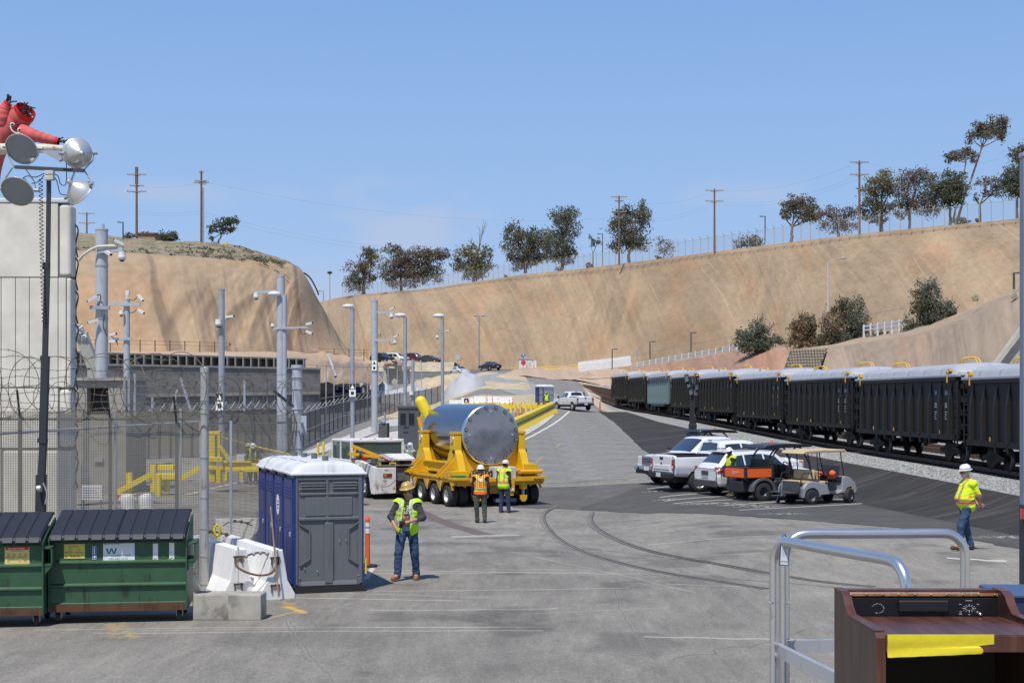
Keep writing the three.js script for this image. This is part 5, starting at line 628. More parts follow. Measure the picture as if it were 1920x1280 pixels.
// ---------- curved yellow barrier, posts and delineators by the road ----------
{
const base = [[936,828],[972,806],[992,796],[1010,786.5],[1024,779],[1037,772]], pts = base.map(p=>{ const q = GP(...p);return [q[0],0, q[1]];}), c = curveOf(pts), t = thing('road_barrier', 'curved bright yellow steel road barrier with a dark band beside the white edge line', 'barrier',[c.at(1).x, G(c.at(1).x, c.at(1).z),-c.at(1).z]), o = t.position;const s = c.at(1).z / F, H = 19*s;
const nrm = (f)=>{ const d = c.at(Math.min(1, f + .01)).sub(c.at(Math.max(0, f - .01))).normalize();return new V3(d.z,0, d.x);}, pt = (f, y, out)=>{ const p = c.at(f), n = nrm(f);return new V3(p.x + n.x*out, G(p.x, p.z) + y*H,-p.z + n.z*out);};
const strip = (nm, prof, m)=>surf(nm,46, prof.length - 1, (f, g)=>{ const q = prof[Math.round(g*(prof.length - 1))];return pt(f, q[0], q[1]).sub(o);}, ds2(m), null, null, t);
strip('top_rail',[[.62,.10],[.66,.20],[.86,.18],[.96,.10],[1,-.02],[.98,-.2],[.6,-.22]], yellow);strip('band',[[.62,.12],[.44,.14]], mat([.26,.23,.06],.7));strip('lower_beam',[[.45,.14],[.44,.2],[.40,.22],[.38,.12]], yellow);
for (let i = 0;i < 64;i++) { const f = (i + .5) / 64, b = new B(o);b.bar(pt(f,0,.52), pt(f,.42,.14), c.len / 64*.95,.06);b.bd('board', yellow, t);} const e = c.at(1), b = new B(o);b.box(e.x, G(e.x, e.z) + H*.5,-e.z,.3, H,.3);b.bd('end_cap', yellow, t);
const row = [845.5,861,873,889.5,900,909,918.5,927.5,937,947,957.5,966,976,986,996,1005.5,1015.5,1025.5], D = 140, t2 = thing('post_barrier', 'long yellow rail on thick square posts crossing behind the delineators', 'barrier', at(936, D));row.forEach((x, i)=>{ const q = at(x, D - i*.1), bb = new B(t2.position);bb.box(q.x, q.y + .5, q.z,.2,1.06,.2);bb.bd('post', yellow, t2);});const r = new B(t2.position), a = at(838, D), d = at(1032, D - 1.8);r.bar([a.x, a.y + .72, a.z - .14],[d.x, d.y + .72, d.z - .14],.1,.3);r.bd('rail', yellow, t2);
for (const [x, y, lab] of [[955,769, 'the one beside the yellow post left of the cluster'],[967,786, 'lowest and nearest of the cluster by the cask'],[973,781, 'second nearest of the cluster by the cask'],[978,777, 'slim one in the middle of the cluster'],[982,772.5, 'farther one right of the cluster'],[997,768.5, 'alone between two yellow posts, right of the cluster'],[961,766, 'partly hidden behind the cask top']]) { const q = GP(x, y);dup(del0,[q[0], G(...q),-q[1]], rr(0,3), 'orange delineator, ' + lab, 'orange delineator posts',1.05);}
const ds = [[879, 'left'],[913, 'middle'],[923, 'right']];for (const [x, n] of ds) dup(del0, at(x,156),0, 'orange delineator at the white barriers beyond the cask, ' + n + ' of three', 'orange delineator posts',1.05);
for (let i = 0;i < 5;i++) { const p = at(842 + i*23,163 - i*1.5);const k = kRail(['white concrete barrier next to the perimeter fence end above the cask', 'second white concrete barrier from the fence end above the cask', 'white concrete barrier behind the small triangle sign above the cask', 'white concrete barrier with a delineator in front above the cask', 'white concrete barrier nearest the far toilets above the cask'][i], p, Math.PI / 2 - .12,1.55, true, 'white barriers above the cask');k.rotation.y = -Math.PI / 2 + .1;}
const sp = pth('sign_post', 'small black triangle sign on a short post above the cask', 'sign',874,150), q = P(874,751,150);let b3 = new B(sp.position);b3.box(q.x, q.y, q.z - .02,.46,.5,.03);b3.bd('plate', camDark, sp);b3 = new B(sp.position);b3.cyl(at(874,150.1), P(874,755,150.1),.04);b3.bd('post', galv, sp);decal(sp, 'sign_face', canvasMat(64,64, (x)=>{ x.fillStyle = '#1d1f22';x.fillRect(0,0,64,64);x.fillStyle = '#eee';x.beginPath();x.moveTo(32,12);x.lineTo(50,52);x.lineTo(14,52);x.fill();}),.45,.48, mtx(q.x - sp.position.x, q.y - sp.position.y, q.z - sp.position.z + .004));
}
// ---------- soil mound, sheeting and things in the far compound ----------
{
const c = at(826,206);const m = surf('soil_mound',40,40, (a, b)=>{ const x = c.x + (a - .5)*13, D = 206 + (b - .5)*13, r = Math.hypot(a - .5, b - .5)*2;const h = 2.9*Math.pow(Math.max(0,1 - r*r),.9)*(.75 + .5*fbm(x*.35, D*.35,4)) + .5*(fbm(x*1.2, D*1.2,3) - .5)*(1 - r);return new V3(x, G(x, D) - .3 + Math.max(-.3, h),-D);}, mSand, null, null);tag(m, 'pale mound of loose soil behind the grey lamp posts', 'soil mound');
const tm = new THREE.MeshStandardMaterial({ color: new THREE.Color(.40,.405,.42), roughness: .6, side: THREE.DoubleSide });
const cloth = (lab, px, D, w, d, h)=>{ const c2 = at(px, D), q = surf('tarpaulin',60,40, (a, b)=>{ const x = c2.x + (a - .5)*w, DD = D + (b - .5)*d, r = Math.hypot((a - .5)*2, (b - .5)*2);const f = Math.sin(a*22 + 5*fbm(a*4, b*4,3))*.18 + .5*(fbm(a*9, b*9,3) - .5);return new V3(x, G(x, DD) + .05 + h*Math.pow(Math.max(0,1 - r*r),1.1)*(.8 + .5*fbm(a*3 + px, b*3,3)) + f*Math.max(0,1 - r) - .3*ss(.85,1.1, r),-DD);}, tm, null, null);tag(q, lab, 'tarpaulin');};
cloth('pale grey sheet draped over the soil beside the tallest lamp post',868,192,6.6,9,2.5);cloth('crumpled pale grey sheet covering the soil left of the mound',770,192,10,8,1.9);cloth('low fold of pale grey sheeting behind the perimeter fence',715,196,5,6,2.2);
let b;const wp = (nm, lab, cat, x0, y0, x1, y1, D, m, d = 1.5)=>{ const t = pth(nm, lab, cat, (x0 + x1) / 2, D);b = nB(t);pbox(b, x0, y0, x1, y1, D, d,.03);b.bd('body', m, t);b = nB(t);pbox(b, x0 - .6, y0 - 1.6, x1 + .6, y0, D - .1, d + .2);b.bd('top_edge', whitePaint, t);b = nB(t);pbox(b, x0 + 1, y1, x1 - 1, y1 + 14, D + .2, d - .4);b.bd('base', concrete, t);return t;};
wp('low_wall', 'low pale concrete wall in front of the three far blue toilets', 'wall',600,738,690,750,198, concrete,.4);
wp('storage_container', 'white storage container beyond the perimeter fence beside the signed mast', 'container',651,707,691,722,205, whitePaint,3); 
for (const [x, lab] of [[626, 'left'],[644, 'middle'],[662, 'right']]) { const t = pth('portable_toilet', 'far blue toilet with a white roof behind the perimeter fence, ' + lab + ' of three', 'portable toilet', x + 8,205, 'far blue toilets'), D = 205;b = nB(t);pbox(b, x,724, x + 16,752, D,1.1,.03);b.bd('shell', tBlue, t);b = nB(t);const a = P(x,725, D), e = P(x + 16,725, D);b.prism([[a.x, a.y],[a.x + .1, a.y + .22],[e.x - .1, a.y + .22],[e.x, a.y]],1.2, mtx(0,0,-D - .5));b.bd('roof', tWhite, t);if (x < 660) { const p = P(x + 6,728, D - .02);b = nB(t);b.cyl([p.x, p.y, p.z],[p.x, p.y, p.z + .03],.2,.2,14);b.bd('round_label', whitePaint, t);} }
for (const [y, lab, d] of [[706, 'upper orange-yellow barrier rail beyond the perimeter fence',212],[712, 'lower orange-yellow barrier rail beyond the perimeter fence',208]]) { const t = pth('barrier_rail', lab, 'barrier',640, d);b = nB(t);b.bar(P(595, y + 4, d), P(690, y - 5, d),.12,.22);b.bd('rail', mat([.75,.45,.12],.6), t);for (let i = 0;i < 8;i++) { b = nB(t);const x = 598 + i*13;b.bar(P(x, y + 3 - i*1.2, d), P(x, y + 16, d),.12);b.bd('post', yellow, t);} }
const pl = pth('equipment_pile', 'pile of white and tan machine parts behind the signed mast', 'equipment',732,205), D = 205;b = new B(pl.position);for (let i = 0;i < 14;i++) { const p = P(rr(716,772), rr(678,692), D + rr(-1,1));b.rbox(p.x, p.y, p.z, rr(.5,1.6), rr(.3,.8), rr(.4,1),.08, rr(-.3,.3), rr(0,3), rr(-.4,.4));} pbox(b,718,690,768,720, D + .5,.6);b.bd('parts', mat([.52,.49,.45],.7, { map: 'mottle' }), pl);b = new B(pl.position);for (let i = 0;i < 4;i++) { const p = P(rr(720,765), rr(677,685), D - 1.2);b.sph(p.x, p.y, p.z,.35,1.3,.8,1,8);} b.bd('rusty_parts', mat([.38,.2,.13],.8, { map: 'rust' }), pl);
}
// ---------- train of covered gondolas ----------
const lidM = mat([.42,.43,.45],.45, { map: 'weather' }), strapM = mat([.72,.42,.03],.6), bogieM = mat([.016,.0135,.012],.8, { map: 'rust' });
const carMark = (a, b)=>canvasMat(96,256, (x)=>{ x.clearRect(0,0,96,256);x.fillStyle = '#b9bcbd';x.font = 'bold 46px sans-serif';x.fillText(a,16,60);x.fillText(b,16,150);x.font = '18px sans-serif';for (let i = 0;i < 4;i++) x.fillRect(18,178 + i*16,50 - (i*13) % 30,6);},.8, { transparent: true, alphaTest: .4 });
const mk1 = carMark('BN', '32'), mk2 = carMark('59', '32');
function gondola(label, m, ribM) { // local: rail top at y = 0, length along z
const t = thing('gondola_car', label, 'train car',[0,0,0],0, 'covered gondola cars in the train'), hw = 1.48, L = 14.3, h = L / 2;let b;
for (const s of [-1,1]) { b = new B();b.box(s*(hw - .12),2.25,0,.07,2.5, L - .5);b.bd('side_wall', m, t);b = new B();b.box(s*(hw - .04),1.06,0,.14,.2, L - .9);b.bd('side_sill', m, t);b = new B();b.box(s*(hw - .02),3.47,0,.16,.14, L - .3);b.bd('top_chord', m, t);}
for (const e of [-1,1]) { b = new B();b.box(0,2.35, e*(h - .3),2*hw - .3,2.3,.08);b.bd('end_wall', m, t);for (const y of [1.5,2.05,2.6,3.15]) { b = new B();b.box(0, y, e*(h - .18),2*hw - .35,.2,.14);b.bd('end_rib', ribM, t);} b = new B();b.box(0,.92, e*(h + .15),.5,.34,.6).box(0,.92, e*(h + .42),.3,.28,.22);b.bd('coupler', bogieM, t);
for (const s of [-1,1]) { b = new B();for (const y of [1.35,1.75,2.15,2.55,2.95]) b.cyl([s*(hw - .02), y, e*(h - .12)],[s*(hw - .02), y, e*(h - .55)],.018,.018,6);b.bar([s*(hw - .02),1.0, e*(h - .1)],[s*(hw - .02),3.4, e*(h - .1)],.05);b.bd('ladder', ribM, t);b = new B();b.box(s*(hw - .1),.95, e*(h - .35),.06,.5,.05).box(s*(hw - .1),.72, e*(h - .5),.06,.04,.36).box(s*(hw - .1),.95, e*(h - .65),.06,.5,.05);b.bd('step', bogieM, t);} }
const n = 11;for (const s of [-1,1]) for (let i = 0;i < n;i++) { const z = mix(-h + .95, h - .95, i / (n - 1)), low = i > 1 && i < n - 2 ? .74 : 1.0;b = new B();b.prism([[0,3.4],[.02,3.4],[.16,2.5],[.17,1.15],[.1, low],[-.04, low],[-.04,3.4]],.17, mtx(s*(hw - .1),0, z,0, s < 0 ? Math.PI : 0,0));b.bd('rib', ribM, t);}
for (const s of [-1,1]) for (const z of [-4.2,-1.1,2.4,5.0]) { b = new B();b.box(s*(hw + .02),1.25, z,.02,.16,.1);b.bd('reflector', mat([.55,.36,.03],.5), t);}
b = new B();b.box(0,1.0,0,.5,.34, L - .4);b.cyl([.5,.85,-.6],[.5,.85,.6],.22).box(-.5,.85,.9,.5,.4,.8);b.bd('underframe', bogieM, t);
for (const e of [-1,1]) { const g = group('bogie', t,[0,0, e*(h - 2.1)]);for (const z of [-.88,.88]) { b = new B();for (const s of [-1,1]) b.lathe([[.001,-.07],[.40,-.07],[.425,-.05],[.42,.04],[.46,.05],[.46,.075],[.30,.05],[.1,.08],[.001,.08]],28, mtx(s*.76,.44, z,0,0, s*Math.PI / 2));b.cyl([-.95,.44, z],[.95,.44, z],.09);b.bd('wheelset', bogieM, g);b = new B();for (const s of [-1,1]) b.lathe([[.405,-.072],[.43,-.06],[.43,.04]],28, mtx(s*.76,.44, z,0,0, s*Math.PI / 2));b.bd('wheel_tread', mat([.30,.29,.27],.4, { metal: .7 }), g);} for (const s of [-1,1]) { b = new B();b.prism([[-1.15,.38],[-1.15,.56],[-.7,.62],[-.35,.78],[.35,.78],[.7,.62],[1.15,.56],[1.15,.38],[.6,.38],[.35,.26],[-.35,.26],[-.6,.38]],.16, mtx(s*.99,0,0,0, Math.PI / 2,0));for (const q of [-.12,.12]) b.cyl([s*1.0,.3, q],[s*1.0,.66, q],.09,.09,10);b.bd('side_frame', bogieM, g);} b = new B();b.box(0,.6,0,2.0,.3,.4);b.bd('bolster', bogieM, g);}
{ const g = group('cover', t);b = new B();b.rbox(0,3.59,0,2*hw + .16,.12, L,.03);b.bd('rim', lidM, g);
const sh = surf('shell',40,40, (a, c)=>{ const z = (c - .5)*(L - .3), e = Math.abs(c - .5)*2, k = 1 - Math.pow(ss(.90,1.0, e),2)*.85, an = (a - .5)*2, x = an*(hw + .02), y = 3.64 + (.40*Math.pow(Math.max(0,1 - Math.pow(Math.abs(an),5)),.5) + .10*(1 - an*an))*k;return new V3(x, y, z);}, lidM, null, null, g);
for (let i = 0;i < 6;i++) for (const s of [-1,1]) { b = new B();b.prism([[hw + .06,3.64],[hw - .01,3.88],[hw - .22,3.97],[hw - .22,3.64]],.14, mtx(0,0, mix(-h + 1.9, h - 1.9, i / 5),0, s < 0 ? Math.PI : 0,0));b.bd('stiffener', lidM, g);}
b = new B();for (const e of [-1,1]) b.rbox(0,3.68, e*(h - .12),2*hw - .2,.18,.3,.03);b.bd('end_flange', mat([.68,.68,.64],.5, { map: 'weather' }), g);}
for (const e of [-1,1]) for (const s of [-1,1]) { b = new B();b.box(s*(hw + .1),3.52, e*(h - 1.0),.03,.42,.09).box(s*(hw - .02),3.76, e*(h - 1.0),.3,.07,.16).box(s*(hw + .02),3.82, e*(h - .85),.12,.1,.3);b.bd('strap', strapM, t);}
for (const e of [-1,1]) { const z = e*(h - 2.6);for (const k of [-.18,.18]) { b = new B();b.tube([[-.25,4.1, z + k - .42],[-.2,4.34, z + k - .22],[0,4.4, z + k],[.2,4.34, z + k + .22],[.25,4.1, z + k + .42]],.03,16,5);b.bd('lifting_sling', strapM, t);} }
for (const [mk, z] of [[mk1,5.58],[mk2,4.34]]) decal(t, 'car_number', mk,.55,1.5, mtx(-hw + .075,2.4, z,0,-Math.PI / 2,0));
return t;
}
{
const blk = mat([.0045,.0045,.005],.6, { map: 'weather' }), rib = mat([.013,.0125,.012],.6, { map: 'rust' }), teal = mat([.16,.24,.25],.6, { map: 'weather' });
const J = [28.3,43.3,58.2,73,88,103,117.5,132.5,148,163,177.5], lab = ['black covered gondola car cut off by the frame edge', 'black covered gondola car behind the walking man in the yellow shirt', 'black gondola car with white lettering, above the golf cart', 'black covered gondola car whose end stands above the golf cart roof', 'black covered gondola car behind the black utility cart roof', 'black covered gondola car behind the black light tower', 'black covered gondola car just behind the pale teal car', 'pale teal covered gondola car, the only one not black', 'black covered gondola car second from the far end', 'black covered gondola car at the far end of the train'];
let proto = null;for (let i = 0;i < J.length - 1;i++) { const [x0, y0] = rail(J[i]),[x1, y1] = rail(J[i + 1]), m = [(x0 + x1) / 2, (y0 + y1) / 2 + .035,-(J[i] + J[i + 1]) / 2];const turn = Math.atan2(x0 - x1, J[i + 1] - J[i]);let t;if (i === 7) t = gondola(lab[i], teal, teal);else if (!proto) t = proto = gondola(lab[i], blk, rib);else t = dup(proto, m, turn, lab[i]);t.position.copy(v(m));t.rotation.y = turn;}
const p = proto; { const q = rail(43.3), tt = decal(p, 'cover_number', canvasMat(96,48, (x)=>{ x.fillStyle = '#c9cac6';x.fillRect(0,0,96,48);x.fillStyle = '#33363a';x.font = 'bold 40px sans-serif';x.fillText('05',24,39);}),.7,.3, mtx(-1.58,3.62,-6.6,0,-Math.PI / 2,0));}
}
// ---------- road vehicles ----------
const carWhite = mat([.72,.73,.735],.3, { cc: 1 }), chrome = mat([.55,.56,.58],.22, { metal: .9 }), trimBlack = mat([.022,.022,.024],.5);
const carGlass = new THREE.MeshPhysicalMaterial({ color: new THREE.Color(.016,.024,.032), roughness: .05, clearcoat: 1, clearcoatRoughness: .03 });
const redLens = mat([.38,.012,.014],.18, { cc: 1 }), clearLens = mat([.62,.64,.64],.15, { cc: 1 });
function carBody(st, o) { // st rows along x: [x, sill, halfSill, belt, halfBelt, top, halfTop]
const row = tabLin(st);
const S = (x, vv)=>{ const [sill, hs, belt, hb, top, ht] = row(x), a = Math.abs(vv), s = vv < 0 ? -1 : 1;const K = [[0,0, top + .035],[.2, ht*.62, top + .026],[.32, ht*.9, top + .004],[.38, ht, top - .05],[.62, hb, belt],[.66, hb + .012, belt - .05],[.82, hb + .022, (belt + sill) / 2],[.96, hs, sill + .06],[1, hs - .07, sill]];let i = 0;while (i < K.length - 2 && a > K[i + 1][0]) i++;const t = (a - K[i][0]) / (K[i + 1][0] - K[i][0]);return new V3(s*mix(K[i][1], K[i + 1][1], t), mix(K[i][2], K[i + 1][2], t), x);};
const N = (x, vv)=>{ const e = .004, d1 = S(x + e, vv).sub(S(x - e, vv)), d2 = S(x, vv + e).sub(S(x, vv - e));const n = d1.cross(d2).normalize();const p = S(x, vv);if (n.x*p.x + n.y*(p.y - .8)*.6 < 0) n.negate();return n;};
const x0 = st[0][0], x1 = st[st.length - 1][0];
function body() { const nx = Math.ceil((x1 - x0) / .045), nvv = 72, pos = [], idx = [];for (let i = 0;i <= nx;i++) for (let j = 0;j <= nvv;j++) { const p = S(mix(x0, x1, i / nx), mix(-1,1, j / nvv));pos.push(p.x, p.y, p.z);}
for (let i = 0;i < nx;i++) for (let j = 0;j < nvv;j++) { const xm = mix(x0, x1, (i + .5) / nx), vm = mix(-1,1, (j + .5) / nvv), p = S(xm, vm);if (Math.abs(vm) > .6 && o.wheels.some(w=>(xm - w[0]) ** 2 + (p.y - w[1]) ** 2 < w[2]*w[2])) continue;if (o.open && xm > o.open[0] && xm < o.open[1] && Math.abs(vm) < .33) continue;const a = i*(nvv + 1) + j, b = a + 1, c = a + nvv + 1, d = c + 1;idx.push(a, b, d, a, d, c);}
for (const [i, f] of [[0,1],[nx,0]]) for (let j = 0;j < nvv / 2;j++) { const a = i*(nvv + 1) + j, b = a + 1, c = i*(nvv + 1) + nvv - j, d = c - 1;idx.push(a, b, d, a, d, c);}
const g = new THREE.BufferGeometry();g.setAttribute('position', new THREE.Float32BufferAttribute(pos,3));g.setIndex(idx);g.computeVertexNormals();return g;}
function patch(c, off = .005, n = 8) { // c: four [x, v] corners
const pos = [], idx = [];for (let i = 0;i <= n;i++) for (let j = 0;j <= n;j++) { const a = i / n, b = j / n, x = mix(mix(c[0][0], c[1][0], a), mix(c[3][0], c[2][0], a), b), vv = mix(mix(c[0][1], c[1][1], a), mix(c[3][1], c[2][1], a), b), p = S(x, vv).addScaledVector(N(x, vv), off);pos.push(p.x, p.y, p.z);} for (let i = 0;i < n;i++) for (let j = 0;j < n;j++) { const a = i*(n + 1) + j;idx.push(a, a + 1, a + n + 2, a, a + n + 2, a + n + 1);}
const g = new THREE.BufferGeometry();g.setAttribute('position', new THREE.Float32BufferAttribute(pos,3));g.setIndex(idx);g.computeVertexNormals();return g;}
return { S, N, body, patch };
}
function tabLin(T) { return (x)=>{ let i = 0;while (i < T.length - 2 && x > T[i + 1][0]) i++;const a = T[i], b = T[i + 1], t = clamp((x - a[0]) / (b[0] - a[0]),0,1);return a.slice(1).map((q, k)=>mix(q, b[k + 1], t));};}
const dsM = new Map();const ds = (m)=>{ if (!dsM.has(m)) { const c = m.clone();c.side = THREE.DoubleSide;dsM.set(m, c);} return dsM.get(m);};
const put = (parent, name, geo, m, parent2)=>{ const b = new B();b.add(geo);return b.bd(name, ds(m), parent);};
function carThing(name, label, cat, p, fwd, st, o, paint, group_) { // local +z is the front
const t = thing(name, label, cat, p, Math.atan2(fwd[0], fwd[1]), group_), C = carBody(st, o);const body = put(t, 'body', C.body(), paint);
const sides = (nm, c, m, off, lab)=>{ for (const s of [1,-1]) put(t, nm, C.patch(c.map(([x, q])=>[x, q*s]), off), m);};
const b = new B();const zs = o.wheels.map(w=>w[0]);b.box(0,.62, (st[0][0] + st[st.length - 1][0]) / 2,1.3,.5, st[st.length - 1][0] - st[0][0] - .5);for (const w of o.wheels) b.box(0, w[1] + .24, w[0],1.5,.5, w[2]*1.9);b.bd('underbody', black, t);
for (const w of o.wheels) for (const s of [-1,1]) wheel(t,[s*(o.track / 2), w[1], w[0]], w[1], o.tw || .25, { side: s, rim: .64, dish: .3, hub: .34, spokes: o.spokes || 6, rimM: o.rimM, steer: w[0] > 0 ? o.steer : 0 });
return { t, C, sides, one: (nm, c, m, off, parent = t)=>put(parent, nm, C.patch(c, off), m), bx: (nm, m,...boxes)=>{ const q = new B();for (const x of boxes) q.rbox(...x);return q.bd(nm, m, t);} };
}
const pickSt = [[-2.92,.66,.86,1.28,.93,1.33,.88],[-2.88,.6,.93,1.32,.975,1.38,.93],[-.98,.5,.95,1.33,.985,1.385,.94],[-.95,.5,.95,1.33,.985,1.40,.86],[-.80,.5,.95,1.33,.985,1.86,.73],[-.5,.5,.95,1.33,.985,1.92,.74],[.35,.5,.95,1.31,.985,1.93,.74],[.62,.5,.95,1.30,.985,1.89,.72],[1.42,.5,.95,1.22,.985,1.30,.82],[1.55,.5,.95,1.18,.98,1.26,.84],[2.5,.5,.95,1.10,.955,1.20,.82],[2.76,.5,.93,1.02,.93,1.14,.78],[2.86,.55,.86,.9,.88,1.06,.72]];
function pickup(label, p, fwd, tail) {
const k = carThing('pickup_truck', label, 'pickup truck', p, fwd, pickSt, { wheels: [[-1.85,.40,.50],[1.85,.40,.50]], track: 1.72, tw: .27, open: [-2.78,-1.02], steer: 0 }, carWhite), { t } = k;
k.sides('window',[[-.62,.415],[.02,.405],[.1,.605],[-.66,.605]], carGlass);k.sides('window',[[.10,.405],[.62,.42],[1.22,.6],[.18,.605]], carGlass);
k.one('windscreen',[[.70,-.33],[.70,.33],[1.38,.33],[1.38,-.33]], carGlass);k.one('rear_window',[[-.92,-.26],[-.92,.26],[-.815,.26],[-.815,-.26]], carGlass);
for (const x of [-.7,.14,1.28]) k.sides('door_gap',[[x,.62],[x + .018,.62],[x + .018,.93],[x,.93]], trimBlack,.003);k.sides('door_handle',[[-.6,.67],[-.42,.67],[-.42,.69],[-.6,.69]], chrome,.03);k.sides('door_handle',[[.22,.67],[.40,.67],[.40,.69],[.22,.69]], chrome,.03);
k.sides('sill_trim',[[-1.35,.95],[1.35,.95],[1.35,.995],[-1.35,.995]], trimBlack,.01);
k.bx('bed_floor', trimBlack,[0,.95,-1.9,1.7,.06,1.8,.02]);k.bx('bed_wall', trimBlack,[.9,1.2,-1.9,.06,.4,1.78,.01]);k.bx('bed_wall', trimBlack,[-.9,1.2,-1.9,.06,.4,1.78,.01]);k.bx('bed_rail', trimBlack,[.9,1.40,-1.9,.11,.035,1.82,.015]);k.bx('bed_rail', trimBlack,[-.9,1.40,-1.9,.11,.035,1.82,.015]);
{ const g = group('tailgate', t);let b = new B();b.rbox(0,1.05,-2.93,1.5,.62,.07,.03);b.bd('panel', carWhite, g);b = new B();b.rbox(0,.93,-2.955,1.3,.2,.06,.03);b.bd('crease', carWhite, g);b = new B();b.rbox(0,1.27,-2.965,.26,.1,.03,.012);b.bd('handle', trimBlack, g);b = new B();b.sph(0,1.08,-2.97,.075,1,.6,.2);b.bd('badge', steelDark, g);}
for (const s of [-1,1]) { const g = group('tail_light', t);let b = new B();b.rbox(s*.86,1.05,-2.9,.17,.42,.12,.03);b.bd('lens', redLens, g);b = new B();b.rbox(s*.86,.95,-2.955,.1,.1,.03,.012);b.bd('reverse_lens', clearLens, g);}
k.bx('rear_bumper', trimBlack,[0,.62,-3.0,1.86,.22,.2,.05]);k.bx('number_plate', whitePaint,[0,.64,-3.105,.34,.16,.02,.005]);
{ const g = group('grille', t);let b = new B();b.rbox(0,.98,2.85,1.14,.36,.09,.03);b.bd('surround', chrome, g);b = new B();b.box(0,.98,2.88,1.0,.27,.05);b.bd('mesh', trimBlack, g);b = new B();for (const y of [.89,.98,1.07]) b.rbox(0, y,2.905,1.02,.035,.04,.01);b.bd('bar', chrome, g);b = new B();b.sph(0,.98,2.93,.11,1,.5,.18);b.bd('badge', mat([.05,.09,.2],.3), g);}
for (const s of [-1,1]) { const g = group('headlight', t);let b = new B();b.rbox(s*.74,.98,2.77,.3,.34,.2,.05);b.bd('lens', clearLens, g);b = new B();b.rbox(s*.9,1.0,2.7,.05,.26,.16,.02);b.bd('indicator', orange, g);}
k.bx('front_bumper', chrome,[0,.68,2.9,1.92,.2,.24,.07]);k.bx('valance', trimBlack,[0,.52,2.86,1.8,.16,.22,.04]);k.bx('number_plate', whitePaint,[0,.66,3.03,.32,.16,.02,.005]);for (const s of [-1,1]) k.bx('fog_light', trimBlack,[s*.62,.66,3.0,.16,.13,.05,.03]);
for (const s of [-1,1]) { const g = group('mirror', t);let b = new B();b.rbox(s*1.13,1.38,1.1,.24,.22,.12,.04);b.box(s*1.0,1.32,1.12,.14,.05,.06);b.bd('shell', trimBlack, g);b = new B();b.rbox(s*1.16,1.34,1.165,.14,.05,.02,.008);b.bd('indicator', orange, g);}
{ const b = new B();b.rbox(0,1.93,-.84,.3,.05,.04,.015);b.bd('stop_light', redLens, t);}
return t;
}
const F2 = [-.93,.37], R2 = [.93,-.37];
pickup('white pickup truck facing the road, with its chrome grille in view',[8.17, G(8.17,60.4),-60.4],[-.88,.475]);
pickup('white pickup truck parked tail-out between the grille-first pickup and the white hatchback',[8.5, G(8.5,56.4),-56.4], R2);
{ const p = at(1074,149);const tk = pickup('white pickup truck far up the road beside the dark toilets, its front door open', p,[-.40,-.92]);const g = group('open_door', tk,[-1.0,0,1.25],[0,1.1,0]);let b = new B();b.rbox(0,.92,-.5,.08,.75,1.0,.03);b.bd('panel', carWhite, g);b = new B();b.box(0,1.58,-.5,.03,.5,.8);b.bd('pane', carGlass, g);b = new B();b.box(-.03,1.0,-.5,.06,.7,.9);b.bd('lining', trimBlack, g);}
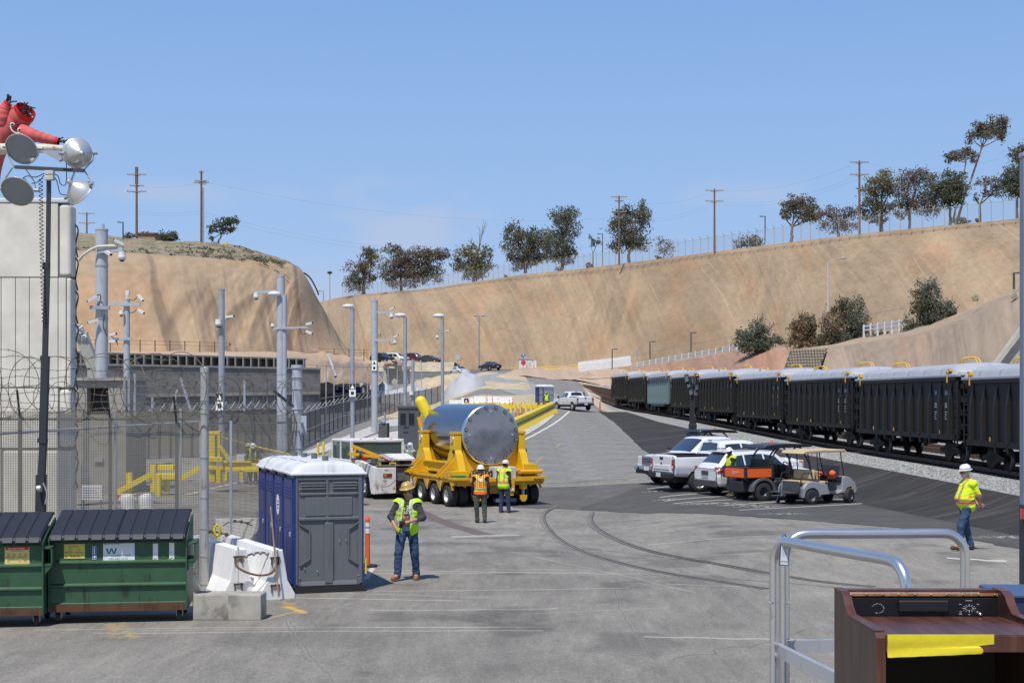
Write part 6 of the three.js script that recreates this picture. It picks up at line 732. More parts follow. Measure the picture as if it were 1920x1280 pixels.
{ // compact SUV
const st = [[-2.22,.42,.70,.92,.78,.98,.70],[-2.12,.38,.84,1.0,.88,1.08,.76],[-2.02,.36,.87,1.02,.90,1.16,.74],[-1.62,.34,.88,1.04,.915,1.58,.60],[-1.3,.34,.88,1.03,.92,1.64,.62],[-.4,.34,.88,.99,.92,1.67,.64],[.3,.34,.88,.97,.92,1.62,.63],[1.12,.34,.88,.95,.91,1.07,.72],[1.3,.34,.88,.92,.9,1.02,.74],[2.0,.36,.84,.82,.84,.90,.66],[2.22,.42,.70,.66,.72,.74,.55]];
const k = carThing('compact_suv', 'white compact SUV with dark rear glass and red tail lights, behind the orange utility cart', 'car',[9.2, G(9.2,54),-54], R2, st, { wheels: [[-1.32,.34,.41],[1.35,.34,.41]], track: 1.56, tw: .22, spokes: 5 }, carWhite), { t } = k;
k.one('rear_window',[[-2.0,-.30],[-2.0,.30],[-1.66,.30],[-1.66,-.30]], carGlass);k.one('windscreen',[[.36,-.33],[.36,.33],[1.08,.33],[1.08,-.33]], carGlass);k.sides('window',[[-1.62,.45],[-1.05,.42],[-1.05,.6],[-1.86,.58]], carGlass);k.sides('window',[[-.98,.42],[-.22,.41],[-.2,.6],[-1.0,.6]], carGlass);k.sides('window',[[-.15,.41],[.35,.43],[1.0,.6],[-.13,.6]], carGlass);
for (const x of [-1.02,-.17,1.05]) k.sides('door_gap',[[x,.62],[x + .014,.62],[x + .014,.95],[x,.95]], trimBlack,.003);for (const x of [-.9,.0]) k.sides('door_handle',[[x,.67],[x + .17,.67],[x + .17,.69],[x,.69]], carWhite,.025);
k.sides('sill_trim',[[-.95,.93],[.95,.93],[.95,.995],[-.95,.995]], trimBlack,.012);for (const s of [-1,1]) { const g = group('tail_light', t);let b = new B();b.add(k.C.patch([[-2.16, s*.5],[-1.86, s*.62],[-1.9, s*.70],[-2.17, s*.72]],.02));b.bd('lens', ds(redLens), g);b = new B();b.add(k.C.patch([[-2.19, s*.55],[-2.1, s*.6],[-2.1, s*.66],[-2.19, s*.66]],.03));b.bd('clear_lens', ds(clearLens), g);b = new B();b.rbox(s*.62,.5,-2.235,.22,.07,.03,.01);b.bd('reflector', redLens, g);}
for (const s of [-1,1]) k.bx('tail_light', redLens,[s*.74,1.0,-2.12,.26,.16,.16,.05]);k.bx('rear_bumper', mat([.06,.062,.066],.6),[0,.46,-2.16,1.6,.26,.18,.05]);k.bx('number_plate', steelDark,[0,.84,-2.235,.5,.15,.02,.005]);k.bx('hatch_handle', chrome,[0,.72,-2.25,.5,.03,.02,.008]);k.bx('rear_spoiler', carWhite,[0,1.62,-1.66,1.15,.05,.22,.02]);for (const s of [-1,1]) k.bx('headlight', clearLens,[s*.62,.74,2.06,.3,.14,.2,.05]);k.bx('grille', trimBlack,[0,.68,2.2,.8,.22,.06,.03]);for (const s of [-1,1]) k.bx('mirror', carWhite,[s*1.03,1.08,.85,.2,.14,.1,.04]);for (const s of [-1,1]) k.bx('roof_rail', trimBlack,[s*.6,1.7,-.6,.04,.04,1.6,.015]);
}
const sedanSt = [[-2.4,.44,.66,.80,.74,.86,.68],[-2.28,.38,.82,.88,.86,.98,.74],[-1.72,.32,.88,.94,.90,1.06,.74],[-1.0,.32,.88,.94,.905,1.38,.58],[-.4,.32,.88,.93,.905,1.43,.60],[.2,.32,.88,.91,.905,1.41,.60],[1.05,.32,.88,.88,.90,.98,.70],[1.2,.32,.88,.85,.89,.93,.72],[2.1,.34,.84,.74,.82,.80,.64],[2.4,.42,.66,.6,.68,.66,.5]];
const suvSt = [[-2.3,.46,.8,1.0,.86,1.05,.78],[-2.2,.42,.9,1.05,.92,1.2,.78],[-2.05,.4,.92,1.06,.93,1.72,.7],[-.5,.4,.92,1.04,.93,1.78,.72],[.35,.4,.92,1.02,.93,1.72,.7],[1.05,.4,.92,1.0,.92,1.12,.78],[2.1,.42,.88,.92,.88,1.0,.72],[2.35,.48,.76,.75,.78,.82,.6]];
function farCar(label, p, fwd, st, paint, nm = 'car') { const suv = st === suvSt, k = carThing(suv ? 'suv' : 'sedan', label, nm, p, fwd, st, { wheels: [[-1.42,.33,.40],[1.42,.33,.40]], track: 1.58, tw: .22 }, paint), { t } = k;const r0 = suv ? -2.18 : -1.66, r1 = suv ? -2.07 : -1.04;
k.one('windscreen',[[suv ? .42 : .26,-.33],[suv ? .42 : .26,.33],[1.0,.33],[1.0,-.33]], carGlass);k.one('rear_window',[[r0,-.3],[r0,.3],[r1,.3],[r1,-.3]], carGlass);k.sides('window',[[suv ? -1.9 : -1.0,.42],[-.42,.41],[-.4,.6],[suv ? -2.0 : -1.35,.6]], carGlass);k.sides('window',[[-.34,.41],[.2,.42],[.85,.6],[-.32,.6]], carGlass);
for (const s of [-1,1]) { k.bx('headlight', clearLens,[s*.6, suv ? .82 : .66, st[st.length - 1][0] - .16,.3,.12,.2,.04]);k.bx('tail_light', redLens,[s*.66, suv ? 1.0 : .82, st[0][0] + .08,.3,.14,.16,.04]);k.bx('mirror', paint,[s*1.0,1.0,.78,.18,.13,.1,.04]);} k.bx('grille', trimBlack,[0,.55, st[st.length - 1][0] - .04,.9,.2,.08,.03]);k.bx('number_plate', whitePaint,[0,.6, st[0][0] - .01,.3,.14,.03,.005]);return t;}
const onUp = (px, D, y)=>{ const p = P(px,700, D);p.y = y;return p;};
surf('upper_terrace',20,6, (a, b)=>new V3(mix(-27,-10, a),[8.2,9.6,9.95,10,10,10,9][Math.round(b*6)],-[246,249,250.5,254,262,276,290][Math.round(b*6)]), mDirt);
farCar('white sedan up on the far road facing the camera beside the round sign', at(862,236),[.45,.9], sedanSt, carWhite);farCar('black sedan up on the far road below the double lamp post', at(918,234),[-.55,-.84], sedanSt, mat([.012,.012,.015],.3, { cc: 1 }));
farCar('black SUV on the far terrace behind the signed mast', onUp(717,256,10),[.8,.6], suvSt, mat([.012,.013,.016],.3, { cc: 1 }));farCar('white SUV on the far terrace between the grey posts', onUp(744,257,10),[.9,.4], suvSt, carWhite);farCar('maroon SUV on the far terrace beside the plain lamp post', onUp(778,257,10),[.9,.4], suvSt, mat([.10,.012,.02],.3, { cc: 1 }));farCar('dark grey sedan on the far terrace above the soil mound', onUp(806,255,9.9),[.9,.45], sedanSt, mat([.04,.045,.05],.35, { cc: 1 }));
// ---------- utility carts and golf cart ----------
function utilityCart(label, p, fwd, cargo) { // local +z is the front
const t = thing('utility_cart', label, 'utility cart', p, Math.atan2(fwd[0], fwd[1])), bm = mat([.028,.03,.033],.42, { map: 'weather' });let b;
for (const z of [-1.05,1.15]) for (const s of [-1,1]) wheel(t,[s*.62,.33, z],.33,.28, { side: s, rim: .52, dish: .1, hub: .2, rimM: mat([.05,.055,.06],.4, { metal: .5 }), tread: true });
b = new B();b.rbox(0,.45,.05,1.1,.22,3.1,.05);b.bd('chassis', black, t);for (const s of [-1,1]) { b = new B();b.prism([...Array(9)].map((_, i)=>{ const a = Math.PI - i / 8*Math.PI;return [-1.05 + Math.cos(a)*.5,.36 + Math.sin(a)*.46];}).concat([...Array(9)].map((_, i)=>{ const a = i / 8*Math.PI;return [-1.05 + Math.cos(a)*.40,.36 + Math.sin(a)*.38];})),.3, mtx(s*.62,0,0,0,-Math.PI / 2,0),.01);b.bd('mudguard', mat([.10,.11,.12],.35, { map: 'weather' }), t);b = new B();b.rbox(s*.58,.5,.1,.3,.34,1.3,.09);b.rbox(s*.6,.62,-.35,.26,.22,.5,.08);b.bd('side_fairing', bm, t);}
b = new B();b.rbox(0,.72,1.35,1.2,.5,.9,.14);b.bd('bonnet', cargo ? orange : bm, t);b = new B();b.rbox(0,.95,1.0,1.15,.2,.3,.06);b.bd('dashboard', black, t);b = new B();b.cyl([.32,1.02,.82],[.32,1.18,.66],.02);b.add(new THREE.TorusGeometry(.17,.018,6,20), mtx(.32,1.2,.65,-.9,0,0));b.bd('steering_wheel', black, t);
for (const z of [-.35,.35]) for (const s of [-.3,.3]) { const g = group('seat', t);b = new B();b.rbox(s,.72, z + .1,.5,.14,.48,.05);b.bd('cushion', black, g);b = new B();b.rbox(s,1.0, z - .18,.5,.5,.12,.05,-.15);b.bd('backrest', black, g);}
{ const g = group('roll_cage', t);for (const s of [-1,1]) { for (const pts of [[[.58,.7,-.62],[.62,1.5,-.6],[.56,1.86,-.3],[.54,1.9,.1]],[[.58,.7,.12],[.62,1.5,.12],[.56,1.88,.4]],[[.56,.8,1.05],[.58,1.3,.95],[.54,1.84,.62],[.54,1.9,.2]]]) { b = new B();b.tube(pts.map(q=>[q[0]*s, q[1], q[2]]),.032,18,7, false,.35);b.bd('bar', bm, g);} } for (const z of [-.3,.5]) { b = new B();b.cyl([-.56,1.87, z],[.56,1.87, z],.03);b.bd('cross_bar', bm, g);} }
b = new B();b.prism([[-1.02,1.86],[-.9,1.93],[0,1.99],[.95,1.95],[1.0,1.9],[.95,1.89],[-1.0,1.85]].map(([z, y])=>[z, y]),1.36, mtx(0,0,0,0,-Math.PI / 2,0),.015);b.bd('roof', mat([.022,.026,.034],.35, { map: 'scuff' }), t);b = new B();b.cyl([.2,1.98,-.1],[.2,2.08,-.1],.055,.05,12);b.bd('beacon', mat([.75,.22,.02],.3), t);
if (cargo) { const g = group('cargo_box', t);b = new B();b.rbox(0,.84,-1.2,1.4,.06,1.1,.02);b.bd('floor', black, g);for (const s of [-1,1]) { b = new B();b.rbox(s*.68,1.0,-1.2,.06,.34,1.1,.02);b.bd('side_panel', orange, g);} b = new B();b.rbox(0,.98,-1.75,1.3,.32,.06,.02);b.bd('tail_panel', orange, g);b = new B();b.rbox(0,1.2,-.66,1.32,.5,.05,.02);for (const y of [1.05,1.18,1.31]) b.box(0, y,-.69,1.28,.02,.03);b.bd('head_board', bm, g);b = new B();for (const [x, z] of [[-.68,-1.75],[.68,-1.75],[-.68,-.66],[.68,-.66]]) b.rbox(x,1.0, z,.1,.42,.1,.02);b.rbox(0,1.18,-1.75,1.42,.05,.08,.02).rbox(.68,1.18,-1.2,.08,.04,1.1,.01).rbox(-.68,1.18,-1.2,.08,.04,1.1,.01);b.bd('corner_post', bm, g);
const tx = canvasMat(256,64, (x)=>{ x.clearRect(0,0,256,64);x.fillStyle = '#f0e8e2';x.font = 'bold 24px sans-serif';x.fillText('Sunstate Equipment',6,26);x.font = 'bold 28px sans-serif';x.fillStyle = '#d9c9d8';x.fillText('KUBOTA',10,58);},.5, { transparent: true, alphaTest: .35 });decal(g, 'lettering', tx,.66,.17, mtx(.714,1.02,-1.1,0, Math.PI / 2,0));decal(g, 'lettering', tx,.5,.13, mtx(-.1,1.0,-1.784,0, Math.PI,0));b = new B();b.rbox(.6,.7,-1.6,.1,.06,.05,.01);b.bd('tail_light', redLens, t);b = new B();b.rbox(0,.5,-1.6,.9,.4,.3,.05).cyl([-.4,.35,-1.65],[-.4,.75,-1.65],.05);b.bd('rear_engine', black, t);}
else { b = new B();b.box(0,1.5,1.0,1.1,.7,.02,-.35);b.bd('windscreen', mat([.05,.055,.06],.2), t);}
return t;
}
utilityCart('black-roofed utility cart with an orange cargo bed beside the golf cart',[9.45, G(9.45,51.3),-51.3],[.92,-.4], true);
{ const p = at(1332,64.5);p.y = Math.max(p.y,.05);utilityCart('black-roofed utility cart mostly hidden behind the white pickup with the grille', p,[-.9,.44], false);}
{
const t = thing('golf_cart', 'silver golf cart with tan seats and a beige roof, rightmost of the parked vehicles', 'golf cart',[10.5, G(10.5,49.4),-49.4], Math.atan2(.87,-.49)), silver = mat([.34,.36,.385],.3, { cc: .8, map: 'weather' }), tan = mat([.52,.40,.22],.65, { map: 'mottle' });let b;
for (const [z, st] of [[-.78,0],[.92,.35]]) for (const s of [-1,1]) wheel(t,[s*.52,.26, z],.26,.22, { side: s, rim: .5, dish: .2, hub: .1, rimM: mat([.16,.16,.155],.5, { metal: .4 }), steer: st });
b = new B();b.rbox(0,.36,0,.9,.1,2.2,.03);b.bd('floor_pan', steelDark, t);
{ const pts = [[-1.12,.42],[-1.14,.56],[-1.0,.72],[-.75,.78],[-.3,.70],[-.12,.64],[-.02,.36],[-.42,.34]];const arch = [...Array(9)].map((_, i)=>{ const a = i / 8*Math.PI;return [-.78 + Math.cos(a)*.34,.28 + Math.sin(a)*.31];});for (const s of [-1,1]) { b = new B();b.prism([...pts,...arch],.24, mtx(s*.48,0,0,0,-Math.PI / 2,0),.02);b.bd('rear_body', silver, t);b = new B();b.rbox(s*.5,.6,-1.1,.1,.07,.05,.02);b.bd('tail_light', redLens, t);} }
b = new B();b.prism([[.42,.36],[.60,.46],[.62,.86],[.72,.92],[.95,.86],[1.16,.70],[1.24,.5],[1.22,.38],[1.16,.36],[1.14,.5],[1.0,.58],[.8,.54],[.7,.38]],1.1, mtx(0,0,0,0,-Math.PI / 2,0),.02);b.bd('front_cowl', silver, t);b = new B();b.rbox(0,.82,.6,1.06,.2,.14,.04);b.bd('dashboard', black, t);b = new B();for (const s of [-1,1]) b.rbox(s*.42,.55,1.27,.14,.08,.05,.02);b.bd('headlights', mat([.6,.35,.05],.3), t);for (const s of [-1,1]) { b = new B();b.rbox(s*.57,.48,1.05,.03,.1,.06,.01);b.bd('amber_reflector', mat([.75,.4,.02],.4), t);}
b = new B();b.cyl([.26,.86,.5],[.26,1.02,.36],.018);b.add(new THREE.TorusGeometry(.16,.016,6,20), mtx(.26,1.04,.35,-.9,0,0));b.bd('steering_wheel', black, t);
b = new B();b.rbox(0,.72,-.18,1.0,.12,.46,.05);b.bd('seat', tan, t);b = new B();b.rbox(0,.98,-.42,1.0,.32,.1,.045,-.12);b.bd('backrest', tan, t);b = new B();b.rbox(0,.76,-.98,1.0,.1,.42,.045);b.bd('rear_seat', tan, t);b = new B();b.rbox(-.26,1.0,-.6,.52,.34,.12,.055,.1).rbox(.26,1.0,-.6,.52,.34,.12,.055,.1);b.bd('rear_backrest', tan, t);
b = new B();b.box(0,.42,-1.42,.98,.035,.5).box(0,.62,-1.18,.85,.34,.06);b.bd('rear_step', steelDark, t);for (const s of [-1,1]) { b = new B();b.tube([[s*.5,.72,-1.18],[s*.52,.74,-1.22],[s*.52,1.0,-1.16],[s*.52,1.06,-1.08],[s*.52,1.06,-.7]],.016,18,6, false,.3);b.cyl([s*.48,.43,-1.4],[s*.5,.72,-1.2],.016);b.bd('grab_rail', black, t);b = new B();b.tube([[s*.52,.6,-.1],[s*.54,.84,-.1],[s*.54,.84,.2],[s*.52,.66,.25]],.016,16,6, false,.3);b.bd('arm_rail', black, t);}
for (const s of [-1,1]) { for (const [a, c] of [[[.5,.82,-.66],[.52,1.74,-.9]],[[.52,.82,-.42],[.52,1.76,-.5]],[[.52,.86,.72],[.54,1.78,.52]]]) { b = new B();b.cyl([a[0]*s, a[1], a[2]],[c[0]*s, c[1], c[2]],.019,.019,8);b.bd('roof_post', black, t);} }
b = new B();b.prism([[-1.12,1.74],[-1.06,1.80],[-.2,1.84],[0,1.82],[.7,1.83],[.78,1.79],[.7,1.775],[-.2,1.78],[-1.06,1.74]],1.1, mtx(0,0,0,0,-Math.PI / 2,0),.02);b.bd('roof', mat([.62,.47,.28],.6, { map: 'mottle' }), t);
b = new B();b.box(0,1.07,.68,1.02,.44,.012,-.2);b.bd('windscreen', new THREE.MeshPhysicalMaterial({ color: new THREE.Color(.62,.62,.68), transmission: .8, roughness: .12, thickness: 0 }), t);b = new B();b.rbox(-.28,.94,.36,.34,.22,.2,.08).sph(-.4,1.02,.3,.12);b.bd('orange_bundle', mat([.75,.12,.03],.8), t);b = new B();b.rbox(.47,.1,-1.36,.07,.2,.14,.02);b.bd('hitch_wheel', black, t);b = new B();b.tube([[.3,.74,-1.3],[.35,.6,-1.4],[.33,.3,-1.45],[.4,.03,-1.5],[.5,.02,-1.3]],.012,20,5);b.bd('rope', mat([.35,.5,.55],.8), t);
}
// ---------- black light tower by the lot, items along the far road ----------
{
const D = 67, t = pth('light_tower', 'black mobile light tower folded in front of the train', 'light tower',1299, D), o = t.position, q = (x, y, d = 0)=>P(x, y, D + d);let b = new B(o);b.bar(q(1299,735), q(1299,838),.18).bar(q(1303.5,780), q(1303.5,838),.1).bar(q(1294.5,770), q(1294.5,838),.08);pbox(b,1293,795,1307,840, D - .1,.4,.03);b.bd('mast', black, t);
for (const [x, y, w, h, r] of [[1288,709,8,15,-.35],[1301,712,8,14,.2],[1296,735,7,11,0],[1305,736,7,11,.1],[1307,726,6,9,.1],[1292,722,6,9,0]]) { const g = group('floodlight', t), c = q(x, y,-.1);b = new B(o);b.rbox(c.x, c.y, c.z, w*D / F, h*D / F,.16,.03,-.3, r,.1);b.bd('housing', black, g);b = new B(o);b.rbox(c.x - .02, c.y - .03, c.z + .085, w*D / F*.8, h*D / F*.78,.02,.01,-.3, r,.1);b.bd('glass', mat([.10,.115,.125],.15), g);} b = new B(o);b.tube([q(1301,706), q(1308,700), q(1311,712), q(1309,728), q(1304,735)],.02,16,5);b.poly([q(1288,716), q(1299,726), q(1310,722)],.035);b.bd('bracket', black, t);
}
{
const sg = (nm, lab, cat, px, y0, y1, D, f)=>{ const t = pth(nm, lab, cat, px, D);f(t, t.position, D, (x, y, d = 0)=>P(x, y, D + d));return t;};let b;
sg('control_hut', 'small white hut beside yellow rails on the far road', 'hut',990,671,698,240, (t, o, D)=>{ b = new B(o);pbox(b,973,673,998,702, D,2.2,.03);b.bd('shell', whitePaint, t);b = new B(o);pbox(b,997.5,676,1006,702, D + .1,1.6,.03);b.bd('side_cabinet', whitePaint, t);b = new B(o);pbox(b,972,671,999,673.5, D - .1,2.4,.02);b.bd('roof', lidM, t);b = new B(o);pbox(b,991,678,996,698, D - .03,.06);b.bd('door', mat([.5,.5,.48],.5), t);});
sg('warning_sign', 'red round sign under a mirrored dome in front of the white hut', 'sign',981,668,706,232, (t, o, D, q)=>{ b = new B(o);b.cyl(at(981, D), q(981,668),.05);b.bd('post', galv, t);b = new B(o);const c = q(981.5,680,-.1);b.cyl([c.x, c.y, c.z],[c.x, c.y, c.z + .04],.42,.42,8);b.bd('plate', mat([.45,.05,.04],.5), t);b = new B(o);const e = q(981.5,667,-.1);b.sph(e.x, e.y, e.z,.36,1.1,.8,.7,16);b.bd('mirror_dome', mat([.5,.6,.75],.08, { metal: 1 }), t);});
const stopM = canvasMat(64,64, (x)=>{ x.fillStyle = '#b5262a';x.fillRect(0,0,64,64);x.fillStyle = '#eee';x.font = 'bold 22px sans-serif';x.fillText('STOP',4,40);});
sg('stop_sign', 'red octagonal stop sign beside the yellow rails on the far road', 'sign',1103,676,693,236, (t, o, D, q)=>{ b = new B(o);b.cyl(at(1103, D), q(1103,676),.04);b.bd('post', galv, t);const c = q(1103,680,-.1);b = new B(o);b.add(new THREE.CylinderGeometry(.4,.4,.04,8), mtx(c.x, c.y, c.z, Math.PI / 2, Math.PI / 8,0));b.bd('plate', mat([.48,.03,.035],.5), t);decal(t, 'sign_face', stopM,.46,.4, mtx(c.x - o.x, c.y - o.y, c.z - o.z + .03));});
sg('round_sign', 'grey back of an octagonal sign beside the white sedan', 'sign',858,665,692,231, (t, o, D, q)=>{ b = new B(o);b.cyl(at(858, D), q(858,668),.04);b.bd('post', galv, t);const c = q(858,669.5,-.1);b = new B(o);b.add(new THREE.CylinderGeometry(.4,.4,.04,8), mtx(c.x, c.y, c.z, Math.PI / 2, Math.PI / 8,0));b.bd('plate', mat([.55,.56,.57],.4, { metal: .3 }), t);});
sg('tall_sign', 'narrow grey sign post at the start of the guard rail', 'sign',1195,654,690,226, (t, o, D, q)=>{ b = new B(o);b.cyl(at(1195, D), q(1195,655),.04);b.bd('post', galv, t);b = new B(o);pbox(b,1193,655,1197.5,664, D - .1,.04);b.bd('plate', galv, t);});
sg('double_lamp_post', 'slim grey lamp post with two lamp heads below the right hill', 'lamp post',898,590,692,246, (t, o, D, q)=>{ b = new B(o);b.cyl(at(898, D), q(898,592),.17,.11,10);b.bd('pole', galv, t);b = new B(o);b.tube([q(892,591), q(895,590.5), q(898,594), q(901,590.5), q(905,590)],.06,16,6);b.bd('arm', galv, t);for (const x of [891.5,906]) { b = new B(o);const c = q(x,591);b.sph(c.x, c.y, c.z,.38,1,.4,.6);b.bd('lamp_head', lidM, t);} b = new B(o);const c = at(898, D);b.cyl([c.x, c.y, c.z],[c.x, c.y + .7, c.z],.35,.35,14);b.bd('footing', concrete, t);});
const yr = sg('handrail', 'yellow pipe handrails along the far road beside the hut', 'handrail',1010,680,700,234, (t, o, D, q)=>{ for (const [pts] of [[[[958,690],[1010,689],[1085,684],[1180,675]]],[[[958,694.5],[1010,693.5],[1085,688],[1180,679]]]]) { b = new B(o);b.poly(pts.map(p=>q(...p)),.06,6);b.bd('rail', yellow, t);} for (const x of [960,966,972,1010,1020,1030,1042,1055,1068,1080,1110,1140,1180]) { b = new B(o);const yt = x < 1010 ? 687 : mix(689,675, (x - 1010) / 170);b.cyl(q(x, yt), q(x, yt + 13),.055);b.bd('post', yellow, t);} });
for (const [x, lab] of [[1084, 'left'],[1117, 'middle'],[1150, 'right']]) { const D = 226, t = pth('concrete_barrier', 'white concrete barrier below the stop sign on the far road, ' + lab + ' of three', 'barrier', x + 16, D, 'white barriers on the far road');b = nB(t);const y0 = mix(679,671, (x - 1084) / 66), a = P(x, y0, D), e = P(x + 33, y0 - 4, D);b.bar([a.x, a.y - .2, a.z],[e.x, e.y - .2, e.z],.2,.5).bar([a.x, a.y - .95, a.z],[e.x, e.y - .95, e.z],.5,1.15);b.bd('body', whitePaint, t);}
const gr = (lab, pts, n)=>{ const c = curveOf(pts.map(p=>P(...p))), t = thing('guard_rail', lab, 'guard rail', c.at(0)), o = t.position;for (const [dy, w] of [[0,.2],[-.42,.2]]) { b = new B(o);for (let i = 0;i < n;i++) b.bar(c.at(i / n).setY(c.at(i / n).y + dy), c.at((i + 1) / n).setY(c.at((i + 1) / n).y + dy),.1, w);b.bd('rail', mat([.55,.58,.62],.5, { metal: .2 }), t);} for (let i = 0;i <= n;i++) { b = new B(o);const p = c.at(i / n);b.box(p.x, p.y - .7, p.z + .06,.2,1.8,.2);b.bd('post', mat([.6,.62,.65],.5), t);} b = new B(o);for (let i = 0;i < n;i++) b.bar(c.at(i / n).add(new V3(0,1.3,-1)), c.at((i + 1) / n).add(new V3(0,1.3,-1)),.05);b.bd('top_wire', galv, t);};
gr('pale steel guard rail climbing along the bench left of the shrubs',[[1184,683,226],[1250,671,212],[1320,659,198],[1382,647,186]],16);gr('pale steel guard rail on the bench between the two tallest shrubs',[[1620,612,160],[1700,600,152]],6);
const lp = (nm, lab, px, top, base, D, dir, m = steelDark, L = 8)=>{ const t = thing(nm, lab, 'lamp post', P(px, base, D)), o = t.position;b = new B(o);b.bar(P(px, base + 2, D), P(px, top, D),.16);b.bd('pole', m, t);b = new B(o);b.bar(P(px, top + 1, D), P(px + dir*L, top, D),.1,.1);b.bar(P(px + dir*L*.5, top + .6, D), P(px + dir*(L + 2), top + .4, D),.3,.14);b.bd('lamp_head', m, t);};
lp('lamp_post', 'black lamp post in front of the white barriers on the far road',1148,654,690,220,1);lp('lamp_post', 'black lamp post by the lower guard rail, shorter neighbour of the sign post',1219,640,672,212,1);lp('lamp_post', 'black lamp post by the guard rail nearest the grey green shrub',1296,623,658,200,1);lp('lamp_post', 'black lamp post on the upper bench at the frame edge',1902,511,540,130,1, steelDark,14);
const clp = [['slim black lamp post on the left hill beside the utility pole',230,416,445,208,-1],['black lamp post behind the crest fence left of the tall utility pole',1130,438,496,290,-1],['black lamp post behind the crest fence beside the low bush',1435,405,452,240,-1],['tiny black lamp post at the notch between the two hills',606,545,562,440,-1]];for (const a of clp) lp('lamp_post',...a);
{ const D = 176, t = thing('lamp_post', 'tall pale cobra-head lamp post in front of the right hill', 'lamp post', P(1553,600, D)), o = t.position;b = new B(o);b.cyl(P(1553,620, D), P(1553,492, D),.15,.09,10);b.bd('pole', mat([.5,.5,.47],.6), t);b = new B(o);b.tube([P(1553,494, D), P(1562,487, D), P(1576,484, D)],.05,14,6);b.bd('arm', galv, t);b = new B(o);const c = P(1582,483.5, D);b.sph(c.x, c.y, c.z,.42,1.1,.3,.5);b.bd('lamp_head', lidM, t);}
for (const [x, y, D, lab] of [[988,697,230, 'left of two by the white hut'],[1001,697,231, 'right of two by the white hut'],[1125,752,150, 'beside the gravel near the far pickup']]) dup(del0,[P(x, y, D).x, G(P(x, y, D).x, D),-D],0, 'orange post cone far up the road, ' + lab, 'orange delineator posts', x === 1125 ? 1.5 : 1.6);
const ft = (x, lab)=>{ const D = 153 + (x > 1012 ? 0 : 1.6), p = at(x, D);toilet(p,.35, lab, null, mat([.30,.32,.36],.55, { map: 'weather' }));};ft(1025, 'far portable toilet with a grey side beside the pickup with the open door');ft(1017, 'far blue portable toilet just behind the one beside the far pickup');
{ const D = 96, ps = [[1856,712],[1862,690],[1919,604],[1990,520],[1990,770],[1856,770]].map(p=>{ const q = P(p[0], p[1], D);return [q.x, q.y];});const t = thing('wing_wall', 'pale concrete wing wall sloping up at the frame edge above the train', 'wall', at(1900, D));b = nB(t);b.prism(ps,.5, mtx(0,0,-D));b.bd('slab', mat([.42,.42,.38],.9, { map: 'mottle' }), t);b = nB(t);b.bar(P(1860,692, D - .3), P(1990,519, D - .3),.7,.25);b.bd('coping', mat([.5,.47,.4],.9, { map: 'mottle' }), t);}
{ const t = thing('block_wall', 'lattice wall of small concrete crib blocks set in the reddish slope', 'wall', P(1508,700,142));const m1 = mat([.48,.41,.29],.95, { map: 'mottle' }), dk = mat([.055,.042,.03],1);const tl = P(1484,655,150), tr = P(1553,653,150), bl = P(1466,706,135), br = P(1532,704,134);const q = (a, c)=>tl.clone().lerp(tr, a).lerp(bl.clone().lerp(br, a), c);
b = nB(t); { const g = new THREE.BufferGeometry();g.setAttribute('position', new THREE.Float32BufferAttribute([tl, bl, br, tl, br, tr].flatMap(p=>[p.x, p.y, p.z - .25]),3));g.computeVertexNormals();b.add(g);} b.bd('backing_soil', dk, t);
for (let r = 0;r < 9;r++) for (let c = 0;c < 12;c++) { b = nB(t);const p = q((c + (r % 2 ? .55 : .05) + .25) / 12.6, (r + .5) / 9);b.rbox(p.x, p.y, p.z + .1,.2,.2,.5,.03,0, rr(-.1,.1),0);b.bd('block', m1, t);} }
}
// ---------- utility poles, wires, crest fence ----------
const crestD = tabLin([[100,212],[560,216],[600,450],[640,405],[700,380],[800,350],[960,318],[1090,295],[1200,275],[1380,245],[1500,228],[1700,205],[1910,192],[2200,178]]), crestY = tabLin([[100,446],[400,455],[480,472],[560,505],[600,566],[640,557],[700,550],[800,541],[960,518],[1090,504],[1200,490],[1380,467],[1500,452],[1700,430],[1910,410],[2200,380]]);
const poleM = mat([.17,.115,.075],.9, { map: 'rust' }), poleTips = [];
function utilityPole(label, px, top, base, D, arms, lean = 0, o = {}) {
const t = thing('utility_pole', label, 'utility pole', P(px, base, D)), q = (x, y, d = 0)=>P(x, y, D + d);let b = nB(t);b.cyl(q(px, base + 3), q(px + lean, top),.19,.14,10);b.bd('pole', poleM, t);
for (const [y, hw, dz = .18] of arms) { b = nB(t);b.bar(q(px - hw, y,-dz), q(px + hw, y,-dz),.11,.13);for (const s of [-1,1]) b.bar(q(px + s*hw*.45, y,-dz), q(px, y + 5,-.1),.05);b.bd('cross_arm', mat([.26,.22,.18],.9, { map: 'mottle' }), t);for (const s of [-1,-.55,.55,1]) { b = nB(t);const c = q(px + s*hw*.95, y - 1.6,-dz);b.cyl([c.x, c.y - .15, c.z],[c.x, c.y + .15, c.z],.06,.04,7);b.bd('insulator', mat([.45,.43,.4],.3), t);} }
o.extra && o.extra(t, q);return t;
}
utilityPole('tall brown utility pole with two cross arms on the left hill',255.5,314,452,214,[[327,18],[359,18],[348,13,-.2]],0, { extra: (t, q)=>{ let b = nB(t);b.bar(q(255.5,313), q(255.5,345),.42,.3);b.bd('transformer_rack', poleM, t);} });
utilityPole('brown utility pole with a pale conduit beside the lone pine on the left hill',377,320,456,216,[[323,5],[339,11],[342,14,-.2]],0, { extra: (t, q)=>{ let b = nB(t);b.cyl(q(380.5,458), q(380.5,352),.12,.12,8);b.bd('conduit', lidM, t);b = nB(t);const c = q(383,346);b.cyl(c,[c.x, c.y + .6, c.z],.14,.14,8);b.bd('cable_head', lidM, t);} });
utilityPole('small grey utility pole far off behind the thick camera mast',162,398,440,330,[[400,15],[418,15]]);
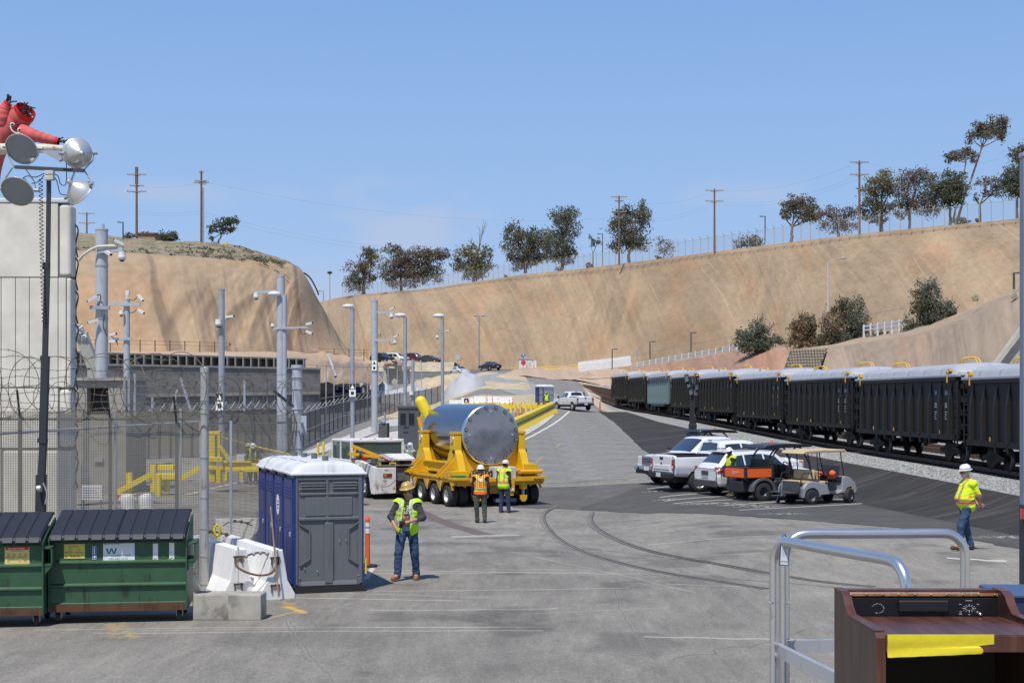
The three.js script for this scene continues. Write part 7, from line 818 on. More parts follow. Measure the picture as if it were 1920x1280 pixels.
utilityPole('brown utility pole standing in front of the dark eucalyptus on the crest',1161,367,493,277,[[369,15],[377,8,-.2],[397,14],[408,7]]);utilityPole('thin brown utility pole alone on the crest between the trees',1340,354,470,250,[[357,17],[377,17]]);utilityPole('tallest brown utility pole on the crest beside the yellow-green tree',1612,301,440,214,[[304,18],[327,18]]);
function wire(label, pts, sag, n = 1, gap = 0) { for (let k = 0;k < n;k++) { const a = P(...pts[0]).add(new V3(0,-k*gap,0)), c = P(...pts[1]).add(new V3(0,-k*gap,0)), ps = [];for (let i = 0;i <= 24;i++) { const f = i / 24;ps.push(a.clone().lerp(c, f).add(new V3(0,-sag*4*f*(1 - f),0)));} const b = new B(a);b.tube(ps,.010,24,3);tag(b.bd('power_line', mat([.2,.21,.22],.6)), n > 1 ? label + (k ? ', under of the pair' : ', upper of the pair') : label, 'power line', 'power lines strung between the utility poles');} }
wire('power line between the two tallest poles on the crest',[[1340,356,250],[1612,303,214]],1.6);wire('lower power line between the two tallest poles on the crest',[[1340,377,250],[1612,327,214]],1.8,2,.5);wire('power line from the eucalyptus pole to the thin pole',[[1161,369,277],[1340,357,250]],1.8);wire('lower power line from the eucalyptus pole to the thin pole',[[1161,397,277],[1340,377,250]],2.0,2,.5);wire('power line leaving the tallest crest pole toward the frame edge',[[1612,303,214],[1990,260,180]],2.2);wire('lower power line leaving the tallest crest pole toward the frame edge',[[1612,327,214],[1990,290,180]],2.2,2,.5);
wire('long power line crossing the valley to the eucalyptus pole',[[377,340,216],[1161,408,277]],2.6);wire('low power line crossing the valley to the eucalyptus pole',[[377,397,216],[1161,446,277]],4.2,2,.6);wire('power line between the two poles on the left hill',[[255,350,214],[377,342,216]],.4);wire('lower power line between the two poles on the left hill',[[255,396,214],[377,396,216]],.3,2,.4);
{
const off = -4, pt = (px, dy)=>{ const D = crestD(px)[0] + off;const p = P(px, crestY(px)[0], D);p.y += dy;return p;}, post = mat([.38,.36,.31],.6);const t = thing('crest_fence', 'chain-link security fence with barbed outriggers along the right hill crest', 'fence', pt(960,0)), o = t.position;let b;const xs = [642];let px = 642;while (px < 2000) { px += 8.2*400 / crestD(px)[0]*(.86 + .0004*(px - 640));xs.push(px);}
for (const x of xs) { b = new B(o);b.cyl(pt(x,-.4), pt(x,2.6),.045,.045,6).bar(pt(x,2.55), pt(x,3.0).add(new V3(-.3,0,.2)),.06).bar(pt(x,2.55), pt(x,3.0).add(new V3(.3,0,-.2)),.06);b.bd('post', post, t);}
const fm = new THREE.MeshStandardMaterial({ color: new THREE.Color(.34,.33,.31), roughness: .9, side: THREE.DoubleSide, transparent: true, opacity: .16 });for (let i = 0;i + 1 < xs.length;i++) surf('mesh_panel',1,1, (a, c)=>pt(mix(xs[i], xs[i + 1], a), mix(0,2.5, c)).sub(o), fm, null, null, t);
b = new B(o);for (let i = 0;i + 1 < xs.length;i++) b.bar(pt(xs[i],2.5), pt(xs[i + 1],2.5),.04);b.bd('top_rail', post, t);
const D = 440, t2 = thing('siren_pole', 'pale siren pole at the notch between the hills', 'pole', P(618,560, D));b = new B(t2.position);b.cyl(P(618,566, D), P(618,512, D),.2,.14,8);b.bd('pole', lidM, t2);b = new B(t2.position);const c = P(618,511, D);b.sph(c.x, c.y, c.z,.6,1,.8,1).cyl([c.x - .7, c.y, c.z],[c.x + .7, c.y, c.z],.35,.35,10);b.bd('siren', black, t2);
const t3 = thing('low_fence', 'low dark post-and-wire fence along the terrace below the left hill', 'fence', P(400,660,160));const lp = (x)=>{ const f = resample([[-50,655,156],[145,655,156],[400,657,158],[560,660,166],[660,668,184],[705,672,196]], clamp((x + 50) / 755,0,1));return P(x, f[1], f[2]);};for (let x = 150;x < 706;x += 28) { b = new B(t3.position);const p = lp(x);b.box(p.x, p.y + .4, p.z,.1,1.6,.1);b.bd('post', mat([.12,.08,.05],.9), t3);} b = new B(t3.position);for (let x = 150;x < 700;x += 14) for (const h of [1.1,.7]) b.bar(lp(x).add(new V3(0, h,0)), lp(x + 14).add(new V3(0, h,0)),.03);b.bd('wire', steelDark, t3);
const t4 = thing('pump_house', 'small tan flat-roofed building at the foot of the tall pole on the left hill', 'building', P(275,452,219));b = new B(t4.position);pbox(b,258,438,291,458,219,4);b.bd('wall', mat([.42,.28,.19],.9, { map: 'mottle' }), t4);b = new B(t4.position);pbox(b,257,436,292.5,439,218.8,4.4);b.bd('roof', mat([.12,.07,.05],.8), t4);b = new B(t4.position);for (const x of [267,275]) { const p = P(x,434,219);b.sph(p.x, p.y, p.z,.25);} b.bd('roof_vent', lidM, t4);
const t5 = thing('hill_railing', 'dark timber stair railing going down the end of the left hill', 'railing', P(470,475,213));const rp = [[439,462],[449,462],[461,466],[475,474],[489,482],[500,489]];for (const [x, y] of rp) { b = new B(t5.position);b.cyl(P(x, y + 10,212), P(x, y - 2,212),.09,.09,6);b.bd('post', mat([.08,.05,.035],.9), t5);} for (const dy of [-1,4]) { b = new B(t5.position);b.poly(rp.map(([x, y])=>P(x, y + dy,212)),.06,6);b.bd('rail', mat([.08,.05,.035],.9), t5);}
const b6 = new B(P(424,460,214));b6.cyl(P(424,461,214), P(424,453,214),.14);tag(b6.bd('bollard', yellow), 'short yellow bollard at the top of the left hill right of the pine', 'bollard');const t7 = thing('drain_pipe', 'black drain pipe curving down the end of the left hill', 'pipe', P(585,530,214));b = new B(t7.position);b.tube([P(571,512,210), P(582,522,213), P(592,540,217), P(597,552,219)],.12,20,6);b.bd('pipe', black, t7);
const t8 = thing('spill_pipe', 'thin white pipe lying down the terrace below the left hill', 'pipe', P(620,690,158));b = new B(t8.position);b.tube([P(614,667,157), P(619,676,156), P(625,692,155), P(629,706,154)],.16,16,6);b.bd('pipe', lidM, t8);
}
// ---------- trees and shrubs ----------
const leafM = new THREE.MeshPhysicalMaterial({ vertexColors: true, roughness: .95, transmission: .35, thickness: 0, side: THREE.DoubleSide });leafM.userData.keep = true;
const barkM = mat([.13,.095,.07],.95, { map: 'mottle' }), barkPale = mat([.34,.26,.20],.9, { map: 'mottle' });
const G1 = [.105,.10,.048], G2 = [.18,.155,.042], GB = [.14,.105,.07], GG = [.11,.125,.08], GD = [.075,.095,.038], GS = [.125,.155,.095], GR = [.20,.125,.06], GY = [.26,.21,.06];
function foliage(t, blobs, D, leaf, dens, cols, drop = 0, o2 = {}) {
const pos = [], col = [], nor = [], k = D / F;blobs.forEach(([x, y, rx, ry, E = D], bi)=>{ if (!o2.raw) { rx *= 1.28;ry *= 1.25;}
const c = P(x, y, E), n = Math.max(5, Math.round(Math.sqrt(rx*ry)*1.25)), cl = [];for (let i = 0;i < n;i++) { let a, e;do { a = [rr(-1,1), rr(-1,1), rr(-1,1)];e = a[0] ** 2 + a[1] ** 2 + a[2] ** 2;} while (e > 1);const s = .4 + .5*Math.sqrt(e);cl.push([a[0]*s, a[1]*s, a[2]*s, rr(.2,.36)]);}
const N = Math.round(rx*ry*dens*6.5*k*k / (leaf*leaf));for (let i = 0;i < N;i++) { const q = cl[i % n], g = ()=>(rnd() + rnd() + rnd() - 1.5)*1.15;const lx = (q[0] + g()*q[3])*rx*k, ly = (q[1] + g()*q[3])*ry*k, lz = (q[2] + g()*q[3])*(rx + ry)*.5*k;const o = new V3(c.x + lx, c.y + ly, c.z + lz), d = new V3(rr(-1,1), rr(-1,.5) - drop, rr(-1,1)).normalize().multiplyScalar(leaf*rr(.5,1.1)), w = new V3(rr(-1,1), rr(-1,1), rr(-1,1)).cross(d).normalize().multiplyScalar(leaf*rr(.22,.42));const b0 = cols[bi % cols.length], alt = cols[(bi + 1) % cols.length], f = rnd() < .25 ? rnd() : 0, s = rr(.6,1.5);
const A = o.clone().sub(d), Bq = o.clone().add(w), Cq = o.clone().add(d), Dq = o.clone().sub(w);for (const p of [A, Bq, Cq, A, Cq, Dq]) { pos.push(p.x - t.position.x, p.y - t.position.y, p.z - t.position.z);col.push(mix(b0[0], alt[0], f)*s, mix(b0[1], alt[1], f)*s, mix(b0[2], alt[2], f)*s);} } });
const g = new THREE.BufferGeometry();g.setAttribute('position', new THREE.Float32BufferAttribute(pos,3));g.setAttribute('color', new THREE.Float32BufferAttribute(col,3));g.computeVertexNormals();const m = new THREE.Mesh(g, leafM);m.name = 'crown';t.add(m);return m;
}
function tree(label, base, D, blobs, cols, o = {}) { // base [px, py];blobs in pixels at that distance
const t = thing(o.name || 'eucalyptus_tree', label, o.cat || 'tree', P(base[0], base[1], D),0, o.group), k = D / F, b = nB(t), tr = (o.tr || 3.2)*k;const top = o.fork || [base[0] + (o.lean || 0), base[1] - (base[1] - Math.min(...blobs.map(q=>q[1])))*.42];
const r0 = P(base[0], base[1] + 4, D), r1 = P(top[0], top[1], D);b.cyl(r0, r0.clone().lerp(r1,.5).add(new V3(rr(-.2,.2),0,0)), tr, tr*.8,8).cyl(r0.clone().lerp(r1,.5), r1, tr*.8, tr*.65,8);
for (const [x, y, rx, ry] of blobs) { const e = P(x + rr(-.3,.3)*rx, y, D).add(new V3(0,0, rr(-.5,.5)*rx*k)), m = r1.clone().lerp(e,.5).add(new V3(rr(-.4,.4)*rx*k,-.2*ry*k, rr(-.2,.2)));const pts = [r1, m, e];b.cyl(r1, m, tr*.5, tr*.34,6).cyl(m, e, tr*.34, tr*.16,5);for (let i = 0;i < (o.twigs || 4);i++) { const s = m.clone().lerp(e, rnd()), f = e.clone().add(new V3(rr(-.8,.8)*rx*k, rr(-.6,.8)*ry*k, rr(-.6,.6)*rx*k));b.cyl(s, f, tr*.16, tr*.05,4);} }
b.bd('trunk', o.bark || barkM, t);if (cols) foliage(t, blobs, D, o.leaf || .34, o.dens || 2.2, cols,.35);return t;
}
const cb = (px, d = 6)=>crestD(px)[0] + d;
tree('spreading flat-topped tree at the far end of the crest',[682,552], cb(682),[[690,474,19,12],[672,503,22,15],[664,526,20,12],[702,492,20,13],[668,540,22,9],[690,522,14,12]],[G1, GB, G1, G2], { leaf: .42 });
tree('wide brownish tree mass right of the flat-topped crest tree',[752,548], cb(752),[[738,470,17,12],[752,490,24,20],[782,480,28,18],[808,480,26,16],[830,476,15,10],[770,508,32,16],[802,505,26,14],[730,510,20,16],[745,528,22,12],[778,524,24,12],[815,520,18,10]],[G1, GB, GB, GB, GB, GB], { leaf: .42 });
tree('bushy crest tree with a bare dead top',[888,528], cb(888),[[880,478,22,18],[905,485,20,20],[860,495,15,13],[893,504,30,14],[886,514,24,9]],[G2, G1, G1], { leaf: .42 });
tree('bare dead tree rising out of the bushy crest tree',[896,520], cb(896,9),[[885,452,8,14],[900,432,8,16],[911,416,6,7],[892,470,8,12]], null, { name: 'dead_tree', bark: barkPale, twigs: 7, tr: 2.2 });
tree('tall dark eucalyptus with a grey-green neighbour limb, left of the pair near the lamp',[985,508], cb(985),[[966,436,22,18],[972,462,26,28],[998,452,22,24],[1026,456,24,26],[990,485,24,14],[975,496,18,10],[1012,482,20,14]],[G1, G1, G1, GG], { leaf: .38 });
tree('tall dark eucalyptus with a rounded top beside the slim crest lamp',[1055,500], cb(1055),[[1060,404,27,16],[1062,428,28,20],[1046,458,28,22],[1070,470,14,20],[1050,480,22,14]],[G1, G1, GG, G1], { leaf: .36 });
tree('dark eucalyptus directly behind the brown utility pole',[1180,494], cb(1180),[[1160,416,17,20],[1184,400,26,16],[1206,404,14,24],[1178,436,34,24],[1195,462,24,16],[1155,460,14,14]],[G1, GD, G1], { leaf: .34 });
tree('thin twisted sapling beside the crest lamp post',[1112,499], cb(1112),[[1113,455,10,6],[1122,452,8,6],[1108,444,4,5]],[GB], { tr: 1.3, leaf: .3, dens: 1.4 });
tree('bare brown thorny tree right of the eucalyptus pole',[1245,484], cb(1245),[[1240,452,14,10],[1256,460,13,10],[1248,470,16,10]],[GB], { leaf: .26, dens: .7, tr: 1.6, twigs: 9 });
tree('low round dark shrub on the crest beside a black lamp',[1402,465], cb(1402),[[1390,456,15,9],[1408,452,18,11],[1422,458,14,8]],[G1, GS], { name: 'shrub', cat: 'shrub', leaf: .28 });
tree('umbrella-shaped brown-green tree with a bent trunk',[1483,454], cb(1483),[[1488,382,22,14],[1508,386,26,18],[1472,400,14,12],[1526,402,16,14],[1505,408,22,10]],[GB, G1, G1, GB], { leaf: .28, fork: [1486,425], lean: 4 });
tree('thin brown tree filling the gap left of the tallest pole',[1572,447], cb(1572),[[1552,398,22,12],[1580,408,24,14],[1562,424,24,14],[1600,396,18,10],[1590,424,20,12]],[GB, GB,[.11,.075,.05]], { leaf: .24, dens: 1.3 });
tree('yellow-green crowned tree just right of the tallest pole',[1654,438], cb(1654),[[1655,336,26,15],[1640,358,24,18],[1668,352,22,18],[1632,385,20,15],[1655,392,22,14],[1630,408,12,9],[1650,412,14,9]],[G2, G2, G1, G1, G1, G2], { leaf: .26, tr: 4 });
tree('brownish open-crowned tree right of the yellow-green tree',[1706,432], cb(1706),[[1714,330,26,14],[1730,335,20,18],[1698,352,20,20],[1742,372,22,18],[1716,382,26,18],[1690,378,16,16],[1748,396,20,14],[1692,400,14,10]],[GB, G1, GB, GB], { leaf: .25, dens: 1.7 });
tree('dense dark green rounded tree in front of the leaning gum',[1782,422], cb(1782),[[1778,340,26,20],[1792,356,24,20],[1764,358,20,20],[1782,374,26,14]],[GD, G1, GD], { leaf: .25, dens: 3 });
tree('tallest leaning gum tree with a high wind-swept crown',[1795,412], cb(1795,9),[[1852,244,30,16],[1872,228,17,14],[1828,256,16,12],[1880,248,9,16],[1838,236,14,10]],[G1, GB], { leaf: .26, dens: 2.4, fork: [1842,276], bark: barkPale, tr: 2.6 });
tree('lower crown and pale stem in front of the leaning gum',[1788,408], cb(1788,8),[[1798,290,22,10],[1782,296,13,9],[1826,292,14,12],[1812,284,14,8]],[GB, G1], { leaf: .24, dens: 2, fork: [1812,305], lean: 20, bark: barkPale, tr: 2 });
tree('half-bare dark tree with crooked limbs near the frame edge',[1838,412], cb(1838),[[1852,344,20,13],[1874,348,18,14],[1862,362,16,10],[1830,372,6,8]],[GB, G1], { leaf: .25, dens: 1.4, tr: 3, twigs: 6 });
tree('dark green tree cut off by the steel column',[1908,405], cb(1908),[[1902,330,22,22],[1918,345,24,24],[1900,356,20,14],[1930,320,20,20]],[GD, G1], { leaf: .26, dens: 3 });tree('dark green tree high at the frame edge above the others',[1925,405], cb(1925,14),[[1905,290,14,10],[1920,282,18,14],[1918,302,20,8]],[G1], { leaf: .26 });
for (const [x, y, rx, ry, lab] of [[1803,414,18,7, 'flat green bush on the crest under the leaning gum'],[1834,412,7,5, 'tiny round green bush on the crest beside the crooked tree'],[948,520,8,5, 'small tan bush at the foot of the crest fence left of the eucalyptus'],[1050,505,8,6, 'small tan bush at the crest fence under the eucalyptus pair'],[1106,496,7,6, 'small tan bush at the crest fence beside the sapling'],[1236,482,8,5, 'small tan bush under the thorny tree']]) tree(lab,[x, y + ry], cb(x,2),[[x - rx*.3, y, rx*.7, ry],[x + rx*.35, y + 1, rx*.6, ry*.8]],[y < 430 ? G1 : [.2,.15,.08]], { name: 'bush', cat: 'bush', leaf: .22, tr: .8 });
tree('lone wind-bent pine on top of the left hill',[408,456],216,[[424,416,19,8],[438,413,10,8],[408,424,14,8],[395,433,9,5],[428,430,14,7],[398,446,6,5]],[GD, G1, GD], { name: 'pine_tree', leaf: .26, dens: 2.6, fork: [416,436], tr: 2 });
tree('round dark bush beside the small tan building on the left hill',[312,455],215,[[306,444,12,9],[320,440,11,10],[314,448,16,7]],[GD, G1], { name: 'bush', cat: 'bush', leaf: .24, dens: 2.8 });tree('low dark bush left of the tall pole on the left hill',[243,452],213,[[242,442,11,6],[238,446,9,4]],[GD], { name: 'bush', cat: 'bush', leaf: .22 });tree('low dark bush at the end of the left hill railing',[506,492],214,[[503,486,9,5],[515,489,8,4]],[G1], { name: 'bush', cat: 'bush', leaf: .22 });
tree('grey-green rounded shrub above the reddish slope, leftmost on the bench',[1418,662],168,[[1400,635,20,22],[1424,622,20,22],[1440,645,24,16],[1410,650,28,12],[1462,640,10,8]],[GS, GG], { name: 'shrub', cat: 'shrub', leaf: .2, dens: 3 });tree('reddish-brown shrub between the grey-green shrub and the tall double shrub',[1502,655],166,[[1496,622,18,22],[1514,612,18,24],[1505,640,26,14],[1524,632,12,16]],[GR, G1, GR], { name: 'shrub', cat: 'shrub', leaf: .2, dens: 3 });tree('broad shrub half brown half dark green, third along the bench',[1590,652],164,[[1582,575,18,16],[1564,608,22,26],[1600,598,24,36],[1556,636,22,18],[1618,618,14,24],[1595,636,30,16]],[G1, GR, GG, G1, GR, GG], { name: 'shrub', cat: 'shrub', leaf: .2, dens: 3 });tree('low bright green bush beside the broad double shrub',[1650,645],158,[[1640,632,14,8],[1656,628,12,10],[1668,636,8,5]],[[.10,.13,.03], G2], { name: 'bush', cat: 'bush', leaf: .18 });tree('tallest dark green shrub, rightmost on the bench',[1732,632],150,[[1740,545,22,20],[1726,570,20,26],[1745,590,24,30],[1706,612,16,16],[1736,618,26,16],[1774,580,16,20],[1786,590,10,12]],[GG, G1, GG], { name: 'shrub', cat: 'shrub', leaf: .19, dens: 3 });
for (const [x, y, s, D, lab, c] of [[1770,628,13,142, 'tuft of yellow bunch grass beside the tallest bench shrub', GY],[1795,624,14,139, 'tallest tuft of yellow bunch grass on the bench', GY],[1816,632,13,136, 'greenish yellow grass tuft right of the bunch grass pair',[.17,.19,.05]],[1884,585,13,122, 'grey dry grass tuft on the upper bench near the frame edge',[.2,.19,.17]],[1903,558,7,118, 'small green tuft high on the bench at the frame edge', G2],[1830,562,8,132, 'small olive tuft at the foot of the right hill', G2],[1350,655,5,186, 'tiny dry tuft by the guard rail', GY]]) { const t = thing('grass_tuft', lab, 'grass tuft', P(x, y, D)), k = D / F, pos = [], col = [], nor = [];for (let i = 0;i < 420;i++) { const a = rr(0,6.28), o = rr(0,.5)*s*k, h = rr(.7,1.5)*s*k, sp = rr(.2,1)*s*k*.9, w = .03;const x0 = Math.cos(a)*o, z0 = Math.sin(a)*o, x1 = x0 + Math.cos(a)*sp, z1 = z0 + Math.sin(a)*sp;pos.push(x0 - w,-.1, z0, x0 + w,-.1, z0, x1, h, z1);const q = rr(.6,1.4);for (let j = 0;j < 3;j++) { col.push(c[0]*q, c[1]*q, c[2]*q);nor.push(Math.cos(a)*.3,.9, Math.sin(a)*.3);} } const g = new THREE.BufferGeometry();g.setAttribute('position', new THREE.Float32BufferAttribute(pos,3));g.setAttribute('normal', new THREE.Float32BufferAttribute(nor,3));g.setAttribute('color', new THREE.Float32BufferAttribute(col,3));const m = new THREE.Mesh(g, leafM);m.name = 'blades';t.add(m);}
{ // brush covering the top of the left hill, and weeds along slopes: nobody could count it
const t = thing('brush', 'grey-green scrub covering the top of the left hill', 'scrub', P(300,460,205));t.userData.kind = 'stuff';const bl = [];for (let i = 0;i < 420;i++) { const x = rr(120,530), f = rnd(), y0 = crestY(x)[0] + 2, y1 = mix(470,492, (x - 145) / 355);bl.push([x, mix(y0, Math.max(y0 + 2, y1), f) - 1.5, rr(4,11), rr(1.8,4.5), mix(217,190, f)]);} const cols = [[.15,.13,.08],[.11,.13,.05],[.2,.15,.1],[.09,.11,.035],[.17,.16,.13]];const m = foliage(t, bl,200,.24,1.0, cols,0, { raw: 1 });m.userData.kind = 'stuff';
}
// ---------- people: one smooth body each, clothes over it ----------
function nets(f, lo, hi, c, colFn) { // smooth surface of f < 0
const n = [0,1,2].map(k=>Math.ceil((hi[k] - lo[k]) / c) + 1),[nx, ny, nz] = n, val = new Float32Array(nx*ny*nz), id = (i, j, k)=>(k*ny + j)*nx + i;for (let k = 0;k < nz;k++) for (let j = 0;j < ny;j++) for (let i = 0;i < nx;i++) val[id(i, j, k)] = f(lo[0] + i*c, lo[1] + j*c, lo[2] + k*c);
const vi = new Int32Array(nx*ny*nz).fill(-1), pos = [], idx = [];for (let k = 0;k < nz - 1;k++) for (let j = 0;j < ny - 1;j++) for (let i = 0;i < nx - 1;i++) { let m = 0, sx = 0, sy = 0, sz = 0, q = 0;const V = [], a = id(i, j, k);for (let b = 0;b < 8;b++) { const w = val[a + (b & 1) + ((b >> 1) & 1)*nx + (b >> 2)*nx*ny];V.push(w);if (w < 0) m++;} if (!m || m === 8) continue;for (const [p, r] of NE) if ((V[p] < 0) !== (V[r] < 0)) { const t = V[p] / (V[p] - V[r]);sx += (p & 1) + t*((r & 1) - (p & 1));sy += ((p >> 1) & 1) + t*(((r >> 1) & 1) - ((p >> 1) & 1));sz += (p >> 2) + t*((r >> 2) - (p >> 2));q++;} vi[a] = pos.length / 3;pos.push(lo[0] + (i + sx / q)*c, lo[1] + (j + sy / q)*c, lo[2] + (k + sz / q)*c);}
const st = [1, nx, nx*ny];for (let k = 1;k < nz - 1;k++) for (let j = 1;j < ny - 1;j++) for (let i = 1;i < nx - 1;i++) { const a = id(i, j, k);for (let d = 0;d < 3;d++) { const s0 = val[a] < 0;if (s0 === (val[a + st[d]] < 0)) continue;const u = st[(d + 1) % 3], w = st[(d + 2) % 3], q = [vi[a], vi[a - u], vi[a - u - w], vi[a - w]];if (q.some(z=>z < 0)) continue;s0 ? idx.push(q[0], q[1], q[2], q[0], q[2], q[3]) : idx.push(q[0], q[2], q[1], q[0], q[3], q[2]);} }
const nor = new Float32Array(pos.length), e = c*.5;for (let i = 0;i < pos.length;i += 3) { const [x, y, z] = [pos[i], pos[i + 1], pos[i + 2]];const g = new V3(f(x + e, y, z) - f(x - e, y, z), f(x, y + e, z) - f(x, y - e, z), f(x, y, z + e) - f(x, y, z - e)).normalize();nor.set([g.x, g.y, g.z], i);}
const g = new THREE.BufferGeometry();g.setAttribute('position', new THREE.Float32BufferAttribute(pos,3));g.setAttribute('normal', new THREE.BufferAttribute(nor,3));const col = [];for (let i = 0;i < pos.length;i += 3) col.push(...(colFn ? colFn(pos[i], pos[i + 1], pos[i + 2]) : [1,1,1]));g.setAttribute('color', new THREE.Float32BufferAttribute(col,3));g.setIndex(idx);return g;
}
const NE = [[0,1],[2,3],[4,5],[6,7],[0,2],[1,3],[4,6],[5,7],[0,4],[1,5],[2,6],[3,7]];
const cap = (x, y, z, a, b, r0, r1)=>{ const dx = b[0] - a[0], dy = b[1] - a[1], dz = b[2] - a[2], t = clamp(((x - a[0])*dx + (y - a[1])*dy + (z - a[2])*dz) / (dx*dx + dy*dy + dz*dz + 1e-9),0,1);return Math.hypot(x - a[0] - dx*t, y - a[1] - dy*t, z - a[2] - dz*t) - mix(r0, r1, t);};
const smin = (a, b, k)=>{ const h = Math.max(0, k - Math.abs(a - b)) / k;return Math.min(a, b) - h*h*k*.25;};
const fieldOf = (bones, k = .035)=>(x, y, z)=>{ let d = 9;for (const q of bones) d = smin(d, cap(x, y, z, q[0], q[1], q[2], q[3]), k);return d;};
const ell = (x, y, z, c, r)=>{ const k = Math.hypot((x - c[0]) / r[0], (y - c[1]) / r[1], (z - c[2]) / r[2]);return (k - 1)*Math.min(...r);};
const lp3 = (a, b, t)=>a.map((q, i)=>mix(q, b[i], t));
const clothM = new THREE.MeshStandardMaterial({ vertexColors: true, roughness: .85 });clothM.userData.keep = true;const skinM = new THREE.MeshStandardMaterial({ vertexColors: true, roughness: .6 });skinM.userData.keep = true;
const LIME = [.50,.80,.02], SIL = [.42,.43,.45], ORG = [.85,.17,.03];
function person(label, pos, yaw, o) { // local: +z is forward, +x the person's left
const t = thing('person', label, 'person', pos, yaw), c = o.cell || .014, J = { pel: [0,.95,0], wa: [0,1.10,0], ch: [0,1.33,-.01], nk: [0,1.50,-.01], hd: [0,1.655,.02], sL: [.185,1.42,-.01], sR: [-.185,1.42,-.01], eL: [.235,1.14,-.03], eR: [-.235,1.14,-.03], wL: [.235,.90,.05], wR: [-.235,.90,.05], hL: [.095,.92,0], hR: [-.095,.92,0], kL: [.11,.50,.03], kR: [-.11,.50,.03], aL: [.12,.09,-.02], aR: [-.12,.09,-.02], tL: [.14,.04,.14], tR: [-.14,.04,.14], fL: [.03,-1,.25], fR: [-.03,-1,.25],...o.J };
const S = (p, x)=>[p[0] + x, p[1], p[2]], fat = o.fat || 0, skin = o.skin || [.42,.22,.14];const torso = (e)=>[[S(J.ch,.085), S(J.wa,.06),.105 + e,.10 + e + fat],[S(J.ch,-.085), S(J.wa,-.06),.105 + e,.10 + e + fat],[J.sL, J.sR,.06 + e,.06 + e],[S(J.wa,.05), S(J.pel,.06),.10 + e + fat,.11 + e],[S(J.wa,-.05), S(J.pel,-.06),.10 + e + fat,.11 + e]];if (fat) torso.fat = 1;
const arm = (s, e, f = 1)=>{ const a = J['s' + s], b = J['e' + s], w = J['w' + s];const r = [[a, f < .5 ? lp3(a, b, f*2) : b,.052 + e,.044 + e]];if (f >= .5) r.push([b, lp3(b, w, f*2 - 1),.044 + e,.034 + e*1.1]);return r;};
const leg = (s, e)=>[[J['h' + s], J['k' + s],.085 + e,.06 + e],[J['k' + s], J['a' + s],.058 + e,.042 + e*1.5]];
const bd = (q, m)=>{ const lo = [9,9,9], hi = [-9,-9,-9];for (const b of q) for (const p of [b[0], b[1]]) for (let k = 0;k < 3;k++) { const r = Math.max(b[2], b[3]) + m;lo[k] = Math.min(lo[k], p[k] - r);hi[k] = Math.max(hi[k], p[k] + r);} return [lo, hi];};
const wr = (x, y, z, a)=>a*(vn(x*22 + z*9 + 40, y*26 + z*7) - .5);
const addMesh = (name, g, m, par = t)=>{ const b = new B();b.add(g);const q = b.bd(name, m, par);return q;};
const bones = [...torso(-.012),...arm('L',-.006),...arm('R',-.006),...leg('L',-.012),...leg('R',-.012),[J.ch, J.nk,.07,.055],[J.nk, lp3(J.nk, J.hd,.7),.055,.055],[J.aL, J.tL,.045,.035],[J.aR, J.tR,.045,.035]];
const body = new B();body.add(nets(fieldOf(bones),...bd(bones,.03), c, ()=>skin));
const hy = o.head || [0,0], cy_ = Math.cos(hy[0]), sy_ = Math.sin(hy[0]), cp = Math.cos(hy[1]), sp = Math.sin(hy[1]);const inv = (x, y, z)=>{ x -= J.hd[0];y -= J.hd[1];z -= J.hd[2];const x1 = x*cy_ - z*sy_, z1 = x*sy_ + z*cy_;return [x1, y*cp + z1*sp,-y*sp + z1*cp];};
const headF = (X, Y, Z)=>{ const [x, y, z] = inv(X, Y, Z);let d = ell(x, y, z,[0,.035,-.015],[.076,.095,.098]);d = smin(d, ell(x, y, z,[0,-.045,.025],[.056,.07,.066]),.03);d = smin(d, cap(x, y, z,[0,.015,.088],[0,-.022,.104],.011,.015),.015);d = smin(d, cap(x, y, z,[-.035,.03,.075],[.035,.03,.075],.012,.012),.015);d = smin(d, cap(x, y, z,[-.018,-.052,.083],[.018,-.052,.083],.009,.009),.008);d = smin(d, cap(x, y, z,[0,-.095,.06],[0,-.085,.07],.018,.018),.02);for (const s of [-1,1]) { d = smin(d, ell(x, y, z,[s*.079,.0,-.01],[.012,.032,.02]),.008);d = Math.max(d,-(ell(x, y, z,[s*.032,.01,.093],[.017,.011,.014])));} return smin(d, cap(x, y, z,[0,-.06,-.02],[0,-.14,-.03],.056,.058),.02);};
const faceC = (X, Y, Z)=>{ const [x, y, z] = inv(X, Y, Z);if (z > .06 && Math.abs(Math.abs(x) - .032) < .013 && Math.abs(y - .01) < .008) return Math.abs(Math.abs(x) - .032) < .006 ? [.03,.02,.015] : [.6,.55,.5];if (z > .05 && Math.abs(x) < .024 && Math.abs(y + .053) < .007) return [skin[0]*.8, skin[1]*.5, skin[2]*.55];if (o.beard && y < -.02 && z > .015) return o.beard;return skin;};
body.add(nets(headF, J.hd.map((q, i)=>q - [.13,.2,.15][i]), J.hd.map((q, i)=>q + [.13,.16,.15][i]), c < .02 ? .0065 : .012, faceC));
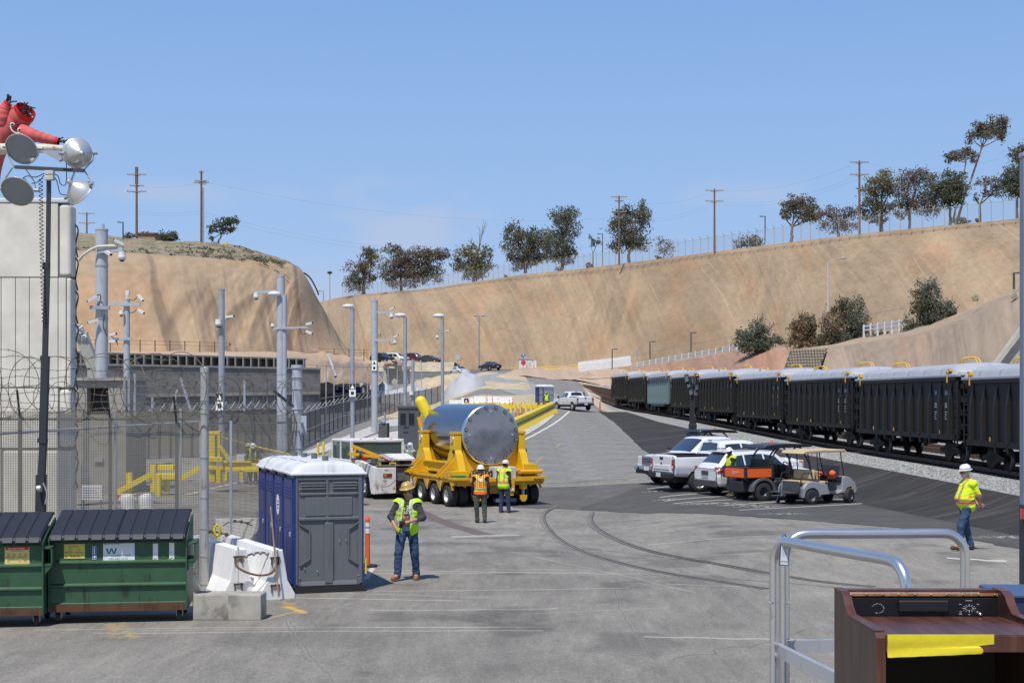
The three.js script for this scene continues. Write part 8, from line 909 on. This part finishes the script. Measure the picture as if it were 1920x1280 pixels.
for (const s of ['L', 'R']) { const w = J['w' + s], e = J['e' + s], sg = s === 'L' ? 1 : -1;const d = new V3(...(o['h' + s] || w.map((q, i)=>q - e[i]))).normalize(), n = new V3(...(o['n' + s] || [-sg,0,0]));n.addScaledVector(d,-n.dot(d)).normalize();const sd = d.clone().cross(n).multiplyScalar(sg);const at3 = (a, b, k)=>[w[0] + d.x*a + sd.x*b + n.x*k, w[1] + d.y*a + sd.y*b + n.y*k, w[2] + d.z*a + sd.z*b + n.z*k];const q = [[at3(-.01,0,0), at3(.03,0,0),.028,.024],[at3(.02,-.018,0), at3(.085,-.024,0),.017,.014],[at3(.02,0,0), at3(.09,0,0),.018,.014],[at3(.02,.018,0), at3(.085,.024,0),.017,.014]];const cu = o.curl ?? .5; [[-.03,.062],[-.01,.074],[.01,.07],[.03,.056]].forEach(([b, L])=>{ const p1 = at3(.085 + L*.5, b*1.15, L*.35*cu), p2 = at3(.085 + L*(.95 - .35*cu), b*1.2, L*1.0*cu);q.push([at3(.08, b,0), p1,.0095,.009],[p1, p2,.009,.0075]);});const k1 = at3(.055,.045,.018);q.push([at3(.025,.022,.004), k1,.013,.011],[k1, at3(.09,.05,.032),.011,.009]);const f = fieldOf(q,.008);body.add(nets(f,...bd(q,.012), c < .02 ? .0055 : .012, ()=>o.glove || skin));}
body.bd('body', skinM, t);
const pc = o.pants || [.03,.07,.15], tb = [...leg('L',.018),...leg('R',.018),[S(J.pel,.06), S(J.hL,.0),.115,.105],[S(J.pel,-.06), S(J.hR,0),.115,.105],[S(J.pel,.04), S(J.pel,-.04),.125,.125]], tf = fieldOf(tb,.03);addMesh('trousers', nets((x, y, z)=>Math.max(tf(x, y, z) + wr(x, y, z,.016), y - J.pel[1] - .09,.055 - y),...bd(tb,.03), c, (x, y, z)=>{ const q = .8 + .5*vn(x*30, y*20 + z*9);return pc.map(v2=>v2*q);}), clothM);
const sc = o.shirt || [.04,.04,.045], sb = [...torso(.014 + (o.bulk || 0)),...arm('L',.016, o.sleeve ?? .95),...arm('R',.016, o.sleeve ?? .95),[J.ch, J.nk,.085,.062]];const sf = fieldOf(sb,.03);addMesh('shirt', nets((x, y, z)=>Math.max(sf(x, y, z) + wr(x, y, z,.014), Math.hypot(x - J.nk[0], z - J.nk[2] - .02) < .06 ? y - J.nk[1] + .0 : -1),...bd(sb,.03), c, (x, y, z)=>o.shirtCol ? o.shirtCol(x, y, z, J) : sc), clothM);
if (o.vest) { const vb = torso(.034 + (o.loose || 0)), vf = fieldOf(vb,.04), lowY = J.pel[1] - (o.vlow ?? .06), op = o.open ?? .0;addMesh('vest', nets((x, y, z)=>{ let d = vf(x, y, z) + wr(x, y, z,.012);d = Math.max(d, lowY - y);const nx = x - J.nk[0], nz = z - J.nk[2];d = Math.max(d,.085 - Math.hypot(nx, nz) - Math.max(0,1.40 - y)*9);for (const s of ['L', 'R']) d = Math.max(d,.085 - Math.hypot(x - J['s' + s][0]*1.16, y - J['s' + s][1] + .05));if (op) d = Math.max(d, z > J.wa[2] ? op*(1 - .35*ss(1.1,1.4, y)) - Math.abs(x - .01) : -1);return d;},...bd(vb,.04), c, (x, y, z)=>o.vest(x, y, z, J)), clothM);}
for (const s of ['L', 'R']) { const a = J['a' + s], q = J['t' + s], bc = o.boot || [.02,.018,.016], bb = [[[a[0], a[1] + .06, a[2]],[a[0], a[1] - .03, a[2] - .02],.058,.052],[[a[0], a[1] - .035, a[2] - .02], q,.052,.044]], lowest = Math.min(a[1], q[1]) - .085;addMesh('boot', nets((x, y, z)=>{ const f = fieldOf(bb,.02)(x, y, z);return Math.max(f, (o.flat === false ? -9 : Math.min(a[1],.1) - .09) - y);},...bd(bb,.02), c, (x, y)=>y < Math.min(a[1],.1) - .062 ? (o.sole || [.02,.02,.02]) : bc), clothM);}
{ const g = group('hard_hat', t, J.hd);g.rotation.order = 'YXZ';g.rotation.set(hy[1], hy[0],0);const hc = mat(o.hat || [.75,.75,.73],.35, { cc: .6 }), b = new B();b.lathe([[.136,.052],[.138,.058],[.108,.068],[.106,.10],[.094,.14],[.06,.172],[.001,.182]],24, mtx(0,0,-.012,-.06,0,0,[1,1,1.14]));b.rbox(0,.165,-.01,.028,.03,.15,.012);b.bd('shell', hc, g);if (o.band) { const k = new B();k.lathe([[.109,.07],[.108,.085]],24, mtx(0,0,-.012,-.06,0,0,[1.01,1,1.15]));k.bd('band', trimBlack, g);} if (o.glasses) { const k = new B();for (const s of [-1,1]) k.rbox(s*.033,.012,.098,.05,.03,.014,.006).bar([s*.06,.014,.09],[s*.08,.01,-.01],.005);k.bd('sunglasses', black, g);} }
if (o.hair) addMesh('hair', nets((X, Y, Z)=>{ const [x, y, z] = inv(X, Y, Z);return Math.max(ell(x, y, z,[0,.02,-.02],[.086,.10,.104]), z - .02 - Math.max(0, y)*.6,-.075 - y);}, J.hd.map((q, i)=>q - [.13,.2,.15][i]), J.hd.map((q, i)=>q + [.13,.16,.15][i]), c < .02 ? .009 : .014, ()=>o.hair), clothM);
o.extra && o.extra(t, J);return t;
}
const limeVest = (x, y, z, J)=>{ const r = y - J.pel[1], ax = Math.abs(x);if (Math.abs(r - .13) < .03) return SIL;if (r > .16 && ax > .085 && ax < .135) return SIL;return LIME;};
const twoTone = (base, edge, mid)=>(x, y, z, J)=>{ const r = y - J.pel[1], ax = Math.abs(x);if (Math.abs(r - .10) < .022 || (r > .14 && ax > .085 && ax < .12)) return mid;if (Math.abs(r - .10) < .045 || (r > .14 && ax > .065 && ax < .14)) return edge;return base;};
const onG = (px, D)=>at(px, D);
const p1 = person('man in gold hard hat and open lime vest walking toward the camera beside the toilets', onG(764,26.75),-.22, { hat: [.50,.32,.08], glasses: true, hair: [.07,.05,.035], head: [-.45,.30], vest: limeVest, open: .075, loose: .01, vlow: .14, boot: [.30,.11,.04], sole: [.5,.45,.36], sleeve: .66, pants: [.028,.065,.135], skin: [.46,.23,.15], glove: null, curl: .6,
shirtCol: (x, y, z)=>z > .05 && Math.abs(x) < .055 && y > 1.12 && y < 1.4 && vn(x*60 + 7, y*55) > .62 ? (y < 1.2 ? [.6,.2,.05] : [.6,.6,.6]) : [.045,.042,.05],
J: { eR: [-.31,1.18,.06], wR: [-.16,1.0,.24], eL: [.30,1.17,.02], wL: [.08,1.10,.27], hR: [-.10,.92,.02], kR: [-.13,.52,.14], aR: [-.15,.11,.15], tR: [-.19,.06,.31], kL: [.13,.50,-.02], aL: [.13,.09,-.14], tL: [.16,.04,.02] }, hR: [.35,-.75,.4], hL: [-.8,-.15,.35], nR: [.5,.3,-.7], nL: [-.2,-.3,-.9] });
{ const b = new B(p1.position);const q = new V3(-.02,1.06,.33).applyAxisAngle(up,-.22).add(p1.position);b.rbox(q.x, q.y, q.z,.07,.14,.05,.015,.3,0,-.4).rbox(q.x + .02, q.y + .04, q.z + .02,.11,.08,.06,.02,0,.3,.2);b.tube([[q.x, q.y - .05, q.z],[q.x - .03, q.y - .15, q.z - .02],[q.x + .01, q.y - .22, q.z - .06]],.008,10,5);tag(b.bd('tool', black), 'black hand-held device in the hands of the man in the gold hard hat', 'device');}
const yShirt = (x, y, z, J)=>{ const r = y - J.pel[1], ax = Math.abs(x);const arm = ax > .235 ? y - 1.18 : 9;if (Math.abs(arm) < .02 || Math.abs(r - .10) < .022) return [.28,.25,.25];if (Math.abs(arm) < .045 || Math.abs(r - .10) < .045) return ORG;if (r > .14 && ax > .085 && ax < .12) return [.28,.25,.25];if (r > .14 && ax > .065 && ax < .14) return ORG;return [.62,.82,.02];};
const p2 = person('bearded man in white hard hat and yellow high-visibility shirt walking left beside the embankment', onG(1812,30.6),-1.45, { band: true, hair: [.45,.43,.4], beard: [.45,.42,.38], glasses: true, head: [.1,.18], shirtCol: yShirt, sleeve: .45, fat: .045, bulk: .028, pants: [.03,.06,.12], boot: [.10,.045,.025], skin: [.45,.24,.17], J: { pel: [0,.95,-.03], wa: [0,1.1,.02], ch: [0,1.33,-.03], sL: [.19,1.42,-.06], sR: [-.19,1.42,-.06], eL: [.22,1.16,-.20], eR: [-.22,1.16,-.20], wL: [.10,.98,-.27], wR: [-.08,.97,-.30], kL: [.10,.52,.16], aL: [.10,.11,.18], tL: [.12,.07,.36], kR: [-.10,.49,-.04], aR: [-.1,.09,-.16], tR: [-.12,.04,.0] }, hL: [-.2,-.5,-.8], hR: [.2,-.5,-.8] });
{ const q = new V3(.0,.90,-.43).applyAxisAngle(up,-1.45).add(p2.position), b = new B(q);b.rbox(q.x, q.y, q.z,.2,.03,.09,.01,0,.1,-.1);tag(b.bd('notebook', mat([.02,.04,.12],.5)), 'small dark blue notebook held behind the back of the bearded man', 'notebook');}
person('worker in orange vest and white hard hat standing behind the trailer, back turned', onG(901,45.2), Math.PI, { vest: (x, y, z, J)=>z < -.07 && Math.abs(x) < .05 && y > 1.3 && y < 1.41 ? (y < 1.345 && x > 0 ? [.5,.35,.1] : [.75,.75,.75]) : twoTone(ORG,[.75,.7,.05],[.16,.2,.12])(x, y, z, J), pants: [.06,.065,.05], boot: [.025,.022,.02], shirt: [.012,.012,.014], hair: [.1,.08,.06], loose: .012, J: { kL: [.13,.5,.0], aL: [.1,.09,.03], kR: [-.12,.5,.02], aR: [-.13,.09,-.05] } });
person('worker in lime vest and navy clothes with white hard hat at the trailer end', onG(945,49.6), Math.PI - .55, { vest: twoTone(LIME,[.75,.3,.05],[.45,.3,.25]), pants: [.018,.035,.085], shirt: [.012,.02,.05], boot: [.1,.07,.05], loose: .03, hair: [.03,.025,.02], band: true, head: [-.3,.15], vlow: .12, J: { ch: [0,1.33,.03], nk: [0,1.49,.06], hd: [0,1.64,.11], sL: [.19,1.41,.02], sR: [-.19,1.41,.02], kR: [-.14,.5,.05], aR: [-.16,.09,.04] } });
person('worker in lime vest and white hard hat looking down behind the orange cargo bed', onG(1371,52.3),-1.25, { vest: twoTone(LIME,[.8,.4,.05], LIME), shirt: [.02,.02,.02], pants: [.07,.075,.06], head: [0,.35], hair: [.03,.025,.02], beard: [.05,.03,.02], skin: [.22,.11,.07], loose: .02, J: { eL: [.24,1.15,.08], wL: [.15,1.05,.28], eR: [-.24,1.15,.08], wR: [-.15,1.05,.28], nk: [0,1.49,.03], hd: [0,1.64,.07] } });
const strapV = (x, y, z, J)=>{ const r = y - J.pel[1], ax = Math.abs(x);return (r > .24 && ax > .09 && ax < .14) || (Math.abs(r - .14) < .022 && ax > .04) ? LIME : [.10,.095,.085];};
person('worker with lowered white hard hat and lime straps behind the mesh fence', onG(474,62),.1, { vest: strapV, shirt: [.10,.095,.085], pants: [.09,.085,.07], head: [.1,.7], boot: [.2,.1,.05], loose: .03, vlow: .1, J: { nk: [0,1.49,.05], hd: [0,1.62,.10], eL: [.32,1.17,0], eR: [-.32,1.17,0], wL: [.2,1.0,.14], wR: [-.2,1.0,.14] } });
person('worker in pale blue jeans half hidden behind the worker with lime straps', onG(472,63.2),.2, { pants: [.30,.36,.46], shirt: [.09,.085,.08], boot: [.22,.11,.06], J: { kL: [.22,.5,.1], aL: [.34,.09,.05], tL: [.42,.04,.16], kR: [-.2,.5,.1], aR: [-.24,.09,.05], tR: [-.36,.04,.12], hd: [-.16,1.55,.0], nk: [-.1,1.42,0] } });
person('small far worker in lime vest standing by the pickup with the open door', onG(1025,147),0, { cell: .022, vest: twoTone(LIME, LIME,[.6,.5,.1]), hat: [.4,.25,.08], shirt: [.03,.03,.03], pants: [.2,.04,.03], J: {} });
person('worker in purple and lime with white hard hat behind the truss frame', onG(769,63),-.5, { cell: .02, vest: twoTone(LIME, SIL, LIME), shirt: [.06,.04,.14], J: { eL: [.3,1.2,.1], wL: [.2,1.15,.3] } });
person('worker in gold hard hat and lime vest behind the tow tractor engine cover', onG(719,64),.3, { cell: .02, vest: limeVest, hat: [.5,.32,.08], shirt: [.5,.75,.03], head: [0,.3] });
person('worker in dark gold hard hat mostly hidden behind the toilet roofs', onG(662,52),.2, { cell: .02, vest: limeVest, hat: [.30,.2,.06], shirt: [.04,.04,.04] });
// ---------- stage edge in the foreground: railing, lectern, column ----------
{
const alu = mat([.60,.61,.62],.3, { metal: .85, map: 'fine' }), t = thing('stage_railing', 'bent aluminium tube railing around the lectern corner', 'railing',[1.3,1.5,-7.0]), o = t.position, fl = 1.5, r = .0245;let b;
const A = P(1452,1012,7.0), Bp = P(1688,1062,6.0), C = P(1489,1001,7.35), E = P(1796,999,7.35);
const yA = A.y, loop = (pts, nm)=>{ b = new B(o);const g = new THREE.TubeGeometry(new THREE.CatmullRomCurve3(pts.map(v), false, 'centripetal'),120, r,16);b.add(g);b.bd(nm, alu, t);};
const round = (p0, p1)=>{ const d = p1.clone().sub(p0).setY(0).normalize();const pts = [];for (const k of [0,.25,.5,.75]) pts.push(new V3(p0.x, mix(fl, yA - .12, k), p0.z));for (let i = 0;i <= 6;i++) { const a = i / 6*Math.PI / 2;pts.push(new V3(p0.x, yA - .11, p0.z).addScaledVector(d,.11*(1 - Math.cos(a))).setY(yA - .11 + .11*Math.sin(a)));} pts.push(p0.clone().lerp(p1,.35).setY(yA), p0.clone().lerp(p1,.65).setY(yA));for (let i = 0;i <= 6;i++) { const a = (1 - i / 6)*Math.PI / 2;pts.push(new V3(p1.x,0, p1.z).addScaledVector(d,-.11*(1 - Math.cos(a))).setY(yA - .11 + .11*Math.sin(a)));} for (const k of [.75,.5,.25,0]) pts.push(new V3(p1.x, mix(fl, yA - .12, k), p1.z));return pts;};
loop(round(P(1453,1012,7.0).setY(yA), P(1700,1062,6.0).setY(yA)), 'tube_loop');loop(round(P(1472,1001,7.3).setY(yA), P(1810,999,7.35).setY(yA)), 'tube_loop');
for (const [p, q] of [[P(1455,1216,7.0), P(1700,1338,6.0)],[P(1476,1212,7.25), P(1810,1205,7.35)]]) { b = new B(o);b.bar(p, q,.03,.062);b.bd('flat_rail', mat([.55,.56,.57],.45, { metal: .6, map: 'weather' }), t);}
b = new B(o);for (const [x, y] of [[1444,1131],[1479,1131],[1455,1207],[1455,1228]]) { const p = P(x, y,6.97);b.cyl([p.x, p.y, p.z - .02],[p.x, p.y, p.z + .025],.007,.007,8);} b.bd('bolt', galv, t);
const tg = thing('equipment_tag', 'white and black tag hanging from the railing corner on a blue tie', 'tag', P(1471,1008,6.93)), tm = canvasMat(72,160, (x)=>{ x.fillStyle = '#c9cccd';x.fillRect(0,0,72,160);x.strokeStyle = '#31456e';x.lineWidth = 5;x.strokeRect(2,2,68,156);x.fillStyle = '#6d7378';x.font = '9px sans-serif';for (let i = 0;i < 6;i++) x.fillRect(12,22 + i*13,48 - (i*17) % 22,4);x.fillStyle = '#222';x.font = 'bold 22px sans-serif';x.fillText('UO D-03',6,140,60);});b = new B(tg.position);const c = P(1471.5,1040,6.9);b.rbox(c.x, c.y, c.z - .004,.046,.105,.006,.003,0,-.2,-.06);b.bd('card', mat([.03,.05,.12],.5), tg);decal(tg, 'card_face', tm,.042,.1, mtx(c.x - tg.position.x, c.y - tg.position.y, c.z - tg.position.z + .002,0,-.2,-.06));b = new B(tg.position);b.add(new THREE.TorusGeometry(.028,.003,6,24), mtx(P(1469,1009,7.0).x, yA,-6.98,0,.95,0)).cyl(P(1471,1015,6.92), P(1471.5,1021,6.9),.003);b.bd('tie', mat([.03,.10,.5],.5), tg);
const st = thing('stage_platform', 'low stage deck under the lectern below the frame', 'stage',[2,0,-5]);b = new B(st.position);b.box(2.3, fl - .06,-5.2,3.6,.12,4.8);b.bd('deck', mat([.1,.1,.1],.8), st);for (const [x, z] of [[.7,-3.1],[3.9,-3.1],[.7,-7.4],[3.9,-7.4]]) { b = new B(st.position);b.box(x, fl / 2 - .06, z,.08, fl - .1,.08);b.bd('leg', galv, st);}
}
{
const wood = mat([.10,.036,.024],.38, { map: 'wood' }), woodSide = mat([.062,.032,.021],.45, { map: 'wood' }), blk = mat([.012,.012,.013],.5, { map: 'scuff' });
const x0 = 1.164, x1 = x0 + .60, zf = -4.6, zb = -5.2, t = thing('lectern', 'brown wood-grain lectern with a black control panel and yellow tape on its shelf', 'lectern',[(x0 + x1) / 2,1.5,-4.9]), o = t.position;let b;
const yT = CAMY - 352*5.2 / F, yF = CAMY - 440*4.6 / F; // top at the back, front corner
const prof = [[-5.2,1.5],[-5.2, yT],[-5.1, yT],[-5.065, yT - .012],[-5.035, yT - .04],[-4.99, yT - .065],[-4.62, yF + .01],[-4.6, yF - .012],[-4.6,1.5]];
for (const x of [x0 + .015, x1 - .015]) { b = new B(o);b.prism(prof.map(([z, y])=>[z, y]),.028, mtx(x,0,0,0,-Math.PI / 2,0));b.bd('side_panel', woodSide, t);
b = new B(o);const edge = prof.slice(1,8);for (let i = 0;i + 1 < edge.length;i++) { const a = new V3(x, edge[i][1], edge[i][0]), c = new V3(x, edge[i + 1][1], edge[i + 1][0]);b.bar(a, c.clone().add(c.clone().sub(a).multiplyScalar(.02)),.031,.005);} b.box(x, (1.5 + yF) / 2,-4.599,.031, yF - 1.52,.005);b.bd('edge_band', wood, t);}
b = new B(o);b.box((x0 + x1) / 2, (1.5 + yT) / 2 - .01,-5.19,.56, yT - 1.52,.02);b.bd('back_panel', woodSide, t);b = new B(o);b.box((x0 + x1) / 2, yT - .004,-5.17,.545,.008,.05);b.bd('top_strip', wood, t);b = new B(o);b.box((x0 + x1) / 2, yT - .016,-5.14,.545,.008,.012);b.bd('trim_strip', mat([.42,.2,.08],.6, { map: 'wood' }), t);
for (let i = 0;i < 10;i++) { b = new B(o);b.sph(x0 + .045 + i*.057, yT - .014,-5.133,.0035,1,1,1,8);b.bd('brass_nail', mat([.6,.45,.15],.3, { metal: .8 }), t);}
const yS = (z)=>mix(yF - .0, CAMY - 405*5.12 / F, (z + 4.6) / (-5.12 + 4.6));const pan = yT - .03;
{ const m = canvasMat(1024,192, (x, w, h)=>{ x.fillStyle = '#0d0d0e';x.fillRect(0,0, w, h);x.strokeStyle = x.fillStyle = '#d6d6d6';const cx = 826, cy = 108;for (let i = 0;i < 12;i++) { const a = i*Math.PI / 6;x.lineWidth = i % 3 ? 3 : 5;x.beginPath();x.moveTo(cx + Math.cos(a)*20, cy + Math.sin(a)*20);x.lineTo(cx + Math.cos(a)*46, cy + Math.sin(a)*46);x.stroke();} x.font = 'bold 15px sans-serif';x.fillText('TIMER', cx - 26,26);x.fillText('30', cx - 9,184);x.fillText('20', cx + 46,152);x.fillText('40', cx - 66,152);x.fillText('10', cx + 50,68);x.fillText('50', cx - 68,68);x.fillStyle = '#8e2a2c';x.beginPath();x.arc(cx - 58,172,8,0,7);x.fill();x.strokeStyle = '#ccc';x.lineWidth = 3;x.stroke();x.fillStyle = '#c8c2b6';for (let i = 0;i < 70;i++) { const a = -2.6 + i / 70*4.6;if (hash(i,3) > .45) x.fillRect(205 + Math.cos(a)*42 + rr(-4,4),108 + Math.sin(a)*52 + rr(-4,4), rr(2,8), rr(2,5));} },.5);const hgt = yT - .028 - yS(-5.12);b = new B(o);b.box((x0 + x1) / 2, yT - .028 - hgt / 2,-5.135,.545, hgt,.012);b.bd('control_panel', blk, t);decal(t, 'panel_print', m,.54, hgt - .002, mtx((x0 + x1) / 2 - o.x, yT - .028 - hgt / 2 - o.y,-5.128 - o.z));
b = new B(o);b.rbox((x0 + x1) / 2 + .0, yT - .028 - hgt*.42,-5.118,.178, hgt*.68,.02,.006);b.bd('cover_plate', blk, t);b = new B(o);const kx = (x0 + x1) / 2 + .198;b.cyl([kx, yT - .028 - hgt*.85,-5.13],[kx, yT - .028 - hgt*.85,-5.108],.006).sph(kx, yT - .028 - hgt*.85,-5.106,.007);b.bd('toggle_switch', chrome, t);}
b = new B(o); { const L = Math.hypot(.52, yS(-5.12) - yS(-4.6));b.box((x0 + x1) / 2, (yS(-4.6) + yS(-5.12)) / 2 - .012,-4.86,.545,.022, L, Math.atan2(yS(-5.12) - yS(-4.6),.52));} b.bd('reading_shelf', wood, t);b = new B(o);b.box((x0 + x1) / 2, yF - .028,-4.598,.543,.05,.02);b.bd('shelf_edge', wood, t);
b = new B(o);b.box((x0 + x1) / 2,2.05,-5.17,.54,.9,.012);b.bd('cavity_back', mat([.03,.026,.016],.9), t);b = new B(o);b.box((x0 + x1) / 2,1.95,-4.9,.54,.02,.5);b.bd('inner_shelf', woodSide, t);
const ty = mat([.80,.66,.02],.45, { map: 'mottle' }), tape = surf('tape',40,12, (a, c)=>{ const x = x0 + .033 + a*(c < .5 ? .34 : .295 + .01*Math.sin(c*9)), y = yF + .004 - c*.075 + (c > .6 ? .002*fbm(a*14, c*3,3) + .012*a : 0);return new V3(x - o.x, y - o.y,-4.586 + .003*Math.sin(c*7 + a*2)*c + .0012*fbm(a*20, c*4,2) - o.z);}, ds(ty), (a, c)=>[a*.4, c*.1], null, t);
}
{
const t = thing('steel_column', 'blue grey steel column at the frame edge, black lower half with a red lamp', 'column', at(1920,12));let b = nB(t);pbox(b,1920,292,1975,948,12,.1,.01);b.bd('upper_section', mat([.20,.24,.31],.5, { map: 'weather' }), t);b = nB(t);pbox(b,1919.5,284,1976,293,11.99,.12,.01);b.bd('cap', mat([.3,.33,.38],.5), t);b = nB(t);const g0 = at(1948,12);b.box(g0.x, (P(1936,948,12).y + g0.y) / 2,-12.05,.25, P(1936,948,12).y - g0.y,.1);b.bd('lower_section', mat([.022,.026,.034],.5), t);b = nB(t);pbox(b,1917,954,1923,974,11.97,.05,.008);b.bd('red_lamp', redLens, t);
const t2 = thing('storage_box', 'dark blue box end showing behind the lectern at the frame edge', 'box', at(1930,9));b = new B(t2.position);pbox(b,1884,1114,2000,1122,9,.5,.01);b.bd('lid', mat([.05,.09,.18],.5), t2);b = new B(t2.position);const q = P(1886,1122,9), q2 = P(2000,1122,9), gy = G(3.3,9);b.box((q.x + q2.x) / 2, (q.y + gy) / 2,-9.26, q2.x - q.x, q.y - gy,.48);b.bd('body', mat([.015,.03,.075],.55), t2);
}
world(scene);
renderer.render(scene, camera);
